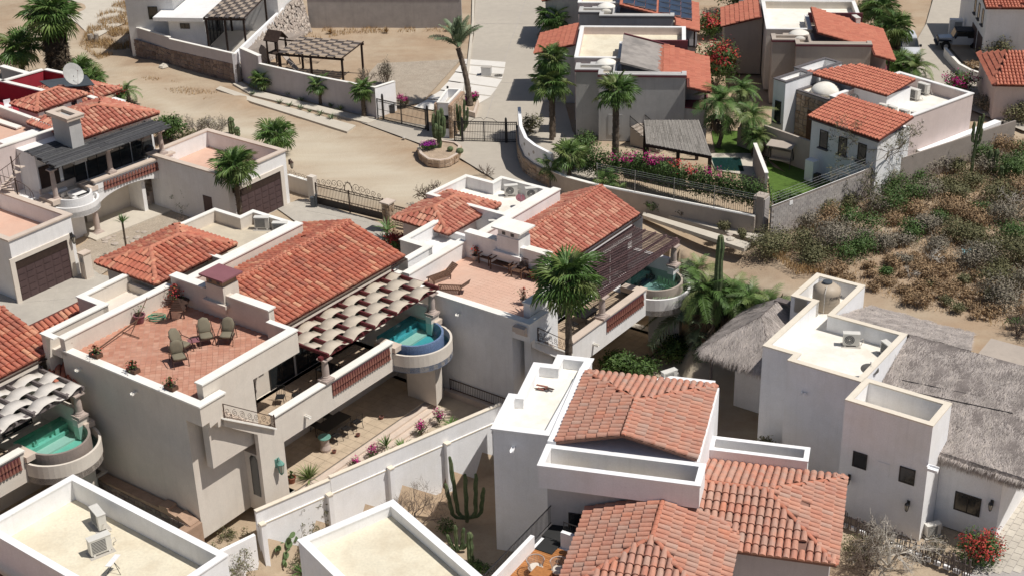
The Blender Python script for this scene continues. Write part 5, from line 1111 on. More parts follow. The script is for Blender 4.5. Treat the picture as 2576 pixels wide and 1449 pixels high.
# crimson house with tiled roofs, top left
def redhouse():
    f = Fr(-38, (-34.2, 101.5)); t = thing('crimson_house', 'crimson house with white caps and rosy tiled roofs under the dish at the left edge', 'house', (*f.w((0,4)), 0))
    q = MB(f); q.box(-9,-3,0,.6,6.3,4.6); q.build('wall', 'red', t)
    z = 6.0; A,B_,C,D = (-3.1,0,z),(0,0,z),(0,4.6,z),(-3.1,4.6,z); E_=(-1.55,1.4,z+.65); F_=(-1.55,3.2,z+.65)
    tiles(t, [[A,B_,E_],[B_,C,F_,E_],[C,D,F_],[D,A,E_,F_]], 'tile3', fr=f, nobj=40, ridges=[(A,E_),(B_,E_),(C,F_),(E_,F_)])
    q = MB(f); q.box(-2.7,.35,4.6,-.35,4.3,5.95); q.build('tower_wall', 'pinkw', t)
    for y in (.9,2.1,3.3): q = MB(f); q.box(-.36,y,5.3,-.345,y+.5,5.8); q.build('slot_window', 'glass', t)
    q = MB(f); q.box(-.3,.2,4.6,1.0,7.2,5.0); q.build('step_wall', 'white2', t)
    z = 5.2; A,B_,C,D = (.6,4.2,z),(1.4,8.6,z),(-5.2,9.2,z),(-5.2,3.9,z); E_=(-1.6,6.0,z+1.1)
    tiles(t, [[(-.8,4.2,z),(-.7,8.3,z),(-2.6,6.3,z+.6)],[(-.7,8.3,z),(-6.2,8.0,z),(-4.2,6.3,z+.6),(-2.6,6.3,z+.6)],[(-6.2,8.0,z),(-6.4,4.0,z),(-4.2,6.3,z+.6)],[(-6.4,4.0,z),(-.8,4.2,z),(-2.6,6.3,z+.6),(-4.2,6.3,z+.6)]], 'tile3', fr=f, nobj=60)
    for p0, p1, zz in (((-7.4,2.4),(-7.1,6.0),6.2),((-7.1,6.0),(-5.0,6.2),6.2),((-7.2,2.4),(-2.5,2.75),6.2),((-9.6,2.2),(-7.2,2.4),6.2),((.18,4.4),(2.0,4.3),5.9)):
        q = MB(f); a = Vector(p0); b = Vector(p1); d = (b-a).normalized(); n = Vector((-d.y,d.x))*.3
        q.prism([p0,p1,tuple(b+n),tuple(a+n)], 4.5, zz); q.build('parapet', 'red', t)
        q = MB(f); m_ = n*.15; q.prism([tuple(a-m_),tuple(b-m_),tuple(b+n+m_),tuple(a+n+m_)], zz+.003, zz+.09); q.build('parapet_cap', 'cap', t)
    q = MB(f); q.box(-4.9,-2.9,4.6,1.7,-2.6,6.0); q.build('front_parapet', 'pinkw', t)
    q = MB(f); q.box(-5,-3,6.003,1.75,-2.5,6.1); q.build('front_cap', 'cap', t)
    q = MB(f); q.box(-12,-2.6,4.61,-3.0,3.5,4.66); q.build('terrace_floor', 'red', t)
    s = thing('solar_heater', 'grey solar heating sheet propped above the rosy tiles behind the dish', 'solar panel', (*f.w((-3,6.5)), 6.0))
    q = MB(f); q.add([(-5.0,4.0,6.3),(-3.0,3.6,6.2),(-.9,6.0,6.2),(-2.6,6.6,6.5)], [(0,1,2,3)]); q.add([(-5.0,4.0,6.25),(-3.0,3.6,6.15),(-.9,6.0,6.15),(-2.6,6.6,6.45)], [(3,2,1,0)]); q.build('sheet', 'greyp', s)
    for x,y,zt in ((-4.8,4.1,6.3),(-3.1,3.7,6.2),(-1.1,5.9,6.2),(-2.7,6.4,6.45)): q = MB(f); q.tube([(x,y,5.2),(x,y,zt)],.025,5); q.build('leg','alu',s)
    chairw(f.w((-5.3,1.2)), .6, 4.67, 'white plastic chair on the crimson terrace below the rosy tiled tower')
    c = thing('outdoor_wall', 'white courtyard wall with slatted beams at the left edge beside the shaggy palm', 'wall', (-38, 110, 0))
    fr = Fr(-38, (-37.0, 109.0)); q = MB(fr); q.box(-9,3.6,0,1.0,3.9,4.4); q.box(-9,0,0,-2.2,.3,4.0); q.build('wall','grey',c)
    q = MB(fr); q.box(-9,3.5,4.403,1.1,4.0,4.5); q.build('wall_cap','cap',c)
    for k in range(6): q = MB(fr); q.box(-7,.6+k*.5,3.9,-.6,.75+k*.5,4.05); q.build('slat','greywood',c)
def chairw(p, rz, z, label):
    t = thing('plastic_chair', label, 'chair', (p[0], p[1], z)); t.rotation_euler = (0,0,rz)
    for name, a in (('seat',(-.25,-.25,.4,.25,.25,.44)),('backrest',(-.25,.2,.45,.25,.25,.85))): q = MB(); q.box(*a); o = q.build(name,'white2'); o.parent = t
    for x in (-.22,.18):
        for y in (-.22,.18): q = MB(); q.box(x,y,0,x+.04,y+.04,.4); o = q.build('leg','white2'); o.parent = t
redhouse()
# ---------------------------------------------------------------- walls along the street
def wall(name, label, pts, h, th=.2, m='shadowed', capm=None, z0=-.3, cat='wall'):
    """pts: list of (x,y,top) in plan"""
    c = pts[len(pts)//2]; t = thing(name, label, cat, (c[0], c[1], 0))
    for a, b in zip(pts, pts[1:]):
        d = Vector((b[0]-a[0], b[1]-a[1])).normalized(); n = Vector((-d.y, d.x))*th
        q = MB(); q.prism([a[:2], b[:2], (b[0]+n.x,b[1]+n.y), (a[0]+n.x,a[1]+n.y)], z0, [a[2],b[2],b[2],a[2]]); q.build('wall_panel', m, t)
        if capm:
            k = n*.2; q = MB(); q.prism([(a[0]-k.x,a[1]-k.y),(b[0]-k.x,b[1]-k.y),(b[0]+n.x+k.x,b[1]+n.y+k.y),(a[0]+n.x+k.x,a[1]+n.y+k.y)], [v+.003 for v in (a[2],b[2],b[2],a[2])], [v+.05 for v in (a[2],b[2],b[2],a[2])]); q.build('coping', capm, t)
    return t
pz = lambda u, v, z: (*PX(u, v, z), z)
a0 = pz(600,133,2.6); a1 = pz(651,162,2.3); a2 = pz(943,222,2.6)
wall('street_wall', 'long lilac white wall facing the dirt road behind the row of young palms', [(a1[0],a1[1],2.3),((a1[0]+a2[0])/2,(a1[1]+a2[1])/2,2.35),(a2[0],a2[1],2.6)], 2.6, .2, 'shadowed', 'cap')
w_ = wall('wall_pier', 'white pier where the rubble retaining wall meets the lilac street wall', [(a0[0]+.1,a0[1],3.0),(a1[0],a1[1],3.0)], 3, .3, 'shadowed', 'cap')
wall('driveway_wall', 'short bright white wall between the cactus lot and the gated concrete drive', [(a2[0],a2[1],2.6),(*PX(994,206,2.5),2.5)], 2.6, .2, 'white2', 'cap')
sheet('sidewalk_slab', ps(.12, (543,226),(573,216),(960,330),(1075,378),(1040,370),(860,300)), 0, 'walk') if 0 else None
def slab(name, pts, z, m='walk', h=.12):
    q = MB(); P = ccw(pts); q.prism(P, -.15, z); o = q.build(name, m); o['kind'] = 'structure'; return o
slab('sidewalk', ps(.1, (543,224),(554,217),(634,245),(895,316),(873,332),(634,257)), .1)
slab('sidewalk', ps(.1, (585,211),(608,207),(634,225),(947,302),(925,310),(634,240)), .1)
slab('sidewalk', ps(.1, (1616,542),(1872,626),(1889,612),(1619,534)), .1)
slab('sidewalk', ps(.1, (1465,474),(1580,492),(1923,591),(1895,603),(1580,513),(1440,480)), .1)
# long garden wall with iron fence to the right
w0 = PX(1385,392,2.6); cpts = [(*PX(1302,270,2.75),2.75),(*PX(1306,318,2.7),2.7),(*PX(1319,348,2.68),2.68),(*PX(1342,366,2.65),2.65),(*PX(1385,388,2.62),2.62)]
def curved():
    t = thing('curved_wall', 'curved white wall with small round vents on a tan stone base by the gate', 'wall', (2, 105, 0))
    P = [Vector(p) for p in cpts]; L = []
    for i in range(len(P)-1):
        for k in range(4): L.append(P[i].lerp(P[i+1], k/4))
    L.append(P[-1])
    for i in range(len(L)-1):
        a, b = L[i], L[i+1]; d = (b-a).to_2d().normalized(); n = Vector((-d.y, d.x))*.22
    ins = []
    for i, p in enumerate(L):
        d = (L[min(i+1,len(L)-1)]-L[max(i-1,0)]).to_2d().normalized(); n = Vector((-d.y, d.x)); ins.append((p.x-n.x*.0, p.y-n.y*.0, p.x+n.x*.25, p.y+n.y*.25, p.x-n.x*.14, p.y-n.y*.14, p.z))
    q = MB(); vs = []
    for a in ins: vs += [(a[0],a[1],1.2),(a[0],a[1],a[6]),(a[2],a[3],a[6]),(a[2],a[3],1.2)]
    n = len(ins); q.add(vs, [(i*4+k, (i+1)*4+k, (i+1)*4+(k+1)%4, i*4+(k+1)%4) for i in range(n-1) for k in range(4)]+[(0,1,2,3),(n*4-1,n*4-2,n*4-3,n*4-4)]); q.build('white_band', 'white2', t, False)
    q = MB(); vs = []
    for a in ins: vs += [(a[4],a[5],-.3),(a[4],a[5],1.25),(a[2],a[3],1.24),(a[2],a[3],-.3)]
    q.add(vs, [(i*4+k, (i+1)*4+k, (i+1)*4+(k+1)%4, i*4+(k+1)%4) for i in range(n-1) for k in range(4)]+[(0,1,2,3),(n*4-1,n*4-2,n*4-3,n*4-4)]); q.build('stone_base', 'mortar', t)
    for i in range(n-1): stonewall(t, ins[i][4:6], ins[i+1][4:6], -.1, 1.22, -.1, 1.22, m='tanstone', sz=.36)
    for k, (i, z) in enumerate(((4,2.1),(6,1.6),(8,2.2),(10,1.65),(12,2.1),(14,1.65))):
        a = ins[min(i, n-2)]; b = ins[min(i+1, n-1)]; d = Vector((b[0]-a[0], b[1]-a[1])).normalized(); nn = Vector((-d.y, d.x)); c = Vector((a[0], a[1], z))
        q = MB(); pts = [c+Vector((d.x,d.y,0))*(.13*cos(j*pi/5))+Vector((0,0,.13*sin(j*pi/5)))-Vector((nn.x,nn.y,0))*.012 for j in range(10)]; q.poly(pts); q.build('round_vent', 'conc', t)
curved()
e0 = PX(1385,392,2.55); e1 = PX(1500,425,2.5); e2 = PX(1900,507,2.45)
FW = wall('garden_wall', 'long tan grey garden wall carrying a black iron fence and bougainvillea hedge', [(e0[0],e0[1],1.35),(e1[0]-2.2,e1[1]+1.5,1.3),(e1[0],e1[1],1.2),(e2[0],e2[1],1.3)], 2.5, .22, 'tan', 'cap')
t = thing('iron_fence', 'black iron fence standing on the long tan garden wall before the hedge', 'fence', (e1[0], e1[1], 1.25)); rail(t, None, [(e1[0]+.06,e1[1]+.1,1.25),(e2[0]+.06,e2[1]+.1,1.35)], 1.15, .16, post=.05)
for k in range(5):
    s = k/4; a = Vector((e1[0]+.06,e1[1]+.1,1.3)).lerp(Vector((e2[0]+.06,e2[1]+.1,1.35)), s); q = MB(); q.beam(a, a+Vector((0,0,1.6)), .05, .05); q.build('tall_post', 'alu', t)
for h in (1.25,1.4,1.55): q = MB(); q.tube([(e1[0]+.06,e1[1]+.1,1.3+h),(e2[0]+.06,e2[1]+.1,1.35+h)], .008, 3); q.build('fence_wire', 'alu', t)
p_ = PX(1914,486,2.75); t = thing('wall_pillar', 'unfinished square pillar at the right end of the long tan garden wall', 'pillar', (p_[0], p_[1], 0)); q = MB(Fr(-35, p_)); q.box(-.3,-.45,-.3,.45,.4,2.65); q.build('pillar', 'tan', t); q = MB(Fr(-35, p_)); q.box(.46,-.4,-.2,.52,.35,2.5); q.build('rough_face', 'block', t)
for dx in (0,.25): q = MB(Fr(-35, p_)); q.tube([(dx,0,2.6),(dx-.05,.05,3.5)],.012,4); q.build('rebar','rust',t)
# grey block wall climbing to the right
def blockwall():
    a = Vector(PX(1944,586,0)+(0,)); b = Vector(PX(2170,446,2.0)+(0,)); a2_ = (17.5,89.9); b2 = (25.0,95.6); c2 = (38.5,104.6)
    t = thing('block_wall', 'bare grey concrete block wall between the lawn and the scrubland', 'wall', (21, 93, 0))
    me = MB(); me.box(-.195,-.0,0,.195,.16,.19); me = me.mesh('block', 'block_o'); cnt = 0
    for (p0, p1, h) in ((a2_, b2, 2.15), (b2, c2, 2.2)):
        d = Vector((p1[0]-p0[0], p1[1]-p0[1])); L = d.length; d.normalize(); an = atan2(d.y, d.x); n = Vector((-d.y,d.x))
        q = MB(); q.prism([(p0[0]+n.x*.02,p0[1]+n.y*.02),(p1[0]+n.x*.02,p1[1]+n.y*.02),(p1[0]+n.x*.14,p1[1]+n.y*.14),(p0[0]+n.x*.14,p0[1]+n.y*.14)], -.4, h); q.build('mortar_core', 'mortar', t)
        rows = int((h+.2)/.2); cols = int(L/.4)
        for j in range(rows):
            for i in range(cols):
                x = (i+.5+(.5 if j%2 else 0))*L/cols
                if x > L-.1 or cnt >= 300 and p0 is a2_: continue
                if p0 is not a2_: break
                cnt += 1; inst(me, 'block', Matrix.Translation((p0[0]+d.x*x-21, p0[1]+d.y*x-93, -.2+j*.2))@Matrix.Rotation(an, 4, 'Z'), t)
    q = MB(); q.tube([(a2_[0],a2_[1],2.2),(*b2,2.25)], .02, 4); q.build('coping_line', 'white', t)
    for s in (.0,.62): q = MB(); x = a2_[0]+(b2[0]-a2_[0])*s; y = a2_[1]+(b2[1]-a2_[1])*s; q.tube([(x,y,2.1),(x,y,3.1)],.02,5); q.build('wire_post','alu',t)
    for h in (.3,.5,.7,.9): q = MB(); q.tube([(*a2_,2.15+h),(*b2,2.2+h)],.006,3); q.build('fence_wire','alu',t)
    s = thing('notice_board', 'small white notice fixed on the grey block wall', 'sign', (18.9,91.0,1.9)); q = MB(Fr(37,(18.85,90.95))); q.box(0,-.04,1.75,.32,-.01,2.05); q.build('board','white2',s)
M['block_o'] = mat('grey_block_single', (.4,.37,.35), rnd='obj', rndcols=[(.36,.33,.31),(.45,.415,.39),(.40,.37,.345),(.34,.31,.30)], var=.1, bump=.5)
blockwall()
# big white boundary wall with piers, foreground
bl = Vector((-13.75,63.85,0)); br = Vector((-.72,73.85,0)); T_ = -3.0
def boundary():
    t = thing('boundary_wall', 'long bright white boundary wall with slim piers crossing the foreground garden', 'wall', (-7, 69, -7))
    d = (br-bl).normalized(); n = Vector((-d.y, d.x, 0)); L = (br-bl).length
    q = MB(); k = [(0,-3.05),(4.6,-3.05),(4.6,-2.95),(L,-2.9)]
    q.prism([tuple(bl)[:2], tuple(br)[:2], tuple(br+n*.22)[:2], tuple(bl+n*.22)[:2]], -7.3, -3.9); q.build('lower_wall', 'white2', t)
    q = MB(); o = n*.06; q.prism([tuple(bl+o)[:2], tuple(bl+o+d*4.6)[:2], tuple(bl+d*4.6+n*.2)[:2], tuple(bl+n*.2)[:2]], -3.898, -3.05); q.build('upper_wall', 'white2', t)
    q = MB(); q.prism([tuple(bl+o*.6+d*4.6)[:2], tuple(br+o*.6)[:2], tuple(br+n*.2)[:2], tuple(bl+d*4.6+n*.2)[:2]], -3.898, -2.92); q.build('upper_wall', 'white2', t)
    q = MB(); q.prism([tuple(bl)[:2], tuple(br)[:2], tuple(br+n*.26)[:2], tuple(bl+n*.26)[:2]], -2.918, -2.86) if 0 else q.prism([tuple(bl+d*4.6)[:2], tuple(br)[:2], tuple(br+n*.26)[:2], tuple(bl+d*4.6+n*.26)[:2]], -2.917, -2.87); q.prism([tuple(bl)[:2], tuple(bl+d*4.59)[:2], tuple(bl+d*4.59+n*.26)[:2], tuple(bl+n*.26)[:2]], -3.047, -3.0); q.build('wall_coping', 'cream2', t)
    q = MB(); q.prism([tuple(bl-n*.03)[:2], tuple(br-n*.03)[:2], tuple(br-n*.002)[:2], tuple(bl-n*.002)[:2]], -3.96, -3.9); q.build('ledge', 'cream2', t)
    for s in (.05, 4.2, 8.2, 12.1, 15.8):
        a = bl+d*s; q = MB(); q.prism([tuple(a-n*.3)[:2], tuple(a+d*.28-n*.3)[:2], tuple(a+d*.28-n*.002)[:2], tuple(a-n*.002)[:2]], -7.3, -3.8); q.build('pier', 'white2', t)
        q = MB(); q.prism([tuple(a-n*.34-d*.03)[:2], tuple(a+d*.31-n*.34)[:2], tuple(a+d*.31-n*.002)[:2], tuple(a-d*.03-n*.002)[:2]], -3.797, -3.72); q.build('pier_cap', 'cream2', t)
    t2 = thing('side_wall', 'white wall return below the fountain next to the white boundary wall', 'wall', (-15, 63, -7)); q = MB()
    q.prism([(-13.9,63.7),(-14.0,63.9),(-19.5,59.2),(-19.2,59.0)], -7.3, -4.4); q.build('wall', 'white2', t2)
boundary()
# stone fountain pond under the shaded wall
def fountain():
    f = FA; t = thing('water_wall', 'sunken pond with stepped tan stone wall under the shaded house wall', 'pond', (*f.w((-6,0)), -7))
    q = MB(f); prof = [(-9.6,-5.0),(-5.4,-5.0),(-5.4,-4.75),(-4.9,-4.75),(-4.9,-5.0),(-4.3,-5.0),(-4.3,-5.3),(-3.4,-5.5),(-3.4,-5.1),(-2.6,-5.6)]
    top = [(-9.6,-4.1),(-4.6,-4.1),(-4.6,-3.9),(-3.9,-3.9),(-3.9,-4.1),(-3.2,-4.2),(-3.2,-4.05),(-2.2,-4.35)]
    pts = [(-9.6,-7)]+[(x, z) for x, z in top]+[(-2.2,-7)]
    vs = [(x, .1, z) for x, z in pts]+[(x, .75, z) for x, z in pts]; n = len(pts)
    q.add(vs, [tuple(range(n)), tuple(range(2*n-1,n-1,-1))]+[((i+1)%n, i, n+i, n+(i+1)%n) for i in range(n)]); q.build('stepped_wall', 'tanstonem', t)
    stonewall(t, f.w((-9.6,.09)), f.w((-2.3,.09)), ZA(-5.9), ZA(-4.2), ZA(-5.9), ZA(-4.35), m='stone', sz=.34)
    for k in range(8): q = MB(f); x = -9.1+k*.85; z = -4.7-.05*k; q.box(x,-.02,z-.34,x+.24,.03,z); q.build('niche', 'acg', t); q = MB(f); q.box(x-.08,-.12,z+.01,x+.34,.05,z+.05); q.build('niche_ledge', 'capbeige', t)
    q = MB(f); q.box(-2.6,-2.4,-7,-2.0,.75,-4.4); q.build('end_wall', 'tanstonem', t)
    q = MB(f); q.box(-10.4,-2.6,-6.2,-2.6,.1,-6.1); q.build('pond_floor', 'poolg', t)
    q = MB(f); q.poly([(-10.4,-2.6,-5.75),(-2.6,-2.6,-5.75),(-2.6,.1,-5.75),(-10.4,.1,-5.75)]); q.build('water', 'waterd', t)
    t = thing('service_box', 'open topped cream planter box between the green pool house and the pond', 'planter', (*f.w((-10,0)), -7))
    block(t, [(-10.6,-1.3),(-9.65,-1.3),(-9.65,.8),(-10.6,.8)], -7, -4.6, -4.05, 'cream', 'tan', 'cream2', .15, fr=f)
M['tanstonem'] = mat('tan_stone_mass', (.40,.27,.19), var=.25, scale=3, bump=.7, bscale=18, tint=(.3,.2,.14), tintamt=.6, tscale=1.5, fine=.15)
fountain()
# ---------------------------------------------------------------- gates, planters, things in the street
def gate(label, a, b, h, z=0, m='black', sp=.13, mid=True, circles=True, bird=False, name='gate'):
    a = Vector((*a, z)); b = Vector((*b, z)); t = thing(name, label, 'gate', tuple((a+b)/2)); rl = t.location; d = (b-a); L = d.length; d /= L
    for zz, s in ((.08,.05),(.28,.03),(h-.2,.03),(h,.06),(h*.5,.02)): q = MB(); q.beam(a+Vector((0,0,zz)), b+Vector((0,0,zz)), .05, s); q.build('cross_bar', m, t)
    me = MB(); me.box(-.012,-.012,.08,.012,.012,h); me = me.mesh('baluster', m); n = int(L/sp)
    for k in range(1, n): p = a+d*(L*k/n); inst(me, 'baluster', Matrix.Translation(p-rl), t)
    for p in [a, b]+([a+d*L/2] if mid else []): q = MB(); q.box(p.x-.05,p.y-.05,z,p.x+.05,p.y+.05,z+h+.03); q.build('post', m, t)
    if circles:
        q = MB()
        for zz in (.18, h-.1):
            for k in range(n):
                p = a+d*(L*(k+.5)/n); c = p+Vector((0,0,zz)); q.tube([c+d*(.055*cos(j*pi/3))+Vector((0,0,.055*sin(j*pi/3))) for j in range(7)], .008, 3, cap=False)
        q.build('ring_band', m, t)['kind'] = 'stuff'
    if bird:
        q = MB(); c = a+d*L*.5+Vector((0,0,h)); q.tube([c-d*1.1, c-d*.7+Vector((0,0,.28)), c-d*.2+Vector((0,0,.35)), c+Vector((0,0,.15)), c+d*.2+Vector((0,0,.35)), c+d*.7+Vector((0,0,.28)), c+d*1.1], .018, 5); q.build('scrolled_crest', m, t)
    return t
gA = PX(951,300,0); gB = PX(1072,328,0)
g1_ = gate('black iron sliding gate left of the little gate tower', gA, gB, 1.75)
g2_ = gate('black iron gate right of the gate tower with scrolled crest', PX(1165,357,0), PX(1272,360,0), 1.7, bird=True)
gate('narrow black iron side panel between the gate and the curved wall', PX(1276,360,0), PX(1300,360,0), 1.7, mid=False)
gate('small black wicket gate beside the rough stone side of the tower', PX(1144,356,0), PX(1162,358,0), 1.65, mid=False)
for lab, (u, v), hh in (('left black square gate post with pointed cap beside the white drive wall',(965,303),2.1),('black steel post left of the gate tower',(1077,331),2.0),('right black gate post by the curved white wall',(1274,361),1.95),('black gate post next to the tower wicket',(1164,358),1.9)):
    p = PX(u,v,0); t = thing('gate_post', lab, 'post', (*p,0)); q = MB(); q.box(p[0]-.09,p[1]-.09,0,p[0]+.09,p[1]+.09,hh); q.build('shaft','black',t); q = MB(); q.lathe((*p,hh),[(.06,0),(.09,.08),(.03,.18)],8); q.build('finial','black',t)
# gate tower
def tower():
    f = Fr(-12, (-5.75,110.0)); t = thing('gate_tower', 'small open topped gate tower with stone clad sides behind the tall cactus', 'tower', (-5.0,111.2,0))
    block(t, [(.25,0),(1.15,0),(1.4,3.3),(.25,3.3)], -.1, 2.25, 2.9, 'white2', 'conc', 'cap', .1, fr=f)
    q = MB(f); q.prism([(0,-.1),(.24,-.1),(.24,.4),(0,.4)], -.1, 2.85); q.prism([(1.16,-.15),(1.4,-.15),(1.65,3.3),(1.42,3.3)], -.1, 2.8); q.build('stone_clad_wall', 'tanstonem', t)
    stonewall(t, f.w((1.42,-.15)), f.w((1.67,3.3)), 0, 2.78, 0, 2.78, m='tanstone', sz=.3); stonewall(t, f.w((0,-.11)), f.w((.24,-.11)), 0, 2.8, 0, 2.8, m='tanstone', sz=.24); stonewall(t, f.w((1.15,-.16)), f.w((1.4,-.16)), 0, 2.75, 0, 2.75, m='tanstone', sz=.24)
    q = MB(f); q.box(.5,-.02,.8,1.1,-.005,1.9); q.build('dark_opening','glass',t)
    for z in (2.27,2.38): q = MB(f); q.lathe((.75,1.3,z),[(.32,0),(.34,.08),(.2,.13)],14); q.build('stored_dish','dish',t)
    f2 = thing('gate_lamp','tiny dark lamp on the far corner of the gate tower','lamp',(*f.w((.3,3.3)),2.9)); p = f.w((.3,3.3)); q = MB(); q.lathe((*p,2.95),[(.05,0),(.09,.1),(.09,.2),(.03,.24)],8); q.build('lamp_head','black',f2)
tower()
def planter():
    P = ccw(ps(.75, (1050,367),(1056,382),(1075,396),(1105,400),(1130,396),(1152,383),(1160,362),(1147,353),(1090,345),(1062,350)))
    S_ = []
    for i in range(len(P)):
        a, b = P[i], P[(i+1)%len(P)]; S_ += [a, ((a[0]+b[0])/2, (a[1]+b[1])/2)]
    t = thing('stone_planter', 'kidney shaped stone planter with columnar cactus before the gate tower', 'planter', (-5.3,107.6,0))
    n = len(S_); I = inset(S_, .22); q = MB(); vs = [(a[0],a[1],z) for z, pp in ((0,S_),(.62,S_),(.62,I),(.5,I)) for a in pp]
    q.add(vs, [(k*n+i, k*n+(i+1)%n, (k+1)*n+(i+1)%n, (k+1)*n+i) for k in range(3) for i in range(n)]); q.build('rim','capbeige',t)
    for i in range(n): stonewall(t, S_[i], S_[(i+1)%n], 0, .6, 0, .6, m='tanstone', sz=.3)
    q = MB(); q.poly([(a[0],a[1],.5) for a in I]); q.build('gravel_bed','gravel',t)
M['gravel'] = mat('tan_gravel', (.43,.33,.24), var=.2, fine=.3, bump=.8, bscale=60)
planter()
def palmplanter():
    P = ccw(ps(.5, (1156,258),(1160,275),(1195,285),(1205,255),(1195,235),(1165,240)))
    t = thing('stone_planter', 'square planter of purple flowers round the leaning date palm', 'planter', (-3.1,117,0)); n = len(P); I = inset(P,.2); q = MB()
    vs = [(a[0],a[1],z) for z, pp in ((0,P),(.5,P),(.5,I),(.4,I)) for a in pp]; q.add(vs, [(k*n+i, k*n+(i+1)%n, (k+1)*n+(i+1)%n, (k+1)*n+i) for k in range(3) for i in range(n)]); q.build('rim','capbeige',t)
    q = MB(); q.poly([(a[0],a[1],.4) for a in I]); q.build('soil','gravel',t)
palmplanter()
# iron scroll gate of the driveway, with walls
def driveway():
    global gwall
    # paving
    sheet('driveway', ps(.03, (690,520),(770,500),(980,570),(1000,640),(930,700),(860,640)), .03, 'drive')
    sheet('driveway', ps(.03, (-40,740),(200,650),(250,690),(300,700),(260,760),(120,830),(-60,900)), .03, 'drive')
    sheet('courtyard', ps(.02, (175,640),(330,520),(470,470),(560,540),(400,600),(240,700)), .02, 'gravel2')
    a, b = PX(726,478,0), PX(792,500,0); t = wall('driveway_wall', 'low cream wall with iron scroll top left of the scroll gate', [(*a,1.15),(*b,1.2)], 1.2, .2, 'cream', 'cap')
    a2 = Vector((*a,1.25)); b2 = Vector((*b,1.25)); d = (b2-a2); L = d.length; d /= L
    for k in range(9): q = MB(); scroll(q, a2+d*(L*(k+.5)/9)+Vector((0,0,.22)), d, 0, .2, 1.4, .014, flip=1 if k%2 else -1, th0=k); q.build('iron_scroll','rust',t)
    p = PX(790,509,0); t2 = thing('gate_pillar','cream square pillar at the left end of the scroll gate','pillar',(*p,0)); q = MB(Fr(-35,p)); q.box(-.35,-.15,0,.2,.3,2.0); q.build('shaft','cream',t2)
    ga, gb = Vector((*PX(798,515,0),0)), Vector((*PX(966,556,0),0)); d = gb-ga; L = d.length; d /= L
    t = thing('scroll_gate','long brown iron driveway gate crowned with scrolls and a central hoop','gate',tuple((ga+gb)/2)); rl = t.location
    q = MB(); q.beam(ga+Vector((0,0,.3)), gb+Vector((0,0,.3)), .03, .5); q.build('kick_panel','frame',t)
    for z in (.57,.75,1.45,1.62): q = MB(); q.beam(ga+Vector((0,0,z)), gb+Vector((0,0,z)), .05, .04); q.build('cross_bar','rust',t)
    me = MB(); me.box(-.013,-.013,.57,.013,.013,1.6); me = me.mesh('baluster','rust'); n = 44
    for k in range(1,n): inst(me,'baluster',Matrix.Translation(ga+d*(L*k/n)-rl),t)
    for s in (0,.5,1): p = ga+d*L*s; q = MB(); q.box(p.x-.05,p.y-.05,0,p.x+.05,p.y+.05,1.7); q.build('post','rust',t)
    for k in range(20): q = MB(); scroll(q, ga+d*(L*(k+.5)/20)+Vector((0,0,1.535 if k%2 else .66)), d, 0, .085, 1.2, .013, th0=k); q.build('small_scroll','rust',t)
    for k in range(12):
        s = (k+.5)/12; hgt = .18+.26*(1-abs(s-.5)*2)
        if abs(s-.5) < .07: continue
        q = MB(); scroll(q, ga+d*(L*s)+Vector((0,0,1.64+hgt)), d, 0, hgt, 1.5, .02, flip=1 if s < .5 else -1, th0=-pi/2); q.build('crest_scroll','rust',t)
    c = ga+d*L*.5; q = MB(); q.tube([c+d*(.34*cos(j*pi/9))+Vector((0,0,1.66+.62*sin(j*pi/9))) for j in range(10)], .035, 6); q.build('hoop','rust',t)
    for j in range(7): an = j*pi/6; q = MB(); scroll(q, c+d*(.36*cos(an))+Vector((0,0,1.66+.66*sin(an))), d, 0, .09, 1.2, .014, th0=an); q.build('hoop_curl','rust',t)
    p = PX(979,580,0); t3 = thing('gate_pillar','rough stone pillar with flat cap at the right end of the scroll gate','pillar',(*p,0)); f = Fr(-35,p); q = MB(f); q.box(-.25,-.3,0,.3,.3,2.1); q.build('shaft','tanstonem',t3); q = MB(f); q.box(-.38,-.42,2.1,.42,.42,2.2); q.build('cap','capbeige',t3)
    for a_, b_ in (((-.25,-.31),(.3,-.31)),((.31,-.3),(.31,.3))): stonewall(t3, f.w(a_), f.w(b_), .0,2.08,.0,2.08, m='tanstone', sz=.26)
    gate('short brown iron fence panel right of the rough stone pillar', PX(988,560,.2), PX(1035,572,.2), 1.5, m='rust', mid=False, name='fence_panel')
    p = PX(795,540,0) ; t4 = thing('gate_motor','small grey gate motor box by the cream pillar','motor',(*PX(792,520,0),0)); x,y = PX(788,522,0); q = MB(); q.box(x-.15,y-.15,0,x+.15,y+.15,.8); q.build('case','greyp',t4); q = MB(); q.box(x+.18,y-.1,.0,x+.3,y+.1,1.0); q.build('control_box','greyp',t4)
M['gravel2'] = mat('beige_gravel', (.40,.34,.27), var=.15, fine=.3, bump=.9, bscale=40, tint=(.33,.27,.21), tintamt=.6, tscale=.5)
driveway()
q = MB(); 
for a, b in (((60,760),(245,745)),((150,700),(120,830)),((0,770),(130,700)),((835,575),(1000,610)),((770,530),(930,560))): q.beam((*PX(*a,.035),.036),(*PX(*b,.035),.036),.03,.01)
o = q.build('expansion_joint','conc'); o['kind'] = 'structure'
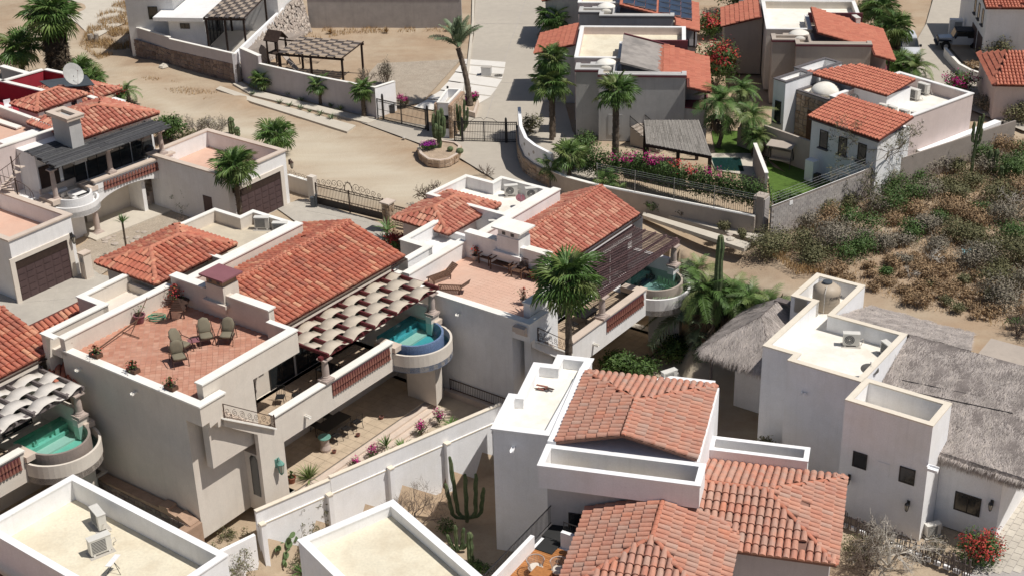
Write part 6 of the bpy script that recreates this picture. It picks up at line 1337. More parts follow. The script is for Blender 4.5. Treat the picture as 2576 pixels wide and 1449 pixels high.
# pergola, slabs, grey wall and playground of the sandy lot
lp = Fr(-18, (-19.9,124.2)); t = thing('shade_pergola', 'checkered shade pergola on dark posts in the sandy lot above the street wall', 'pergola', (-16,125,0)); pergola_check(t, lp, (0,-.1,6.1,4.6), 2.6, 0, 4, 9)
M['slabw'] = mat('pale_concrete_slab', (.70,.67,.62), var=.05, tint=(.6,.56,.5), tintamt=.4, bump=.2)
n = 6
for k in range(6):
    L0 = [(1165,148),(1158,163),(1145,182),(1128,205),(1108,228),(1075,250),(1040,272)]; R0 = [(1272,156),(1270,172),(1263,200),(1250,222),(1235,243),(1205,262),(1170,290)]
    a, b, c, d = L0[k], R0[k], R0[k+1], L0[k+1]; e = 1.2
    sheet('concrete_slab', ps(.06, (a[0],a[1]+e),(b[0],b[1]+e),(c[0],c[1]-e),(d[0],d[1]-e)), .075, 'slabw')
sheet('gravel_path', ps(.03, (950,160),(1160,150),(1060,260),(1000,270),(880,240)), .03, 'gravel2')
gw = [(-19.3,141.2,3.0),(-4.2,139.7,3.0)]; wall('grey_wall', 'streaked grey concrete wall closing the sandy lot at the top edge', gw, 3, .25, 'block', 'cap')
# access kerb along the street
q = MB(); pts = [PX(u,v,0) for u, v in ((1192,-60),(1190,60),(1175,200),(1160,300))]
for a, b in zip(pts, pts[1:]): q.beam((*a,.06),(*b,.06),.25,.2)
o = q.build('kerb','walk'); o['kind'] = 'structure'
def boxthing(name, label, cat, u, v, z, sz, ang, parts):
    p = PX(u, v, z); f = Fr(ang, p); t = thing(name, label, cat, (*p, z))
    for nm, m, (x0,y0,z0,x1,y1,z1) in parts: q = MB(f); q.box(x0,y0,z+z0,x1,y1,z+z1); q.build(nm, m, t)
    return t
boxthing('utility_box','grey metal utility box standing on the pale concrete slabs','box',1222,190,.07,0,-10,[('plinth','conc',(-.6,-.4,0,1.5,.4,.05)),('case','alu',(-.35,-.3,.05,.5,.3,.75)),('lid','conc',(-.38,-.33,.752,.53,.33,.8))])
q = MB(); p = PX(1254,192,.08); q.lathe((*p,.09),[(.38,0),(.38,.03)],20); tag(q.build('manhole_cover','conc'), 'round manhole cover beside the grey utility box', 'manhole')
p = PX(1153,260,.08); q = MB(); q.lathe((*p,.09),[(.42,0),(.42,.025)],20); tag(q.build('manhole_cover','walk'), 'round manhole cover on the drive behind the gates', 'manhole')
p = PX(1016,350,.05); q = MB(); q.lathe((*p,.05),[(.12,0),(.14,.1),(.05,.18)],10); tag(q.build('bollard_cap','conc'), 'small round concrete knob on the entrance apron', 'bollard')
boxthing('waste_bin','dark square bin behind the left gate by the white drive wall','bin',986,283,0,0,0,[('bin_body','greyp',(-.2,-.2,0,.25,.25,.6)),('lid','black',(-.22,-.22,.602,.27,.27,.66))])
# playground tower
def play():
    p = PX(700,165,0); f = Fr(-30, p); t = thing('play_tower', 'dark wooden play tower with roof and slide beside the checkered pergola', 'playset', (*p,0))
    for x,y in ((-.6,-.6),(.6,-.6),(-.6,.6),(.6,.6)): q = MB(f); q.box(x-.06,y-.06,0,x+.06,y+.06,2.6); q.build('post','darkwood',t)
    q = MB(f); q.box(-.65,-.65,1.2,.65,.65,1.28); q.build('platform','darkwood',t)
    for s in (-1,1): q = MB(f); q.add([(-.8,s*.8,2.5),(.8,s*.8,2.5),(.8,0,3.3),(-.8,0,3.3),(-.8,s*.8,2.42),(.8,s*.8,2.42),(.8,0,3.22),(-.8,0,3.22)],[(0,1,2,3),(7,6,5,4),(0,4,5,1),(1,5,6,2),(3,7,4,0)]); q.build('roof_panel','darkwood',t)
    q = MB(f); q.beam((.9,-.2,1.2),(2.6,-.6,.1),.5,.06); q.build('slide','tan',t)
    for x in (.4,1.6): q = MB(f); q.beam((x,1.2,0),(x+.6,.2,2.3),.09,.09); q.build('brace','darkwood',t)
    q = MB(f); q.beam((-.5,.4,2.3),(2.6,.8,2.3),.1,.1); q.build('swing_beam','darkwood',t)
play()
def hammock():
    p = PX(791,190,0); f = Fr(-15, p); t = thing('hammock', 'white rope hammock hanging under the checkered pergola', 'hammock', (*p,1.2)); q = MB(f)
    for k in range(12):
        for s in (0,1): q.tube([(-1.3,0,1.9),(-.6,-.3+k*.05,1.25-.1*sin(k)),(.5,-.3+k*.05,1.2),(1.3,0,1.9)],.008,3)
    q.build('netting','pipe',t)
hammock()
# vehicles
def car_suv():
    p = PX(2281,138,0); f = Fr(-97, p); t = thing('parked_car', 'white sport utility car seen from the front beside the shaggy palm', 'car', (*p,0))
    def hull(nm, m, secs, root=t):   # sections along x: (x, halfwidth_bottom, halfwidth_top, z0, z1)
        q = MB(f); n = len(secs); vs = []
        for x, w0, w1, z0, z1 in secs: vs += [(x,-w0,z0),(x,-w0*1.02,(z0+z1)/2),(x,-w1,z1),(x,w1,z1),(x,w0*1.02,(z0+z1)/2),(x,w0,z0)]
        q.add(vs, [(i*6+k,(i+1)*6+k,(i+1)*6+(k+1)%6,i*6+(k+1)%6) for i in range(n-1) for k in range(6)]+[tuple(range(5,-1,-1)), tuple((n-1)*6+k for k in range(6))]); return q.build(nm, m, root, True)
    hull('body','paint_white',[(-2.3,.8,.75,.35,.95),(-2.2,.92,.86,.3,1.05),(-1.2,.94,.9,.3,1.08),(.9,.94,.9,.3,1.06),(1.9,.93,.84,.3,.98),(2.3,.85,.75,.35,.8)])
    hull('cabin','glass',[(-2.1,.84,.72,1.0,1.1),(-1.8,.84,.7,1.0,1.66),(.0,.84,.7,1.0,1.68),(.45,.84,.7,1.0,1.6),(1.1,.84,.78,1.0,1.08)])
    hull('roof_panel','paint_white',[(-1.9,.7,.66,1.64,1.70),(-1.5,.72,.68,1.66,1.75),(0,.72,.68,1.68,1.77),(.45,.7,.64,1.6,1.68)])
    for x in (-1.5,1.45):
        for s in (-1,1): w_ = MB(f); w_.tube([(x,s*.78,.36),(x,s*.97,.36)],.36,16); w_ = w_.build('wheel','tyre',t); q = MB(f); q.tube([(x,s*.965,.36),(x,s*.985,.36)],.2,12); q.build('rim','alu',w_)
    for s in (-1,1): q = MB(f); q.box(2.2,s*.62-.15,.62,2.32,s*.62+.15,.78); q.build('headlight','lampg',t); q = MB(f); q.box(.75,s*1.0-.1,1.02,.95,s*1.0+.1,1.2); q.build('wing_mirror','blackroof',t)
    q = MB(f); q.box(2.28,-.42,.5,2.34,.42,.72); q.build('grille','acg',t); q = MB(f); q.box(2.26,-.8,.32,2.38,.8,.46); q.build('bumper','paint_white',t)
car_suv()
def jeep():
    p = PX(2412,122,0); f = Fr(172, p); t = thing('parked_car', 'white open off-road car with black soft top parked before the white house garages', 'car', (*p,0))
    q = MB(f); q.box(-2.0,-.75,.55,.75,.75,1.15); q.build('body','paint_white',t)
    q = MB(f); q.prism([(.76,-.6),(1.9,-.5),(1.9,.5),(.76,.6)],.6,[1.15,1.08,1.08,1.15]); q.build('hood','paint_white',t)
    q = MB(f); q.box(1.905,-.52,.55,1.97,.52,1.08); q.build('grille','acg',t)
    for s in (-1,1): q = MB(f); q.tube([(1.94,s*.38,.88),(2.01,s*.38,.88)],.1,10); q.build('headlight','lampg',t)
    for s in (-1,1): q = MB(f); q.box(.85,s*.72-.16,.88,2.0,s*.72+.16,.95); q.build('fender','blackroof',t)
    q = MB(f); q.box(2.0,-.8,.45,2.2,.8,.62); q.build('bumper','blackroof',t)
    q = MB(f); q.add([(.75,-.7,1.16),(.75,.7,1.16),(.5,.66,1.75),(.5,-.66,1.75),(.7,-.7,1.16),(.7,.7,1.16),(.45,.66,1.75),(.45,-.66,1.75)],[(0,1,2,3),(7,6,5,4),(0,3,7,4),(1,5,6,2),(3,2,6,7)]); q.build('windscreen','glass',t)
    q = MB(f); q.box(-1.95,-.7,1.16,.44,.7,1.70); q.build('side_curtain','glass',t); q = MB(f); q.box(-2.0,-.74,1.703,.5,.74,1.82); q.build('soft_top','blackroof',t)
    for s in (-1,1): q = MB(f); q.box(-.55,s*.76-.012,.62,.4,s*.76+.012,1.3); q.build('door','paint_white',t); q = MB(f); q.box(.5,s*.88-.08,1.15,.62,s*.88+.08,1.32); q.build('wing_mirror','blackroof',t)
    for x in (-1.3,1.3):
        for s in (-1,1): w_ = MB(f); w_.tube([(x,s*.62,.42),(x,s*.9,.42)],.42,18); w_ = w_.build('wheel','tyre',t); q = MB(f); q.tube([(x,s*.89,.42),(x,s*.92,.42)],.2,10); q.build('rim','alu',w_)
    q = MB(f); q.tube([(-2.05,0,1.0),(-2.28,0,1.0)],.38,14); q.build('spare_wheel','tyre',t)
jeep()
boxthing('utility_box','white utility cabinet behind the parked off-road car','box',2402,88,0,0,-10,[('case','white2',(-.6,-.3,0,.6,.3,1.5)),('door','alu',(-.15,-.33,.2,.5,-.305,1.3))])
# curved planter wall in the back street
cw = [(*PX(u,v,.8),.8) for u,v in ((2375,122),(2390,140),(2412,163),(2440,178),(2480,190),(2520,198),(2576,212))]
wall('curved_wall','low curved white planter wall along the back street at the right', cw, .8, .2, 'white', 'cap')
sheet('planter_soil', ps(.3,(2390,120),(2420,155),(2480,180),(2576,200),(2600,150),(2480,125)), .32, 'dirt')
# sail shades
def sail(label, pts):
    P = [Vector((*PX(u,v,z),z)) for u,v,z in pts]; c = sum(P,Vector())/len(P)-Vector((0,0,.35)); t = thing('sail_shade', label, 'shade', tuple(c)); q = MB(); n = len(P)
    for i in range(n):
        a, b = P[i], P[(i+1)%n]; m1 = (a+b)/2*.86+c*.14; q.add([a,m1,c],[(0,1,2)]); q.add([m1,b,c],[(0,1,2)])
    q.build('sail_cloth','sail',t)
    for p in P: q = MB(); q.tube([(p.x,p.y,0),(p.x,p.y,p.z+.1)],.04,6); q.build('mast','alu',t)
sail('white triangular sail shade beside the tan house steps', [(2042,195,2.6),(2095,180,3.2),(2150,255,2.4),(2085,240,2.4)])
sail('small white sail shade nearer the tan house wall', [(2035,178,3.2),(2090,175,3.4),(2050,190,2.6)])
# pool and lawn behind the hedge wall, palapa-like ramada
def ramada():
    z = 2.9; P = [PX(1620,310,z), PX(1758,310,z), PX(1790,389,z), PX(1625,358,z)]; t = thing('ramada', 'grey slatted lean-to roof over the patio behind the bougainvillea hedge', 'pergola', (12,101,0)); rl = t.location
    A, B_, C, D = [Vector((*p, zz)) for p, zz in zip(P, (3.1,3.1,2.8,2.8))]
    n = 34; 
    for j in range(4):
        for k in range(n):
            s0 = (k+.04)/n; s1 = (k+.96)/n; v0 = j/4-.01; v1 = (j+1)/4+.012
            f_ = lambda s, v: (A.lerp(B_, s)).lerp(D.lerp(C, s), v)+Vector((0,0,R.uniform(-.012,.012)+(.02 if k%2 else 0)))
            p0, p1, p2, p3 = f_(s0,v0), f_(s1,v0), f_(s1,v1), f_(s0,v1); q = MB(); dn = Vector((0,0,-.04)); q.add([p0,p1,p2,p3,p0+dn,p1+dn,p2+dn,p3+dn],[(0,1,2,3),(7,6,5,4),(0,4,5,1),(1,5,6,2),(2,6,7,3),(3,7,4,0)])
            q.build('roof_slat','palewoodg',t)
    for p in (A,B_,C,D,(D+C)/2): c = p.lerp((A+B_+C+D)/4,.04); q = MB(); q.box(c.x-.12,c.y-.12,0,c.x+.12,c.y+.12,p.z-.15); q.build('post','darkwood',t)
    for a,b in ((D,C),(A,B_)): q = MB(); q.beam(a-Vector((0,0,.15)), b-Vector((0,0,.15)), .16,.18); q.build('beam','darkwood',t)
M['palewoodg'] = mat('grey_reed_slat', (.25,.23,.2), rnd='obj', rndcols=[(.19,.175,.155),(.27,.25,.225),(.23,.21,.19)], var=.25, bump=.5, scale=5)
ramada()
P = ps(0,(1780,388),(1910,388),(1935,452),(1800,430)); slab('pool_deck', P, .06, 'walk')
P = ps(.07,(1790,398),(1862,398),(1872,432),(1800,428)); t = thing('swimming_pool','small grey green garden pool behind the flowering hedge','pool',(16,102.5,0)); q = MB(); q.poly([(a,b,.065) for a,b in P]); q.build('pool_floor','poold',t); q = MB(); q.poly([(a,b,.12) for a,b in ccw(P)]); q.build('water','waterd',t)
sheet('lawn', ps(.02,(1925,395),(1945,420),(2110,500),(2000,560),(1940,500),(1930,430)), .03, 'turf'); sheet('lawn', ps(.02,(1925,395),(2040,372),(2110,440),(2140,470),(2060,500)), .034, 'turf')
sheet('lawn', ps(.02,(1790,330),(1900,330),(1920,400),(1800,388)), .03, 'turf')
sw = wall('yard_wall','narrow grey yard wall between the pool deck and the artificial lawn', [(*PX(1896,362,1.9),1.9),(*PX(1925,437,1.9),1.9)], 1.9, .2, 'block', 'cap')
def swingseat():
    p = PX(1962,418,0); f = Fr(-30,p); t = thing('garden_swing', 'brown canopied garden swing seat on the artificial lawn', 'swing', (*p,0))
    for s in (-1,1): 
        q = MB(f); q.beam((s*.9,-.5,0),(s*.9,0,1.7),.05,.05); q.beam((s*.9,.5,0),(s*.9,0,1.7),.05,.05); q.build('leg','black',t)
    q = MB(f); q.box(-.8,-.2,.45,.8,.3,.55); q.build('seat','tan',t); q = MB(f); q.box(-.8,.3,.5,.8,.4,1.1); q.build('backrest','tan',t); q = MB(f); q.prism([(-1,-.5),(1,-.5),(1,.5),(-1,.5)],[1.6,1.6,1.75,1.75],[1.66,1.66,1.81,1.81]); q.build('canopy','tan',t)
swingseat()
boxthing('pump_housing','tall narrow white pump box against the white house in the shade','box',2040,455,0,0,-50,[('case','white2',(-.45,-.25,0,.3,.4,1.6)),('cage','frame',(.35,-.2,0,.75,.2,.7))])
# garden stair beside house D
def stairs():
    a = PX(1595,325,1.2); f = Fr(-40, a); t = thing('garden_stair','tiled stair with iron rail beside the grey house front','stair',(*a,0))
    for k in range(9): q = MB(f); q.box(-.0+k*.3,-.5,0,.3+k*.3,.8,1.5-k*.16); q.build('stair_step','tan',t)
    rail(t, f, [(0,.85,1.5),(2.8,.85,.1)], .9, .12); rail(t, f, [(0,-.55,1.5),(2.8,-.55,.1)], .9, .12)
stairs()
# ---------------------------------------------------------------- furniture and small things
def condenser(label, p, z, rz, s=1., grp='air conditioning condensers on the roofs', style='round'):
    t = thing('condenser', label, 'air conditioner', (p[0], p[1], z), grp); t.rotation_euler = (0,0,rz)
    def add(nm, m, f, root=t): q = MB(); f(q); o = q.build(nm, m); o.parent = root; return o
    add('casing','acw', lambda q: q.box(-.42*s,-.16*s,.08,.42*s,.16*s,.72*s))
    add('lid','acw', lambda q: q.box(-.44*s,-.18*s,.722*s,.44*s,.18*s,.75*s))
    if style == 'round':
        g = add('fan_grille','acg', lambda q: q.tube([(-.1*s,-.165*s,.4*s),(-.1*s,-.175*s,.4*s)],.26*s,20))
        add('grille_ring','acw', lambda q: [q.tube([(-.1*s+r*s*cos(j*pi/8),-.18*s,.4*s+r*s*sin(j*pi/8)) for j in range(17)],.008*s,3,cap=False) for r in (.12,.2,.27)], g)
        add('hub','acw', lambda q: q.tube([(-.1*s,-.176*s,.4*s),(-.1*s,-.19*s,.4*s)],.05*s,10), g)
    else:
        add('coil_grille','acg', lambda q: q.box(-.36*s,-.168*s,.14*s,.2*s,-.161*s,.66*s))
        add('grille_fin','acw', lambda q: [q.box(-.36*s,-.178*s,.14*s+k*.065*s,.2*s,-.169*s,.15*s+k*.065*s) for k in range(9)])['kind'] = 'stuff'
    for x in (-.3,.3): add('foot','acw', lambda q, x=x: q.box((x-.04)*s,-.18*s,0,(x+.04)*s,.18*s,.08))
    add('pipe','pipe', lambda q: q.tube([(.43*s,.0,.3*s),(.6*s,.02,.42*s),(.66*s,.05,.2*s),(.6*s,.3,.03)],.022,5))
    add('pad','conc', lambda q: q.box(-.5*s,-.3*s,-.02,.5*s,.3*s,-.0))
    return t
def pz2(u, v, z): return PX(u, v, z)
AC = [
 ('left one of two round fan condensers on the white rear roof above the maroon dish', (1286,492), ZB(3.22), 0.15, 1.05,'round'),
 ('right one of two round fan condensers on the white rear roof above the maroon dish', (1339,500), ZB(3.22), .15, 1.1,'round'),
 ('left condenser with square grille on the tan rear roof', (661,576), ZA(3.22), -.1, 1.1,'sq'),
 ('right condenser on the tan rear roof', (707,590), ZA(3.22), -.1, 1.1,'sq'),
 ('grey condenser farther from the camera on the bottom left cream roof', (251,1322), -.14, -.95, 1.25,'sq'),
 ('condenser nearest the camera on the bottom left cream roof', (254,1388), -.14, .62, 1.25,'sq'),
 ('condenser with round fan under the brown parapet on the tall white house', (2140,868), .56, -.15, 1.1,'round'),
 ('condenser seen end on against the right parapet of the tall white house', (2232,895), .56, -1.2, 1.1,'sq'),
 ('beige condenser on the white side roof beside the garden of dark palms', (1683,962), -1.98, .5, 1.1,'sq'),
 ('condenser left of the pair standing on the white house roof above the scrubland', (2298,250), 3.92, -.9, 1.1,'sq'),
 ('condenser right of the pair standing on the white house roof above the scrubland', (2322,236), 3.92, -.9, 1.1,'sq'),
 ('grey condenser behind the cables on the white roof of the tan house', (2152,68), 4.7, -1.4, 1.2,'sq'),
 ('small white condenser on the ledge beside the hip roof of the white twin house', (1243,575), ZB(3.0), .1, .8,'sq'),
 ('condenser in the shade at the foot of the tall white house', (2344,1345), -5.55, .3, 1.,'sq'),
]
for lab, (u, v), z, rz, s, st in AC:
    condenser(lab, PX(u,v,z), z, rz, s, style=st)
for k, (u,v) in enumerate(((2222,282),(2243,287),(2273,296),(2303,303))): condenser('one of four condensers in a row half hidden behind the three window wing', PX(u,v,4.0), 3.92, -.9, .9, style='sq', grp='four condensers behind the three window wing')
def dish(label, u, v, z, r, rz, tilt, m='dish'):
    p = PX(u,v,z); t = thing('satellite_dish', label, 'satellite dish', (*p,z)); t.rotation_euler = (0,0,rz)
    def add(nm, mm, q): o = q.build(nm, mm); o.parent = t; return o
    q = MB(); vs = []; n = 18
    M3 = Matrix.Rotation(tilt,3,'X')
    for rr, zz in ((.01,-.18*r),(r*.5,-.13*r),(r,0)):
        for k in range(n): vs.append(M3@Vector((rr*cos(2*pi*k/n), rr*sin(2*pi*k/n), zz))+Vector((0,0,.55+r*.4)))
    q.add(vs,[(i*n+k,i*n+(k+1)%n,(i+1)*n+(k+1)%n,(i+1)*n+k) for i in range(2) for k in range(n)]); o = add('reflector', m, q); md = o.modifiers.new('s','SOLIDIFY'); md.thickness = .02
    q = MB(); q.tube([(0,0,0),(0,0,.5+r*.3)],.025,6); add('mast','alu',q)
    c = M3@Vector((0,0,r*.8))+Vector((0,0,.55+r*.4)); q = MB(); q.tube([M3@Vector((0,-r,0))+Vector((0,0,.55+r*.4)), c],.014,4); q.tube([c,c+Vector((0,0,.08))],.04,6); add('feed_arm','alu',q)
dish('big pale dish tilted over the rosy tiles of the crimson house', 189, 215, 6.6, .85, .9, 1.1)
dish('maroon dish lying back on the white rear roof by two condensers', 1310, 522, ZB(3.2), .33, .3, .5, 'purple')
dish('dark dish on a mast above the three window wing', 2147, 270, 4.0, .38, .2, .8, 'dishd')
dish('dark dish face down on the roof corner of the tall white house', 2185, 958, .56, .5, .1, .15, 'dishd')
dish('blue grey dish among cables on the white roof of the tan house', 2048, 50, 4.7, .38, .5, .6, 'dish')
# internet antenna panel
p = PX(288,1440,-.14); t = thing('antenna_panel','flat white rectangular antenna tilted on a tripod on the bottom left roof','antenna',(*p,-.14)); f = Fr(-10,p)
q = MB(f); q.add([(-.25,-.3,.45),(.05,-.35,.5),(.3,.3,.72),(0,.35,.67),(-.25,-.3,.42),(.05,-.35,.47),(.3,.3,.69),(0,.35,.64)],[(0,1,2,3),(7,6,5,4),(0,4,5,1),(1,5,6,2),(2,6,7,3),(3,7,4,0)]); q.build('panel','white2',t)
for dx,dy in ((-.3,-.1),(.35,-.1),(.1,.35)): q = MB(f); q.tube([(.05,0,.5),(dx,dy,-.14)],.015,5); q.build('leg','black',t)
# water tank
def tank():
    p = FT.w((.25,7.9)); z = .56; t = thing('water_tank','ribbed beige plastic water tank with dark lid in the roof tower','tank',(p[0],p[1],z))
    q = MB(); r = .82; prof = [(r*.97,0)]
    for k in range(6): prof += [(r,.05+k*.2),(r,.17+k*.2),(r*.99,.2+k*.2)]
    prof += [(r,1.3),(r*.7,1.52),(.26,1.66)]; q.lathe((p[0],p[1],z),prof,28); q.build('tank_body','tank',t,True)
    q = MB(); q.lathe((p[0],p[1],z),[(.27,1.64),(.3,1.7),(.28,1.76),(.12,1.79)],16); q.build('lid','greyp',t)
    q = MB(); q.tube([(p[0]-.3,p[1]-.86,z),(p[0]-.3,p[1]-.86,z+1.35),(p[0]-.12,p[1]-.5,z+1.7)],.02,5); q.build('pipe','pipe',t)
    cv = bpy.data.curves.new('writing','FONT'); cv.body = 'Rotoplas'; cv.size = .27; cv.extrude = .004; cv.shear = .3; cv.align_x = 'CENTER'; oc = bpy.data.objects.new('writing_curve',cv); COL.objects.link(oc); bpy.context.view_layer.update(); me = bpy.data.meshes.new_from_object(oc.evaluated_get(bpy.context.evaluated_depsgraph_get())); bpy.data.objects.remove(oc); me.materials.clear(); me.materials.append(M['writing']); o = bpy.data.objects.new('writing',me); COL.objects.link(o); o.parent = t
    a = rad(-62); o.location = ((r+.012)*cos(a), (r+.012)*sin(a), .95); o.rotation_euler = (pi/2, 0, a+pi/2)
tank()
# terrace chairs
def clubchair(label, p, z, rz, back=.35):
    t = thing('patio_chair', label, 'chair', (p[0],p[1],z), 'cushioned chairs on the checkered roof terrace'); t.rotation_euler = (0,0,rz); s = 1.12
    def add(nm, mm, q, sm=False):
        q.v = [(a*s,b*s,c*s) for a,b,c in q.v]; o = q.build(nm, mm, None, sm); o.parent = t; return o
    def cush(pts, th):
        q = MB(); n = len(pts); up = (Vector(pts[1])-Vector(pts[0])).cross(Vector(pts[2])-Vector(pts[1])).normalized(); c = sum((Vector(x) for x in pts),Vector())/n
        rings = [(.9,-th/2),(1,-th*.2),(1,th*.25),(.9,th/2),(.5,th*.62)]
        vs = [c+(Vector(x)-c)*k+up*o for k,o in rings for x in pts]
        q.add(vs,[(i*n+k,i*n+(k+1)%n,(i+1)*n+(k+1)%n,(i+1)*n+k) for i in range(4) for k in range(n)]+[tuple(range(n-1,-1,-1)),tuple(4*n+k for k in range(n))]); return q
    add('seat_cushion','cushion',cush([(-.3,-.3,.42),(-.1,-.34,.42),(.1,-.34,.42),(.3,-.3,.42),(.3,.28,.40),(-.3,.28,.40)],.12),True)
    bk = lambda x,h: (x,.27+back*h,.45+h)
    add('back_cushion','cushion',cush([bk(-.29,0),bk(.29,0),bk(.32,.35),bk(.22,.6),bk(0,.68),bk(-.22,.6),bk(-.32,.35)],.12),True)
    for x in (-.35,.35):
        q = MB(); q.tube([(x,.45,.9),(x,.3,.68),(x,-.1,.66),(x,-.36,.6),(x,-.36,.5)],.022,5); add('armrest','rust',q)
        q = MB(); q.tube([(x,-.36,.6),(x*1.05,-.34,.3),(x,-.42,.0)],.02,5); add('leg','rust',q)
        q = MB(); q.tube([(x,.35,.66),(x*1.02,.4,.3),(x,.5,.0)],.02,5); add('leg','rust',q)
    q = MB(); q.box(-.34,-.34,.32,.34,.3,.35); q.box(-.33,.34,.35,.33,.38,.9) if 0 else None; add('frame','rust',q)
    return t
Z = ZA(2.9)
def local(u,v): return PX(u,v,Z)
clubchair('olive cushioned chair left of the pair by the pink back wall', local(521,862), Z, rad(20), .45)
clubchair('olive cushioned chair right of the pair with rounded back', local(573,860), Z, rad(-4), .35)
clubchair('olive chair facing right with its cushion flat beside the small table', local(459,885), Z, rad(55), .45)
clubchair('olive chair turned away nearest the terrace edge', local(452,915), Z, rad(25), .12)
p = local(489,874); t = thing('side_table','low dark metal table between the cushioned chairs','table',(*p,Z)); f = Fr(20,p); q = MB(f); q.box(-.3,-.25,Z+.42,.3,.25,Z+.45); q.build('table_top','purple',t)
for x in (-.25,.25):
    for y in (-.2,.2): q = MB(f); q.tube([(x,y,Z),(x,y,Z+.42)],.018,5); q.build('leg','rust',t)
# folded rocker and lounger frames
def lounger(label, p, z, rz, m='teak', slat=True, name='sun_lounger', tip=0):
    t = thing(name, label, 'sun lounger', (p[0],p[1],z)); t.rotation_euler = (0,0,rz)
    def add(nm,mm,q): o = q.build(nm,mm); o.parent = t
    for x in (-.32,.3): q = MB(); q.box(x,-.95,.28,x+.04,.45,.34); add('side_rail',m,q)
    for k in range(14): q = MB(); q.box(-.3,-.93+k*.1,.341,.3,-.86+k*.1,.365); add('slat',m,q)
    for k in range(7):
        y = .47+k*.085; zz = .35+k*.085*(.75 if not tip else 1.3); q = MB(); q.add([(-.3,y,zz),(.3,y,zz),(.3,y+.07,zz+.05),(-.3,y+.07,zz+.05),(-.3,y,zz-.02),(.3,y,zz-.02),(.3,y+.07,zz+.03),(-.3,y+.07,zz+.03)],[(0,1,2,3),(7,6,5,4),(0,4,5,1),(1,5,6,2),(2,6,7,3),(3,7,4,0)]); add('back_slat',m,q)
    for x in (-.31,.28):
        for y in (-.85,.4): q = MB(); q.box(x,y,0,x+.05,y+.06,.28); add('leg',m,q)
    return t
lounger('brown slatted lounger stacked upright with flowers behind it on the checkered terrace', local(453,790), Z, rad(178), 'rust', tip=1).scale = (1.25,1.25,1.5)
lounger('brown wooden lounger beside the left wall of the salmon terrace', PX(1112,703,ZB(2.9)), ZB(2.9), rad(-52), 'teak')
lounger('brown wooden lounger lying parallel to the front parapet of the salmon terrace', PX(1140,735,ZB(2.9)), ZB(2.9), rad(-98), 'teak')
def slatseat(label, p, z, rz, w, cat='chair', name='garden_armchair'):
    t = thing(name, label, cat, (p[0],p[1],z)); t.rotation_euler = (0,0,rz); n = int(w/.1)
    def add(nm,q): o = q.build(nm,'teak'); o.parent = t
    for k in range(6): q = MB(); q.box(-w/2,-.35+k*.11,.38,w/2,-.27+k*.11,.41); add('seat_slat',q)
    for k in range(n+1): x = -w/2+.03+(w-.06)*k/n; q = MB(); q.beam((x,.3,.42),(x,.44,1.02),.06,.03); add('back_slat',q)
    q = MB(); q.beam((-w/2,.44,1.03),(w/2,.44,1.03),.07,.06); add('top_rail',q)
    for s in (-1,1):
        x = s*w/2; q = MB(); q.box(x-.04,-.45,.62,x+.04,.35,.66); add('armrest',q)
        for y in (-.4,.3): q = MB(); q.box(x-.03,y-.03,0,x+.03,y+.03,.62); add('leg',q)
slatseat('slatted wooden armchair left of the bench beside the red flowering pot', PX(1227,660,ZB(2.9)), ZB(2.9), rad(-36), .75)
slatseat('slatted wooden bench against the pink wall of the salmon terrace', PX(1267,678,ZB(2.9)), ZB(2.9), rad(-36), 1.4, 'bench', 'garden_bench')
slatseat('slatted wooden armchair right of the bench beside the low table', PX(1308,694,ZB(2.9)), ZB(2.9), rad(-36), .75)
zq = ZB(2.9); p = PX(1342,702,zq); t = thing('low_table','low brown table right of the wooden armchairs','table',(*p,zq)); f = Fr(-36,p); q = MB(f); q.box(-.6,-.3,zq+.4,.5,.3,zq+.44); q.build('table_top','teak',t)
for x in (-.5,.4):
    for y in (-.25,.2): q = MB(f); q.box(x,y,zq,x+.05,y+.05,zq+.4); q.build('leg','teak',t)
# pots
def pot(label, u, v, z, r=.2, h=.35, m='pot', plant=None, square=False, name='flower_pot', rz=0):
    p = PX(u,v,z); t = thing(name, label, 'pot', (*p,z))
    if square:
        f = Fr(-36.5, p); q = MB(f); a, b = .33, .2; q.prism([(-a,-b),(a,-b),(a,b),(-a,b)], z, z+.22); q.build('planter_box', m, t); q = MB(f); q.box(-a+.04,-b+.04,z+.222,a-.04,b-.04,z+.23); q.build('soil','darkwood',t); h = .22
    else:
        q = MB(); q.lathe((*p,z),[(r*.65,0),(r*.9,h*.5),(r,h*.85),(r*1.15,h*.88),(r*1.15,h),(r*.9,h),(r*.85,h*.8)],18); q.build('pot_body', m, t)
        q = MB(); q.lathe((*p,z),[(r*.85,h*.82),(.01,h*.84)],14); q.build('soil','darkwood',t)
    if plant:
        kind, n, sz, cols = plant; q = MB(); q2 = MB(); st = MB()
        for k in range(n):
            a = R.random()*2*pi; rr = abs(R.gauss(0,.45))*sz; zz = h+sz*R.uniform(.1,1.3)*(1-.3*rr/sz); c = Vector((p[0]+rr*cos(a), p[1]+rr*sin(a), z+zz)); d = Vector((R.gauss(0,1),R.gauss(0,1),R.gauss(0,.6))).normalized(); e = d.cross(Vector((R.random(),R.random(),R.random()))).normalized(); s_ = R.uniform(.03,.065)
            (q if R.random() > cols else q2).add([c-d*s_,c+e*s_,c+d*s_,c-e*s_],[(0,1,2,3)],R.random())
            if k % 6 == 0: st.tube([(p[0],p[1],z+h*.8),tuple(c)],.012,3)
        if q.v: q.build('foliage','leafg' if kind != 'olive' else 'leafo',t)
        if q2.v: q2.build('flowers','flowr',t)
        if st.v: st.build('stems','twig',t)
    return t
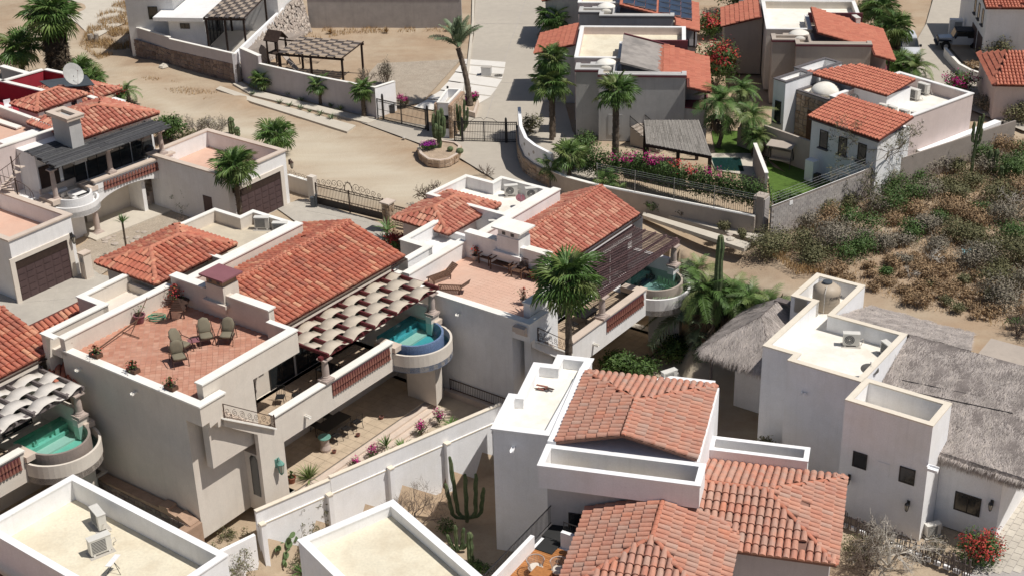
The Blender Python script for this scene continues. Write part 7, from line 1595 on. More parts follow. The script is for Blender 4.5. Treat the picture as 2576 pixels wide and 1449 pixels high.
for lab,u,v in (('square brown planter with green bush on the far left of the terrace curb',242,900),('square brown planter in the middle of the terrace curb',336,939),('square brown planter with reddish leaves nearest the terrace corner',431,982)):
    pot(lab,u,v-4,ZA(3.17),m='teak',square=True,plant=('g',160,.38,.3),name='planter_box')
pot('pale octagonal pot leaning against the white wall beside the green hose',353,811,Z,.3,.5,'purple',('g',50,.4,.1))
pot('purple flowering pot behind the stacked lounger in the terrace corner',446,768,Z,.25,.4,'pot',('g',260,.75,.7)); bpy.data.objects.get('flowers') and None
pot('terracotta pot with pink flowers in the left corner of the salmon terrace',1197,655,ZB(2.9),.24,.36,'column',('g',140,.5,.75))
pot('big terracotta jar on a saucer by the low table',1341,700,ZB(2.9),.22,.5,'pot')
pot('small pale bowl on the low table',1326,672,ZB(2.9)+.44,.16,.25,'conc')
pot('pale pot with spiky red stems near the parapet of the salmon terrace',1318,765,ZB(2.9),.22,.34,'column',('olive',120,.6,.4))
pot('red pot with small succulent beside the lantern wall',735,1214,ZA(-5.35),.22,.4,'pot',('g',80,.3,.1))
pot('tall stone urn under the arch at the left house column',291,665,.12,.16,.6,'column')
for k,(u,v) in enumerate(((960,1056),(901,1100),(841,1142))): pot('small dark clay bowl on the patio steps, number counted from the pool side' if 0 else ('little brown clay bowl on the patio steps below the pool','little brown clay bowl midway along the patio steps','little brown clay bowl nearest the round fountain urn')[k],u,v-2,ZA(-5.35),.12,.2,'lattice')
# fountain urn on the patio
zf = ZA(-5.33); p = PX(819,1132,zf); t = thing('fountain_urn','stone pedestal urn with green glass bowl on the patio','fountain',(*p,zf)); q = MB(); q.lathe((*p,zf),[(.3,0),(.32,.15),(.24,.4),(.26,.75),(.33,.82)],20); q.build('pedestal','column',t); q = MB(); q.lathe((*p,zf),[(.33,.825),(.38,.9),(.36,.93),(.1,.88)],20); q.build('bowl','brasss',t)
# hose, umbrella pole frame on terrace
f = FA; t = thing('garden_hose','coiled green garden hose on the terrace below the white wall','hose',(*local(394,803),Z)); c = local(396,803); q = MB()
q.tube([(c[0]+(.42+.05*sin(k*.9))*cos(k*.5)*1.1, c[1]+(.28+.04*cos(k*.7))*sin(k*.5), Z+.03+.004*k) for k in range(56)]+[(c[0]-.9,c[1]-.3,Z+.03),(c[0]-1.2,c[1]-.2,Z+.03)],.02,5); q.build('hose','hose',t)
t = thing('folded_parasol','long folded brown parasol frame lying across the terrace','parasol',(*local(320,840),Z)); q = MB(); a = Vector((*local(351,816),Z+.35)); b = Vector((*local(253,882),Z+.2)); q.tube([a,b],.04,6); q.build('pole','teak',t)
q = MB(); q.tube([Vector((*local(309,837),Z+.06)),Vector((*local(351,852),Z+.06))],.03,5); q.build('cross_foot','teak',t); q = MB(); q.tube([Vector((*local(329,846),Z+.1)),Vector((*local(351,826),Z+.6)),Vector((*local(378,800),Z+1.3))],.025,5); q.build('rib','teak',t)
t = thing('wall_bracket','brown wooden bracket arm lying on the terrace curb','bracket',(*local(190,865),Z)); q = MB(); q.tube([Vector((*PX(180,861,ZA(3.5)),ZA(3.5))),Vector((*PX(226,882,3.3),3.2))],.04,5); q.tube([Vector((*PX(181,862,ZA(3.5)),ZA(3.5))),Vector((*PX(184,880,3.1),3.2))],.02,5); q.build('arm','teak',t)
# patio furniture under the pergola, seen in the shade
def ironchair(label, fr, x, y, z, rz):
    p = fr.w((x,y)); z = fr.z(z); t = thing('iron_chair', label, 'chair', (*p,z), 'black iron chairs on the shaded decks'); t.rotation_euler = (0,0,fr.a+rz)
    def add(nm,q): o = q.build(nm,'black'); o.parent = t
    q = MB(); q.box(-.24,-.24,.42,.24,.24,.46); add('seat',q)
    q = MB(); q.tube([(-.24,.24,.45),(-.24,.3,1.0),(.24,.3,1.0),(.24,.24,.45)],.02,5); [q.tube([(x_,.25,.45),(x_,.3,1.0)],.01,4) for x_ in (-.15,-.05,.05,.15)]; add('backrest',q)
    for sx in (-1,1):
        for sy in (-1,1): q = MB(); q.tube([(sx*.22,sy*.22,.43),(sx*.26,sy*.27,0)],.018,5); add('leg',q)
def irontable(label, fr, x, y, z, w, d, m='black'):
    p = fr.w((x,y)); t = thing('iron_table', label, 'table', (*p,z)); q = MB(fr); q.box(x-w/2,y-d/2,z+.68,x+w/2,y+d/2,z+.72); q.build('table_top',m,t)
    for sx in (-1,1):
        for sy in (-1,1): q = MB(fr); q.box(x+sx*(w/2-.05)-.02,y+sy*(d/2-.05)-.02,z,x+sx*(w/2-.05)+.02,y+sy*(d/2-.05)+.02,z+.68); q.build('leg',m,t)
irontable('black square table under the woven pergola behind the front column', FA, -2.5, 11.9, -1.13, 1.3, 1.1)
ironchair('black iron chair by the glass corner of the pergola deck', FA, -3.0, 8.3, -1.13, .6); ironchair('black iron chair with flat seat behind the glass corner', FA, -2.3, 8.9, -1.13, -2.2)
irontable('long dark dining table on the shaded lower patio', FA, -3.2, 12.5, -5.3, 1.0, 2.2)
for k,(x,y,r_) in enumerate(((-2.3,11.8,-1.6),(-2.3,12.7,-1.5),(-2.3,13.6,-1.7),(-4.1,12.0,1.6),(-4.1,13.1,1.5))): ironchair('dark chair around the dining table on the lower patio', FA, x, y, -5.3, r_)
irontable('dark table under the slatted brown pergola', FB, -2.9, 9.6, -1.13, 1.2, 1.2); ironchair('iron chair left of the table under the slatted pergola', FB, -2.9, 8.5, -1.13, 2.9); ironchair('iron chair right of the table under the slatted pergola', FB, -2.9, 10.8, -1.13, 0)
# scroll railing of the stair
def scrollrail(fr, label, dy):
    a = Vector((-.9,2.3+dy,1.75)); b = Vector((-.9,5.72+dy,-.68)); t = thing('stair_railing', label, 'railing', (*fr.w((-.9,4+dy)),1)); d = b-a; L = d.length; u = d/L; up = Vector((0,0,1))
    q = MB(fr); q.beam(a+up*.85, b+up*.72, .05, .04); q.build('handrail','rust',t); q = MB(fr); q.beam(a+up*.08, b+up*.08, .04, .03); q.build('bottom_rail','rust',t)
    for s in (0,1): p = a.lerp(b,s); q = MB(fr); q.beam(p, p+up*.85, .05, .05); q.build('post','rust',t)
    for k in range(7):
        p = a.lerp(b,(k+.5)/7)+up*.44; q = MB(fr); scroll(q, p, u, 0, .23, 1.7, .014, n=16, flip=1 if k%2 else -1, th0=k*1.3); q.build('iron_scroll','rust',t)
        q = MB(fr); scroll(q, p+u*.26-up*.2, u, 0, .1, 1.3, .012, n=10, th0=k); q.build('small_scroll','rust',t)
    q = MB(fr); q.beam(a-up*.02+Vector((.02,-.2,.1)), b-up*.02, .3, .07); q.build('stringer_cap','cap',t)
scrollrail(FA,'scrolled iron railing on the cream outdoor stair at the terrace corner',0); scrollrail(FB,'scrolled iron railing on the white stair behind the tall palm trunk',-.4)
# lanterns
lantern('large brass lantern on the cream wall by the patio', (-.93,5.6,ZA(-3.1)), (1,0), 1.7, 'brasss', FA)
for lab,u,v,z,nx,ny in (('black lantern left of the pair low on the tall white house',2127,1215,-3.2,0,-1),('black lantern low on the tall white house near the white corner',2285,1270,-3.6,0,-1),('black lantern above the bush in the tall house recess',1992,1103,-2.6,0,-1)):
    p = PX(u,v,z); l_ = FT.l(p); lantern(lab,(l_[0],(-2.93 if u>2000 else -.0),z),(0,-1),1.1,'black',FT)
l_ = FT.l(PX(2487,1262,-3.3)); lantern('black lantern right of the double window under the thatch fringe',(13.95,-.93,-3.3),(0,-1),1.1,'black',FT)
lantern('black lantern beside the garage door at the left edge',(0.1+.0,4.45,2.7),(1,0),1.3,'black',Fr(-37,(-31.1,83.0)))
lantern('dark lantern right of the garage door with the small palm before it',(.02,6.05,2.9),(1,0),1.2,'rust',fG2); lantern('dark lantern left of the garage door behind the palm trunk',(.02,.5,2.7),(1,0),1.2,'rust',fG2)
p = FT.w((3.0,-.78)); t = thing('twin_floodlight','small white double floodlight high on the shaded tall house wall','lamp',(*p,-.2)); q = MB(FT)
for s in (-.1,.1): q.lathe((3.0+s,-.85,-.25),[(.07,0),(.08,.12),(.05,.2)],8)
q.build('lamp_head','white2',t)
# bins by garage 1
def bin_(label,u,v,m,z=0.03,r=.3,h=.8):
    p = PX(u,v,z); t = thing('waste_bin',label,'bin',(*p,z)); q = MB(); q.lathe((*p,z),[(r*.8,0),(r,h*.9),(r*1.05,h*.92)],18); q.build('bin_body',m,t); q = MB(); q.lathe((*p,z),[(r*1.08,h*.925),(r*1.05,h),(r*.3,h*1.04)],18); q.build('lid',m,t)
bin_('round teal bin before the brown garage door at the left',140,697,'green'); bin_('dark grey bin behind the teal one by the garage door',154,690,'greyp')
p = PX(222,698,0); f = Fr(-37,p); t = thing('intercom_pillar','pale stone intercom pillar at the driveway edge by the white garage','pillar',(*p,0)); q = MB(f); q.box(-.25,-.3,0,.25,.3,1.75); q.build('shaft','cream',t); q = MB(f); q.box(-.3,-.35,1.75,.3,.35,1.83); q.build('cap','capbeige',t); q = MB(f); q.box(-.1,-.32,1.2,.12,-.303,1.5); q.build('intercom','alu',t)
for x in (-.18,.1): q = MB(f); q.box(x,-.34,0,x+.08,-.303,1.15); q.build('stone_strip','capbeige',t)
# deck wicker chairs
def wicker(label, x, y, rz):
    p = FDK.w((x,y)); z = -3.17; t = thing('wicker_chair', label, 'chair', (*p,z), 'round wicker chairs on the wooden roof deck'); t.rotation_euler = (0,0,rz)
    q = MB()
    for k in range(22):
        a = pi*(-.15)+pi*1.3*k/21; q.tube([(.3*cos(a),.3*sin(a),.36),(.44*cos(a),.44*sin(a),.85)],.014,4)
    q.tube([(.44*cos(pi*(-.15)+pi*1.3*k/21),.44*sin(pi*(-.15)+pi*1.3*k/21),.86) for k in range(22)],.03,6); o = q.build('woven_back','column'); o.parent = t
    q = MB(); q.lathe((0,0,0),[(.36,.33),(.38,.4),(.3,.46)],18); o = q.build('seat_cushion','cream'); o.parent = t
    for k in range(4): a = pi/4+k*pi/2; q = MB(); q.tube([(.25*cos(a),.25*sin(a),.34),(.32*cos(a),.32*sin(a),0)],.018,5); o = q.build('leg','black'); o.parent = t
wicker('left wicker chair on the wooden roof deck', 1.25, -3.3, rad(20)); wicker('right wicker chair on the wooden roof deck', 2.35, -2.9, rad(-30))
t = thing('deck_table','small wooden table between the wicker chairs','table',(*FDK.w((1.9,-3.8)),-3.17)); q = MB(FDK); q.box(1.45,-4.3,-2.5,2.35,-3.5,-2.45); q.build('table_top','warmdeck',t)
for x in (1.5,2.25):
    for y in (-4.25,-3.6): q = MB(FDK); q.box(x,y,-3.17,x+.05,y+.05,-2.5); q.build('leg','warmdeck',t)
# debris: roof scraps, rocks
p = PX(1372,982,.13); t = thing('roof_debris','heap of broken rusty sheet on the white stepped roof','debris',(*p,.13))
for k in range(6): q = MB(); a = R.random()*6; q.beam((p[0]+R.uniform(-.3,.3),p[1]+R.uniform(-.2,.2),.16+k*.03),(p[0]+R.uniform(-.6,.6),p[1]+R.uniform(-.3,.3),.2+k*.03),.16,.02); q.build('scrap','lattice' if k%2 else 'rust',t)
def rock(label,u,v,z,r,m='walk',sq=.6):
    p = PX(u,v,z); q = MB(); q.lathe((0,0,0),[(r*.8,0),(r,r*.3),(r*.85,r*.65),(r*.3,r*.9)],8); q.v = [(p[0]+x*R.uniform(.8,1.2),p[1]+y*R.uniform(.8,1.2),z+zz*sq*R.uniform(.8,1.2)) for x,y,zz in q.v]; return tag(q.build('boulder',m),label,'rock')
rock('large pale boulder on the dirt verge below the rubble wall',413,170,0,.55); rock('small brown boulder beside the street shrubs',1836,592,.1,.25,'tan'); rock('pale rock by the sidewalk shrub at the right',2028-0,670,0,.2) if 0 else None
rock('pale boulder between two sidewalk shrubs on the right', 1838,603,.1,.3)
for k in range(14):
    u = 262+R.uniform(0,110); v = 600+R.uniform(-22,16); o = rock('flat garden stone round the yucca bed',u,v,.02,R.uniform(.1,.28),'tan',.4); o['group'] = 'flat stones round the yucca bed'; o['label'] = 'flat garden stone in the ring round the yucca bed'
t = thing('tree_stump','split grey tree stump in the dry grass of the dirt road','stump',(*PX(233,103,0),0)); p = PX(231,105,0); q = MB(); q.tube([(p[0],p[1],0),(p[0]-.1,p[1],.7)],[.3,.26],9); q.tube([(p[0]+.5,p[1]-.3,0),(p[0]+.6,p[1]-.3,.8)],[.25,.2],9); q.build('trunk','bark',t)
# ---------------------------------------------------------------- plants
def fanmesh(seed, m, droop=.35, nb=26, wide=150, pet=.8, shag=0):
    r = random.Random(seed); q = MB(); q.beam((0,0,0),(pet,0,.02),.035,.02)
    c = Vector((pet,0,.02))
    for k in range(nb):
        a = rad(-wide+2*wide*(k+.5)/nb+r.uniform(-3,3)); L = (1.05-.25*abs(a)/pi)*r.uniform(.85,1.08); da = rad(wide/nb)*.95
        def P(rr, aa, extra=0.): return c+Vector((rr*cos(aa), rr*sin(aa), .10*abs(sin(a))*rr-droop*rr*rr*(.6+.4*abs(a)/pi)+extra))
        z = .02 if k % 2 else -.02
        v = [c, P(L*.45,a-da,-z), P(L*.45,a+da,-z), P(L*.47,a,z), P(L*.78,a-da*.45,-.02), P(L*.78,a+da*.45,-.02), P(L,a+r.uniform(-.05,.05),-.08-shag*r.random())]
        q.add(v, [(0,1,3),(0,3,2),(1,4,3),(3,5,2),(3,4,6),(3,6,5)])
    return q.mesh('frond', m)
def feathermesh(seed, m, arc=.55, n=34, ll=.2, lift=.35, fold=.5):
    r = random.Random(seed); q = MB(); pts = [Vector((x, 0, lift*x*2-arc*1.6*x*x)) for x in [i/10 for i in range(11)]]
    q.tube(pts, [.014*(1-.7*i/10) for i in range(11)], 4)
    for k in range(n):
        x = .12+.88*(k+.5)/n; c = Vector((x, 0, lift*x*2-arc*1.6*x*x)); t = Vector((1,0,lift*2-arc*3.2*x)).normalized()
        l = ll*(.55+1.0*sin(pi*min(1,(x+.12)*.85)))*r.uniform(.85,1.1)
        for s in (-1,1):
            d = (Vector((0,s,0))*.8+t*r.uniform(.45,.75)+Vector((0,0,r.uniform(-.1,.25)*fold))).normalized(); e = c+d*l+Vector((0,0,-.25*l)); w_ = t*.011
            mid = c+d*l*.55+Vector((0,0,.02)); q.add([c-w_,c+w_,mid+w_,mid-w_,e],[(0,1,2,3),(3,2,4)])
    return q.mesh('frond', m)
FAN = [fanmesh(i,'palmleaf',droop=.25+.08*i, shag=.1) for i in range(5)]; FAND = [fanmesh(20+i,'deadleaf',droop=.8,wide=100,shag=.3) for i in range(3)]
FEA = [feathermesh(i,'paledate',arc=.45+.1*i) for i in range(4)]; FEG = [feathermesh(10+i,'palmleaf',arc=.5+.1*i,n=30,ll=.22) for i in range(4)]; FES = [feathermesh(30+i,'paledate',arc=.22+.1*i,n=34,ll=.13) for i in range(3)]
def trunkmesh(root, base, top, r0, r1, spikes=True, m='trunk', bend=0.):
    q = MB(); b = Vector(base); t = Vector(top); n = max(6, int((t-b).length/.28)); pts = []; rs = []
    for i in range(n+1):
        s = i/n; p = b.lerp(t, s)+Vector((bend*sin(pi*s), 0, 0)); pts.append(p); rs.append((r0+(r1-r0)*s)*(1.08 if i % 2 else .95)*(1.25 if i == 0 else 1))
    q.tube(pts, rs, 10, .5)
    if spikes:
        for k in range(int(n*9)):
            s = R.random(); p = b.lerp(t, s)+Vector((bend*sin(pi*s),0,0)); a = R.random()*2*pi; rr = r0+(r1-r0)*s; o = Vector((cos(a),sin(a),0)); x = Vector((-sin(a),cos(a),0))*.05
            q.add([p+o*rr*.9-x,p+o*rr*.9+x,p+o*(rr+.09)+Vector((0,0,.14))],[(0,1,2)])
    q.build('trunk', m, root)
def palm(label, base, h, R0, n=26, tr=.16, top=None, kind='fan', dead=3, bend=0., skirt=0, name=None, sk=.0, emax=80, emin=-45, spikes=True, trunk='trunk', group=None):
    b = Vector(base); t = Vector(top) if top else b+Vector((0,0,h)); th = thing(name or ('fan_palm' if kind == 'fan' else 'feather_palm'), label, 'palm tree', tuple(b), group)
    trunkmesh(th, b, t, tr*1.15, tr*.95, spikes, trunk, bend)
    M_ = FAN if kind == 'fan' else (FEA if kind == 'date' else (FES if kind == 'stiff' else FEG)); sc = R0/1.75 if kind == 'fan' else R0
    for k in range(n):
        s = k/max(1,n-1); el = rad(emax-(emax-emin)*s**.85+R.uniform(-8,8)); az = k*2.399+R.uniform(-.25,.25); c = sc*R.uniform(.85,1.12)*(.8 if s < .12 else 1)
        mt = Matrix.Translation(t-b+Vector((0,0,.1*R.random())))@Matrix.Rotation(az,4,'Z')@Matrix.Rotation(-el,4,'Y')@Matrix.Rotation(R.uniform(-.5,.5),4,'X')@Matrix.Diagonal((c,c,c,1))
        inst(R.choice(M_), 'frond', mt, th)
    for k in range(dead):
        az = R.random()*6.3; c = sc*R.uniform(.5,.8); mt = Matrix.Translation(t-b-Vector((0,0,.1)))@Matrix.Rotation(az,4,'Z')@Matrix.Rotation(rad(70+R.uniform(-10,12)),4,'Y')@Matrix.Diagonal((c,c,c,1)); inst(R.choice(FAND),'dead_frond',mt,th)
    if skirt:
        for k in range(skirt):
            az = R.random()*6.3; c = sc*R.uniform(.6,.95); zz = R.uniform(sk, .0)
            mt = Matrix.Translation(t-b+Vector((cos(az)*.2,sin(az)*.2,zz)))@Matrix.Rotation(az,4,'Z')@Matrix.Rotation(rad(72+R.uniform(-8,14)),4,'Y')@Matrix.Diagonal((c,c,c,1)); inst(R.choice(FAND),'dead_frond',mt,th)
    return th
def at(u, v, z=0.): return (*PX(u, v, z), z)
def hgt(u, v, z, v2):        # height that puts the top of something standing at (u,v) on image row v2
    p = PX(u, v, z); lo, hi = 0., 20.
    for _ in range(40):
        m_ = (lo+hi)/2; d = Vector((p[0], p[1], z+m_-CAMH)); vv = 724.5-3700*d.dot(_b)/d.dot(_f)
        if vv > v2: lo = m_
        else: hi = m_
    return lo
def fp(label, u, v, v2, R0, z=0., **k): return palm(label, at(u,v,z), hgt(u,v,z,v2), R0, **k)
b_ = fG2.w((.5,.5,0)); palm('small fan palm standing before the brown garage door', (b_[0]-.05,b_[1]-.1,0), 4.7, 1.75, n=30, dead=2)
fp('fan palm behind the tan roofed garage beside the dirt road', 700,392,342,1.8, n=26)
b_ = FB.w((.75,2.35,-5.5)); palm('tall fan palm rising before the slatted pergola of the white twin house', b_, 0, 2.2, top=(*PX(1428,672,4.3),4.3) if 0 else (b_[0]+.15, b_[1], 4.9), n=34, tr=.2, spikes=False, dead=5)
fp('leftmost low bushy fan palm in the street row', 666,226,205,1.35, n=26, emin=-10, tr=.2); fp('middle young fan palm in the street row before the lilac wall', 808,262,215,1.15, n=20); fp('right young fan palm in the street row by the gate wall', 916,294,228,1.3, n=22)
fp('farther fan palm of the pair at the left side of the grey house', 1392,345,150,1.6, n=24, z=.3); fp('nearer fan palm of the pair rising inside the curved white wall', 1388,352,212,1.75, n=28, z=.3)
fp('tall fan palm before the blank grey house wall', 1548,425,232,1.75, n=28, tr=.24)
fp('fan palm outside the long tan wall, second from its curved end', 1432,472,392,1.5, n=20, tr=.15); fp('thin fan palm at the curved end of the long tan wall', 1388,468,420,1.2, n=12, tr=.15)
fp('small fan palm at the sidewalk before the long tan wall', 1525,488,455,1.2, n=16, tr=.14); fp('smallest fan palm at the sidewalk by the tiled roof corner', 1558,502,486,.9, n=12, tr=.12)
fp('fan palm between the two orange roofed houses beside the paved street', 1393,112,48,1.9, n=30); fp('fan palm crown behind the solar panel house parapet', 1537,108,66,1.5, n=26, z=.5)
fp('large fan palm with hanging dead skirt above the parked white suv', 2243,152,68,1.9, n=30, skirt=16, sk=-1.6); fp('fan palm at the top edge left of the skirted palm', 2205,95,22,2.1, n=28); fp('low fan palm cluster below the parked suv, left part', 2225,195,172,1.5, n=24, z=0); fp('low fan palm cluster below the parked suv, right part', 2300,200,175,1.9, n=26, kind='feather'); fp('low fan palm in the middle of the cluster beside the orange roof', 2262,190,165,1.6, n=24)
fp('giant shaggy fan palm with thick grey skirt at the left edge', 155,205,40,2.7, n=38, tr=.45, skirt=260, sk=-5.4)
fp('broad fan palm left of the giant shaggy palm', 62,200,122,2.4, n=24); fp('low fan palm right of the giant shaggy palm', 205,205,180,1.8, n=22, tr=.2); fp('low fan palm beyond the crimson house by the road', 240,215,200,1.4, n=18); fp('bushy palm beside the red flowers of the crimson house', 325,262,232,1.3, n=18, kind='feather')
fp('bright fan palm between the white twin house and the stepped white roof', 1300,1035,945,1.7, z=-6.7, n=26, spikes=False); fp('small dark palm tree left of the bright fan palm', 1238,1015,965,1.0, z=-6.2, n=18, spikes=False)
fp('leaning date palm in the square flower planter', 1183,266,120,2.2, z=.4, n=1, kind='date') if 0 else palm('leaning date palm in the square flower planter', at(1183,266,.4), 4.5, 2.4, n=26, tr=.22, top=(*PX(1152,122,4.9),4.9), kind='stiff', dead=0, emax=88, emin=12, bend=.15, name='date_palm')
palm('big silvery feather palm beside the round dark pool', at(1752,868,-6.2), 1.9, 3.7, n=40, tr=.3, kind='date', dead=0, emax=84, emin=-15, name='feather_palm')
for lab,u,v,z,r in (('green feather palm right of the round dark pool',1775,742,-1.2,1.9),('feather palm left of the tall columnar cactus behind the palapa',1760,700,-2.2,1.9),('feather palm right of the tall columnar cactus behind the palapa',1840,748,-1.4,1.9),('feather palm with rusty dead leaves above the palapa',1888,765,-1.3,1.8),('rightmost feather palm above the palapa by the dirt road',1938,782,-1.0,1.6)): palm(lab,(*PX(u,v,z),-6.5),z+6.5,r,n=26,kind='feather',tr=.14,dead=3,spikes=False)
for lab,u,v,v2,r in (('coconut palm right of the grey house with curved trunk',1806,372,262,2.0),('bushy green palm behind the yard wall',1890,380,300,1.7),('green palm beside the tan house sail shades',1862,330,232,1.6),('low green palm at the yard corner beside the beige garden wall',1905,395,350,1.3)): fp(lab,u,v,v2,r,n=28,kind='feather',tr=.15,bend=.3,spikes=False)
# rosettes
def rosette(name, label, loc, r, n, m='agave', wd=.05, up=.7, cat='plant', droop=.2, stem=0., group=None):
    t = thing(name, label, cat, loc, group); q = MB()
    for k in range(n):
        a = k*2.399+R.uniform(-.2,.2); el = rad(R.uniform(15,80)*up+5); L = r*R.uniform(.75,1.1); d = Vector((cos(a)*cos(el),sin(a)*cos(el),sin(el))); s = Vector((-sin(a),cos(a),0))*wd; b = Vector(loc)+Vector((0,0,stem)); m1 = b+d*L*.5; e = b+d*L-Vector((0,0,droop*L*L*cos(el)))
        q.add([b-s*.6,b+s*.6,m1+s,m1-s,e],[(0,1,2,3),(3,2,4)],R.random())
    q.build('leaves', m, t)
    if stem: q = MB(); q.tube([loc,(loc[0],loc[1],loc[2]+stem)],.07,7); q.build('stem','trunk',t)
    return t
A7 = lambda x, y, z=0.: at(633.8+.2812*x, .2812*y, z)
k = 0
for lab,x,y,r in (('spiky agave second from the left in the sidewalk strip',245,925,.5),('spiky agave third from the left in the sidewalk strip',335,950,.55),('spiky agave fourth from the left in the sidewalk strip',432,975,.5),('small agave between the middle sidewalk agaves',517,1008,.4),('large spiky agave in the right half of the sidewalk strip',612,1035,.65),('rightmost spiky agave of the sidewalk strip',712,1068,.65),('leftmost agave of the sidewalk strip',5,850,.45),('agave against the lilac wall between two young palms',445,905,.55),('round green shrub against the lilac wall near the left palm',335,855,.55),('agave against the lilac wall right of the middle palm',708,960,.5),('dark shrub against the lilac wall near the right palm',795,985,.6),('tall thin succulent near the right street palm',878,965,.55)):
    rosette('agave', lab, A7(x,y,.05), r, 26, m='agave' if 'shrub' not in lab else 'palmleaf', wd=.035)
rosette('agave','large grey agave left of the gate tower',at(1118,285,0),1.5,24,wd=.09,up=.5); rosette('yucca','spiky yucca on the patio behind the boundary wall',at(778,1205,-4.1),1.15,60,m='palmleaf',wd=.03,up=.95)
rosette('yucca','upper head of the tall yucca in the gravel yard',at(322,650,0),.75,50,m='palmleaf',wd=.03,stem=2.6,up=.9); rosette('yucca','lower yucca clump at the foot of the tall yucca',at(368,645,0),.7,40,m='palmleaf',wd=.035,up=.9,stem=.3)
rosette('palm_shrub','striped palm shrub at the patio edge by the boundary wall',at(1012,1130,-4.4),.95,40,m='palmleaf',wd=.03,up=.8); rosette('palm_shrub','small palm shrub left of the striped one at the patio edge',at(972,1122,-4.3),.9,26,m='palmleaf',wd=.035,up=.95); rosette('palm_shrub','small palm shrub beside the magenta flowers at the patio end',at(1135,1070,-4.3),.7,30,m='palmleaf',wd=.03); rosette('agave','small agave at the foot of the pale flat roofed house',at(762,1440,-6.9),.9,40,wd=.035,m='palmleaf'); rosette('agave','dry agave beside the prickly pear',at(652,1425,-6.9),.5,30,wd=.02,m='leafo')
rosette('palm_shrub','dark palm in the courtyard before the hip roofed tower of the white twin house',at(975,600,0),1.2,36,m='palmleaf',wd=.035,up=.6,stem=.6)
# columnar cacti
def cactus(label, loc, cols, r=.16, name='columnar_cactus', n=16):
    t = thing(name, label, 'cactus', loc)
    for (dx, dy, z0, h, lean) in cols:
        q = MB(); pts = []; b = Vector((loc[0], loc[1], loc[2]+z0)); k_ = 8; e = b+Vector((dx, dy, 0))
        if abs(dx)+abs(dy) > .01: pts = [b, b.lerp(e,.7)+Vector((0,0,.1)), e+Vector((0,0,.35))]
        else: pts = [b]
        top = e+Vector((lean,0,h)); s0 = pts[-1]
        for i in range(1, k_+1): pts.append(s0.lerp(top, i/k_)+Vector((.02*sin(i*2),0,0)))
        vs = []; m_ = len(pts)
        for i, p in enumerate(pts):
            rr = r*(.8 if i == 0 else 1.+.08*sin(i*1.9))*(.65 if i == m_-1 else 1)
            for j in range(n): a = 2*pi*j/n; q_ = rr*(1.14 if j%2 else .86); vs.append((p.x+q_*cos(a), p.y+q_*sin(a), p.z))
        vs.append((top.x,top.y,top.z+r*.6)); q.add(vs,[(i*n+j,i*n+(j+1)%n,(i+1)*n+(j+1)%n,(i+1)*n+j) for i in range(m_-1) for j in range(n)]+[((m_-1)*n+j,(m_-1)*n+(j+1)%n,m_*n) for j in range(n)]); q.build('cactus_arm','cactus',t)
    return t
cactus('clumped columnar cactus in the stone planter before the gate tower', at(1106,372,.5), [(0,0,0,3.0,0),(-.35,.05,.7,2.0,0),(.35,0,.8,1.7,.05),(-.2,-.2,.8,1.2,0),(.15,-.25,.9,.9,0),(.25,.2,.8,2.3,0)], .17)
cactus('dark branching cactus right of the gate tower', at(1160,345,0), [(0,0,0,2.6,0),(.3,0,.4,2.7,.05),(.5,.1,.6,1.8,.1),(-.2,.1,.5,2.2,-.05)], .1)
cactus('very tall single columnar cactus at the road beyond the palapa', (*PX(1803,742,-1.0),-3.0), [(0,0,0,6.1,.1)], .24)
cactus('two stubby columnar cacti behind the tan roofed garage', at(584,336,0), [(0,0,0,1.3,0)], .24); cactus('shorter cactus stub beside the one behind the tan roofed garage', at(598,342,0), [(0,0,0,.7,0)], .2)
cactus('tall dark branching cactus against the shaded white boundary wall', at(1175,1312,-7), [(0,0,0,3.2,0),(-.5,.1,.3,4.0,-.3),(-.8,0,.2,2.4,-.3),(.5,0,.3,2.9,.1),(.8,.1,.2,2.0,.2)], .11)
cactus('low branching cactus in the sunny reddish garden soil', at(1150,1385,-7), [(0,0,0,1.7,-.05),(.3,0,.1,1.4,.1),(-.3,0,.1,1.0,-.2),(.5,-.1,.1,.5,.2)], .1)
cactus('single ribbed green cactus by the black deck railing', at(1184,1412,-7), [(0,0,0,1.9,0)], .17)
for lab,u,v,h in (('left of two thick brown cacti in the scrub by the block wall',2216,478,1.6),('right of two thick brown cacti in the scrub by the block wall',2238,476,1.7),('left of two tall brown cacti at the far right scrub',2485,436,1.8),('right of two tall brown cacti at the far right scrub',2500,436,1.8),('dark cactus stub farther right in the scrub',2515,455,1.1),('dark leaning cactus stub in the far right scrub',2530,452,1.1),('rightmost dark cactus stub in the scrub',2555,445,1.1)): cactus(lab, at(u,v,0), [(0,0,0,h,.02)], .17)
cactus('tall branching brown cactus before the block wall at the right', at(2442,437,0), [(0,0,0,4.4,.15),(.35,0,2.2,1.3,.05),(-.2,0,2.4,1.6,0),(.3,0,3.0,1.6,.1)], .1)
def ball(name, label, loc, r, m='cactus', flower=None, cat='cactus', flat=.8):
    t = thing(name, label, cat, loc); q = MB(); n = 20; prof = [(r*sin(a)*(1), r*flat-r*flat*cos(a)) for a in [pi*i/9 for i in range(1,9)]]; q.lathe(loc, prof, n, star=.06); q.build('body', m, t)
ball('barrel_cactus','left barrel cactus in the stone planter',at(1133,381,.5),.24); ball('barrel_cactus','right barrel cactus in the stone planter',at(1157,387,.5),.28)
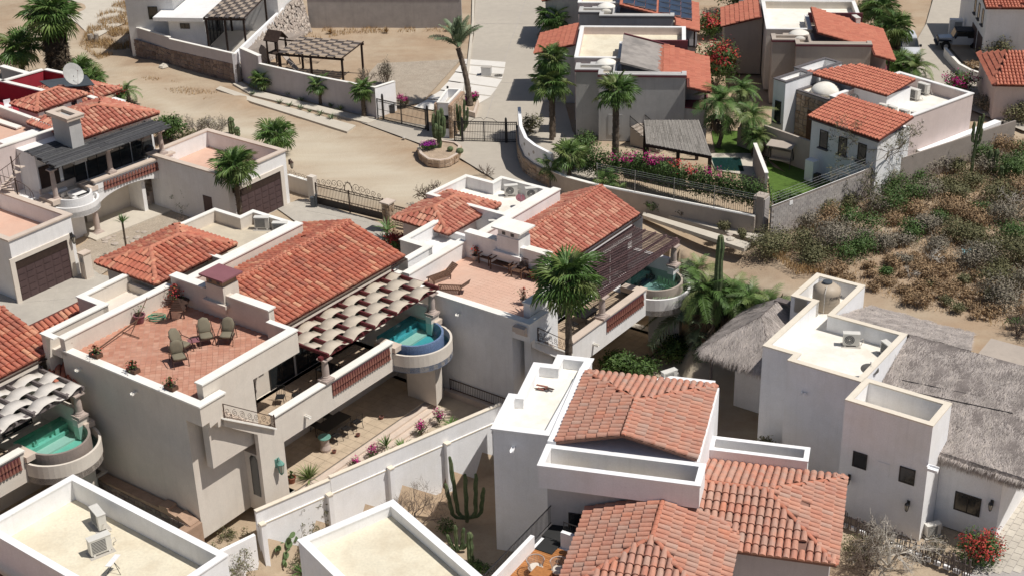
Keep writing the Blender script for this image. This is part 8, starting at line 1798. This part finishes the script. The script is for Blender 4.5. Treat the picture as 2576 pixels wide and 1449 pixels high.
def leaves(q, c, rad3, n, s, shell=.55, fl=None, flz=.2, ff=.3, noisek=1.0):
    c = Vector(c); rx, ry, rz = rad3
    for k in range(n):
        d = Vector((R.gauss(0,1),R.gauss(0,1),R.gauss(0,1))).normalized(); rr = (shell+(1-shell)*R.random())*(1+.45*noise.noise(d*2.2+c*.7)*noisek)
        p = c+Vector((d.x*rx*rr, d.y*ry*rr, d.z*rz*rr)); u = Vector((R.gauss(0,1),R.gauss(0,1),R.gauss(0,.7))).normalized(); v = u.cross(d+Vector((.01,0,0))).normalized(); l = s*R.uniform(.6,1.3)
        tgt = fl if fl is not None and d.z > flz and noise.noise(p*1.3) > ff-.5 and R.random() < .85 else q
        tgt.add([p-u*l,p+v*l*.45,p+u*l,p-v*l*.45],[(0,1,2,3)],R.random())
def branches(q, p, d, L, r, depth, spread=.55, k=3, up=.15, n=4):
    d = d.normalized(); e = p+d*L; mid = p+d*L*.5+Vector((R.gauss(0,.05),R.gauss(0,.05),0))*L; q.tube([p,mid,e],[r,r*.85,r*.7],n,cap=False)
    if depth <= 0: return [e]
    out = []
    for i in range(k if depth > 1 else k+1):
        dd = (d+Vector((R.gauss(0,spread),R.gauss(0,spread),R.gauss(0,spread)+up))).normalized(); out += branches(q, e if R.random()<.6 else mid, dd, L*R.uniform(.6,.85), r*.62, depth-1, spread, k, up, 3)
    return out
def bush(label, loc, r, h, n=900, m='leafg', flower=None, s=.09, name='shrub', cat='bush', stems=True, ff=.1, wide=1., shell=.5):
    t = thing(name, label, cat, loc); q = MB(); f = MB() if flower else None; cl = max(3, int(n/260))
    for i in range(cl):
        a = R.random()*6.3; rr = r*.55*sqrt(R.random()); cz = h*R.uniform(.4,.65); leaves(q, (loc[0]+rr*cos(a)*wide, loc[1]+rr*sin(a), loc[2]+cz), (r*.62*wide, r*.62, h*.45), n//cl, s, shell, f, .05, ff)
    if q.v: q.build('foliage', m, t)
    if f and f.v: f.build('flowers', flower, t)
    if stems:
        q = MB()
        for i in range(5): branches(q, Vector(loc), Vector((R.gauss(0,.4),R.gauss(0,.4),1)), h*.4, .03, 2)
        q.build('stems','twig',t)
    return t
def baretree(label, loc, h, depth=4, r=.05, m='twig', leaf=None, name='bare_shrub', spread=.5, nst=4, k=3, up=.12, ls=.05, ln=6):
    t = thing(name, label, 'bush', loc); q = MB(); tips = []
    for i in range(nst): tips += branches(q, Vector(loc), Vector((R.gauss(0,.45),R.gauss(0,.45),1)), h*.33, r, depth, spread, k, up, 5)
    q.build('branches', m, t)
    if leaf:
        q = MB()
        for p in tips:
            if R.random() < .75: leaves(q, p, (.22,.22,.18), ln, ls, .2)
        q.build('foliage', leaf, t)
    return t
# shrubs along the dirt road and in yards
bush('dense green bush between the slatted deck house and the dirt road', at(432,352,0), 1.5, 2.2, 2600, 'leafg', None, .12); bush('green shrub mixed with bare twigs behind the garage wall', at(478,372,0), 1.2, 1.4, 1200, 'leafo', None, .1)
baretree('left bare pale shrub behind the tan roofed garage', at(505,345,0), 2.2, 4, .06, 'bark', 'leafo', ln=1, k=3, spread=.6, nst=5); baretree('right bare pale shrub behind the tan roofed garage', at(548,345,0), 1.9, 4, .06, 'bark', 'leafo', ln=1, spread=.6, nst=5)
baretree('dead grey branches right of the scroll gate pillar', at(1085,520,0), 2.4, 3, .07, 'twig', 'leafo', ln=1, spread=.75, nst=5); baretree('small bare twigs above the white rear parapet', at(1222,442,0), 1.3, 3, .03, 'twig', spread=.4)
baretree('thin leafy sapling in the gravel yard beside the right arch column', at(472,528,0), 2.0, 4, .035, 'twig', 'leafg', ln=3); baretree('bare low shrub at the foot of the yard sapling', at(455,575,0), 1.1, 3, .025, 'twig')
bush('brown clipped bush beside the pale slabs in the sandy lot', at(972,215,0), .85, 2.4, 1400, 'leafgr', None, .07, shell=.3); baretree('bare rounded frangipani behind the lilac wall', at(925,232,0), 2.2, 4, .06, 'twig', 'leafgr', ln=2, nst=5)
bush('low green plants under the checkered pergola in the lot', at(745,195,0), .8, .5, 500, 'leafg'); 
bush('round clipped purple bougainvillea in the stone planter', at(1078,378,.5), .62, .75, 1500, 'leafg', 'flowp', .06, ff=-.45, wide=1.1)
for lab,u,v in (('purple bougainvillea at the left side of the date palm planter',1172,262),('magenta bougainvillea at the right side of the date palm planter',1193,256)): bush(lab, at(u,v,.4), .55, .9, 1100, 'leafg', 'flowp' if u<1180 else 'flowm', .07, ff=-.3)
bush('variegated potted shrub with red bloom inside the left gate', at(1015,270,0), .55, 1.2, 500, 'leafo', 'flowm', .08, ff=.45)
for lab,u,v,r,h in (('round green sidewalk shrub left of the brown boulder',1644,530,.75,.9),('small dark green sidewalk shrub right of the boulder',1710,548,.45,.7),('dry green shrub left of the pale rock on the right sidewalk',1822,584,.5,.8),('dry green shrub right of the pale rock on the right sidewalk',1865,600,.45,.75)): bush(lab, at(u,v,.05), r, h, 600, 'leafo' if u>1700 else 'leafg', None, .07)
bush('dark green shrubs before the rough stone gate pillar', at(1000,625,0), 1.0, 1.2, 1400, 'leafg', 'flowr', .09, ff=.45); baretree('thin dry stalks standing in the courtyard drive', at(1010,600,0) if 0 else at(1000,632,0), 1.5, 2, .015, 'twig', spread=.2, nst=6)
bush('dense dark tree right of the grey house with the stripped roof', at(1805,215,0), 1.9, 4.0, 4200, 'leafg', 'flowr', .13, ff=.47); bush('bushy greenery between the solar panel house and the tan house', at(1790,95,0), 2.0, 2.6, 2400, 'leafg', 'flowr', .13, ff=.44); bush('dark trees behind the tan house at the top edge', at(1860,35,0), 2.6, 4.5, 3000, 'leafg', None, .15); bush('yellow green hedge right of the tan house roof', at(2170,70,0), 1.2, 2.5, 1500, 'leafo', None, .12); bush('dark garden trees between the tan house and the skirted palm', at(2215,120,0), 2.0, 2.5, 2400, 'leafg', None, .13)
bush('pink flowering oleander beside the back street', at(2412,240,0), 1.5, 2.0, 1800, 'leafg', 'flowm', .11, ff=.42); bush('rounded green tree in the curved planter at the right', at(2500,165,0), 1.5, 2.6, 1800, 'leafo', None, .12); bush('dark shrubs under the white house at the right edge', at(2555,178,0), 1.5, 1.4, 1200, 'leafo', None, .1); bush('low brown shrub in the curved planter', at(2450,170,0), 1.0, .7, 500, 'leafb', None, .09)
bush('low shrubs behind the white wall near the tan house at the right', at(2470,275,0), 1.3, 1.3, 1200, 'leafgr', None, .1); bush('feathery shrub before the tan house window at the right edge', at(2565,310,0), 1.3, 1.6, 1400, 'leafo', None, .1)
bush('dark shrub on the lawn corner inside the block wall', at(1985,520,0), 1.2, 1.2, 1600, 'leafg', None, .09)
baretree('large sparse tree with thin olive leaves before the white house corner', at(2205,478,0), 6.3, 5, .11, 'bark', 'leafo', name='sparse_tree', ls=.055, ln=9, spread=.5, nst=3, up=.08)['category'] = 'tree'
baretree('spreading leafless tree over the picket fence below the tall house', at(2235,1425,-5.5), 3.8, 5, .08, 'bleach', None, name='bare_tree', spread=.7, nst=4, k=3, up=.02)['category'] = 'tree'
baretree('tangle of brown twigs at the bottom edge under the tiled eave', at(2180,1449,-5.5), 2.6, 4, .05, 'twig', None, spread=.8, nst=6); bush('brownish leafless shrub below the house condenser', at(2345,1400,-5.5), 1.1, 1.2, 900, 'leafgr', None, .06)
bush('round green bush with red blooms at the foot of the tall house', at(2462,1408,-5.5), 1.35, 1.9, 3200, 'leafg', 'flowr', .08, ff=.4); bush('low dry scrub inside the picket fence', at(2190,1400,-5.5), 1.6, .8, 1500, 'leafo', None, .07)
bush('variegated bush in the recess of the tall house', at(1935,1150,-5.0), .9, 1.5, 900, 'leafo', None, .1)
baretree('leafless reddish shrub against the sunny boundary wall', at(1040,1330,-7), 3.2, 5, .05, 'twig', None, nst=4, spread=.5); baretree('scraggly shrub with yellow leaves by the second wall pier', at(790,1370,-7), 3.0, 4, .07, 'bark', 'leafo', nst=3, ln=7, ls=.07); baretree('wispy olive shrub at the lower left of the boundary wall', at(590,1440,-7), 2.6, 4, .04, 'bark', 'leafo', nst=6, ln=8, ls=.06); bush('low olive growth at the root of the wispy shrub', at(600,1445,-7), 1.2, 1.4, 1300, 'leafo', None, .06)
bush('small dark shrubs in the cactus garden shade', at(1120,1335,-7), .8, .6, 500, 'leafg', None, .07); bush('leafy green shrub between the railing and the green cactus', at(1205,1440,-7), .7, .8, 700, 'leafg', None, .07)
def prickly():
    loc = at(715,1425,-6.9); t = thing('prickly_pear','sprawling prickly pear cactus below the boundary wall','cactus',loc)
    pads = [(Vector(loc),Vector((.3,.2,1)))]
    for k in range(46):
        b, d = R.choice(pads[-22:]); d2 = (d+Vector((R.gauss(.25,.6),R.gauss(.1,.6),R.gauss(.1,.3)))).normalized(); c = b+d2*.26
        if c.z < loc[2]+.1: continue
        s = d2.cross(Vector((R.gauss(0,1),R.gauss(0,1),.2))).normalized(); nn = s.cross(d2); q = MB(); vs = [c+d2*(.2*sin(a))+s*(.14*cos(a)) for a in [j*pi/5 for j in range(10)]]
        q.add([v+nn*.02 for v in vs]+[v-nn*.02 for v in vs],[tuple(range(10)),tuple(range(19,9,-1))]+[(j,(j+1)%10,10+(j+1)%10,10+j) for j in range(10)]); q.build('cactus_pad','cactusg',t); pads.append((c+d2*.1,d2))
M['cactusg'] = mat('prickly_pear_skin', (.14,.21,.09), var=.2, bump=.1)
prickly()
for lab,u,v in (('magenta bougainvillea by the striped palm shrub at the patio end',1060,1092),('magenta bougainvillea nearer the pool end of the boundary wall',1105,1062),('pink flowers peeping over the middle of the boundary wall',945,1155),('little pink bloom over the boundary wall step',895,1185)): bush(lab, at(u,v,-4.5), .5, 1.0, 380, 'leafg', 'flowm', .06, ff=.0)
# dark garden between the twin house and the palapa
for k,(lab,u,v,z,r,h) in enumerate((('dark leafy shrub under the big feather palm',1690,905,-6.6,1.6,1.5),('leafy garden shrubs below the feather palm by the white side roof',1610,935,-6.6,1.6,1.2),('bright low garden leaves right under the feather palm',1770,905,-6.4,1.3,1.0),('shrubs at the left foot of the white stepped roof',1550,925,-6.6,1.3,1.2))): bush(lab, at(u,v,z), r, h, 1500, 'leafg', None, .12)
# hedge with bougainvillea
def hedge():
    t = thing('flowering_hedge','long dark hedge topped with magenta and red bougainvillea behind the iron fence','hedge',(10,98,1.3)); q = MB(); f = MB(); f2 = MB(); P = [Vector((*PX(u,v,2.3),1.9)) for u,v in ((1420,362),(1480,382),(1545,390),(1610,392),(1680,412),(1760,430),(1830,445),(1925,470))]
    for i in range(len(P)-1):
        L = (P[i+1]-P[i]).length
        for k in range(int(L/.5)+1):
            c = P[i].lerp(P[i+1], k*.5/L); fl = None
            if 2 <= i <= 3: fl = f
            elif i in (4,): fl = f2
            elif i == 5: fl = f
            leaves(q, c-Vector((0,0,.35)), (.75,.7,1.25), 560, .09, .45, fl, .45, .50 if i in (2,3) else .62)
    q.build('foliage','leafg',t); f.build('magenta_flowers','flowm',t); f2.build('red_flowers','flowr',t)
hedge()
bush('leafy shrub inside the curved white wall', at(1335,335,0), 1.0, 1.6, 900, 'leafo', None, .1); bush('greenery beside the garden stair of the grey house', at(1465,378,0), 1.4, 1.5, 1600, 'leafg', None, .1)
bush('red bougainvillea behind the rosy tiled roof by the road', at(305,262,0), .8, 1.8, 900, 'leafg', 'flowr', .09, ff=-.2)
# scrubland
SC = [PX(u,v,0) for u,v in ((1925,605),(2000,560),(2080,530),(2150,480),(2200,455),(2330,440),(2450,400),(2640,350),(2640,860),(2440,800),(2300,770),(2200,735),(2080,690),(1990,665))]
def scrub():
    bed = MB(); g = MB(); o = MB(); b = MB(); gr = MB()
    xs = [p[0] for p in SC]; ys = [p[1] for p in SC]; cnt = 0
    taken = []
    while cnt < 1500:
        cnt += 1; x = R.uniform(min(xs),max(xs)); y = R.uniform(min(ys),max(ys))
        if not inpoly(x,y,SC): continue
        nn = noise.noise(Vector((x*.2,y*.2,1))); near = y < 86+.0*x and (x-18)*.8+(y-84)*.2 < 9; r = R.uniform(.5,.9) if near else R.uniform(1.0,2.3)
        if any(hypot(x-a_,y-b__) < (r+c_)*.55 for a_,b__,c_ in taken): continue
        taken.append((x,y,r)); h = r*R.uniform(.6,.95)
        tgt = b if (near and R.random()<.7) else (o if nn > .05 else (g if R.random() < .3 else (gr if nn > -.3 else b)))
        for k in range(3): leaves(tgt, (x+R.gauss(0,.25)*r,y+R.gauss(0,.25)*r,h*R.uniform(.4,.65)+gz(x,y)), (r*.75,r*.75,h*.6), int(330*r*r)+60, .075, .25)
    for nm, q, m in (('olive_scrub',o,'leafo'),('green_scrub',g,'leafg'),('brown_scrub',b,'leafb'),('grey_scrub',gr,'leafgr')): q_ = q.build(nm,m); q_['kind'] = 'stuff'
    q = MB()
    for k in range(26000):
        x = R.uniform(min(xs),max(xs)); y = R.uniform(min(ys)-1,max(ys))
        if not inpoly(x,y,SC): continue
        a = R.random()*6.3; h = R.uniform(.12,.42); w_ = .02; dx, dy = cos(a), sin(a); z = gz(x,y)-.1
        q.add([(x-dy*w_,y+dx*w_,z),(x+dy*w_,y-dx*w_,z),(x+dx*h*.5,y+dy*h*.5,z+h)],[(0,1,2)],R.random())
    q.build('dry_grass','drygrass')['kind'] = 'stuff'
scrub()
def grass(name, poly, n, h0, h1, m='drygrass', z=0., clump=.35):
    q = MB(); xs = [p[0] for p in poly]; ys = [p[1] for p in poly]
    for k in range(n):
        x = R.uniform(min(xs),max(xs)); y = R.uniform(min(ys),max(ys))
        if not inpoly(x,y,poly) or noise.noise(Vector((x*.5,y*.5,4))) < clump-.45: continue
        a = R.random()*6.3; h = R.uniform(h0,h1); w_ = .025; dx, dy = cos(a), sin(a)
        q.add([(x-dy*w_,y+dx*w_,z-.06),(x+dy*w_,y-dx*w_,z-.06),(x+dx*h*.5,y+dy*h*.5,z+h)],[(0,1,2)],R.random())
    q.build(name,m)['kind'] = 'stuff'
grass('dry_grass', ps(0,(230,55),(300,5),(420,0),(400,60),(340,120),(250,150),(200,120)), 14000, .2, .6)
grass('dry_grass', ps(0,(330,185),(420,200),(520,225),(610,250),(560,262),(440,235)), 5000, .05, .2, clump=.5); grass('dry_grass', ps(0,(760,75),(790,50),(1180,55),(1180,95),(1100,80),(900,85),(780,100),(740,130)), 7000, .1, .35, clump=.45); grass('dry_grass', ps(0,(1940,640),(2010,610),(2080,690),(2000,690)), 2500, .1, .3)
for lab,u,v in (('leftmost dry yellow grass tuft in the sandy lot',832,85),('dry grass tuft near the middle of the sandy lot',972,83),('grey dry tuft at the right of the sandy lot',1128,78),('tall yellow tuft at the left corner of the sandy lot',772,62),('thin green weed against the grey wall',1032,50),('dark weed against the grey wall at the right',1075,48)): rosette('grass_tuft', lab, at(u,v,0), .7, 70, m='drygrass', wd=.02, up=1.0)
for lab,u,v,s_,h in (('bleached dead tree at the right edge of the scrubland',2545,520,.05,2.2),('bleached dead branches lying in the middle of the scrubland',2340,668,.05,1.6),('pale dead bush near the road side of the scrubland',2290,700,.04,1.2)): baretree(lab, at(u,v,0), h, 3, s_, 'bleach', None, name='dead_tree', spread=.8, nst=3)
baretree('dark dead thornbush beside the sandy roof at the right', at(2560,850,-.3), 2.0, 4, .04, 'twig', None, nst=7, spread=.9)
M['tarp'] = mat('blue_tarp', (.25,.48,.52), bump=0, rough=.5)
t = thing('tarpaulin','crumpled pale blue tarpaulin caught in the scrub','tarpaulin',at(2448,640,.3)); p = at(2448,640,.3); q = MB(); n = 7; vs = [(p[0]+(i-3)*.22+R.uniform(-.06,.06),p[1]+(j-3)*.16+R.uniform(-.05,.05),p[2]+R.uniform(0,.25)) for j in range(n) for i in range(n)]; q.add(vs,[(j*n+i,j*n+i+1,(j+1)*n+i+1,(j+1)*n+i) for j in range(n-1) for i in range(n-1)]); q.build('sheet','tarp',t)
# picket fence and stone walk, bottom right
def pickets():
    a = Vector((17.3,64.8,-5.5)); b = Vector((23.0,59.9,-5.5)); t = thing('picket_fence','weathered wooden picket fence on white footing below the tall house','fence',tuple((a+b)/2)); d = b-a; L = d.length; d /= L; n = 58
    for k in range(n):
        if R.random() < .08: continue
        p = a+d*(L*k/n); h = R.uniform(.75,1.15); q = MB(); l = Vector((R.gauss(0,.03),R.gauss(0,.03),1)); q.beam(p, p+l*h, .07, .045); q.build('picket','greywood',t)
    for h in (.3,.7): q = MB(); q.beam(a+Vector((0,0,h)), b+Vector((0,0,h)), .05, .04); q.build('fence_rail','greywood',t)
    for k in range(14): p = a+d*(L*(k+.1)/14); e = a+d*(L*(k+.75)/14); q = MB(); q.beam(p+Vector((.05,.05,.03)), e+Vector((.05,.05,.03)), .16, .2); q.build('footing','white2',t)
M['walkp'] = mat('walk_block', (.5,.46,.4), rnd='obj', rndcols=[(.46,.42,.36),(.55,.51,.44),(.50,.46,.40)], var=.1, bump=.3); M['walkp_s'] = M['walkp']
pickets()
t = thing('stone_walk','pale stone block walkway along the right side of the tall house','walkway',(26,62,-5.5)); pavers(t, [PX(u,v,-5.45) for u,v in ((2500,1449),(2440,1449),(2480,1380),(2530,1300),(2700,1000),(2700,1449))], -5.45, .42, 55, m='walkp', nobj=140, gap=.03, bedm='block', ratio=1.5)
wall('low_stone_wall','low pink capped stone wall at the bottom right corner',[(27.0,60.8,-4.6),(30.5,66.0,-4.6)],1,.4,'tanstonem','pinkw',z0=-5.6)
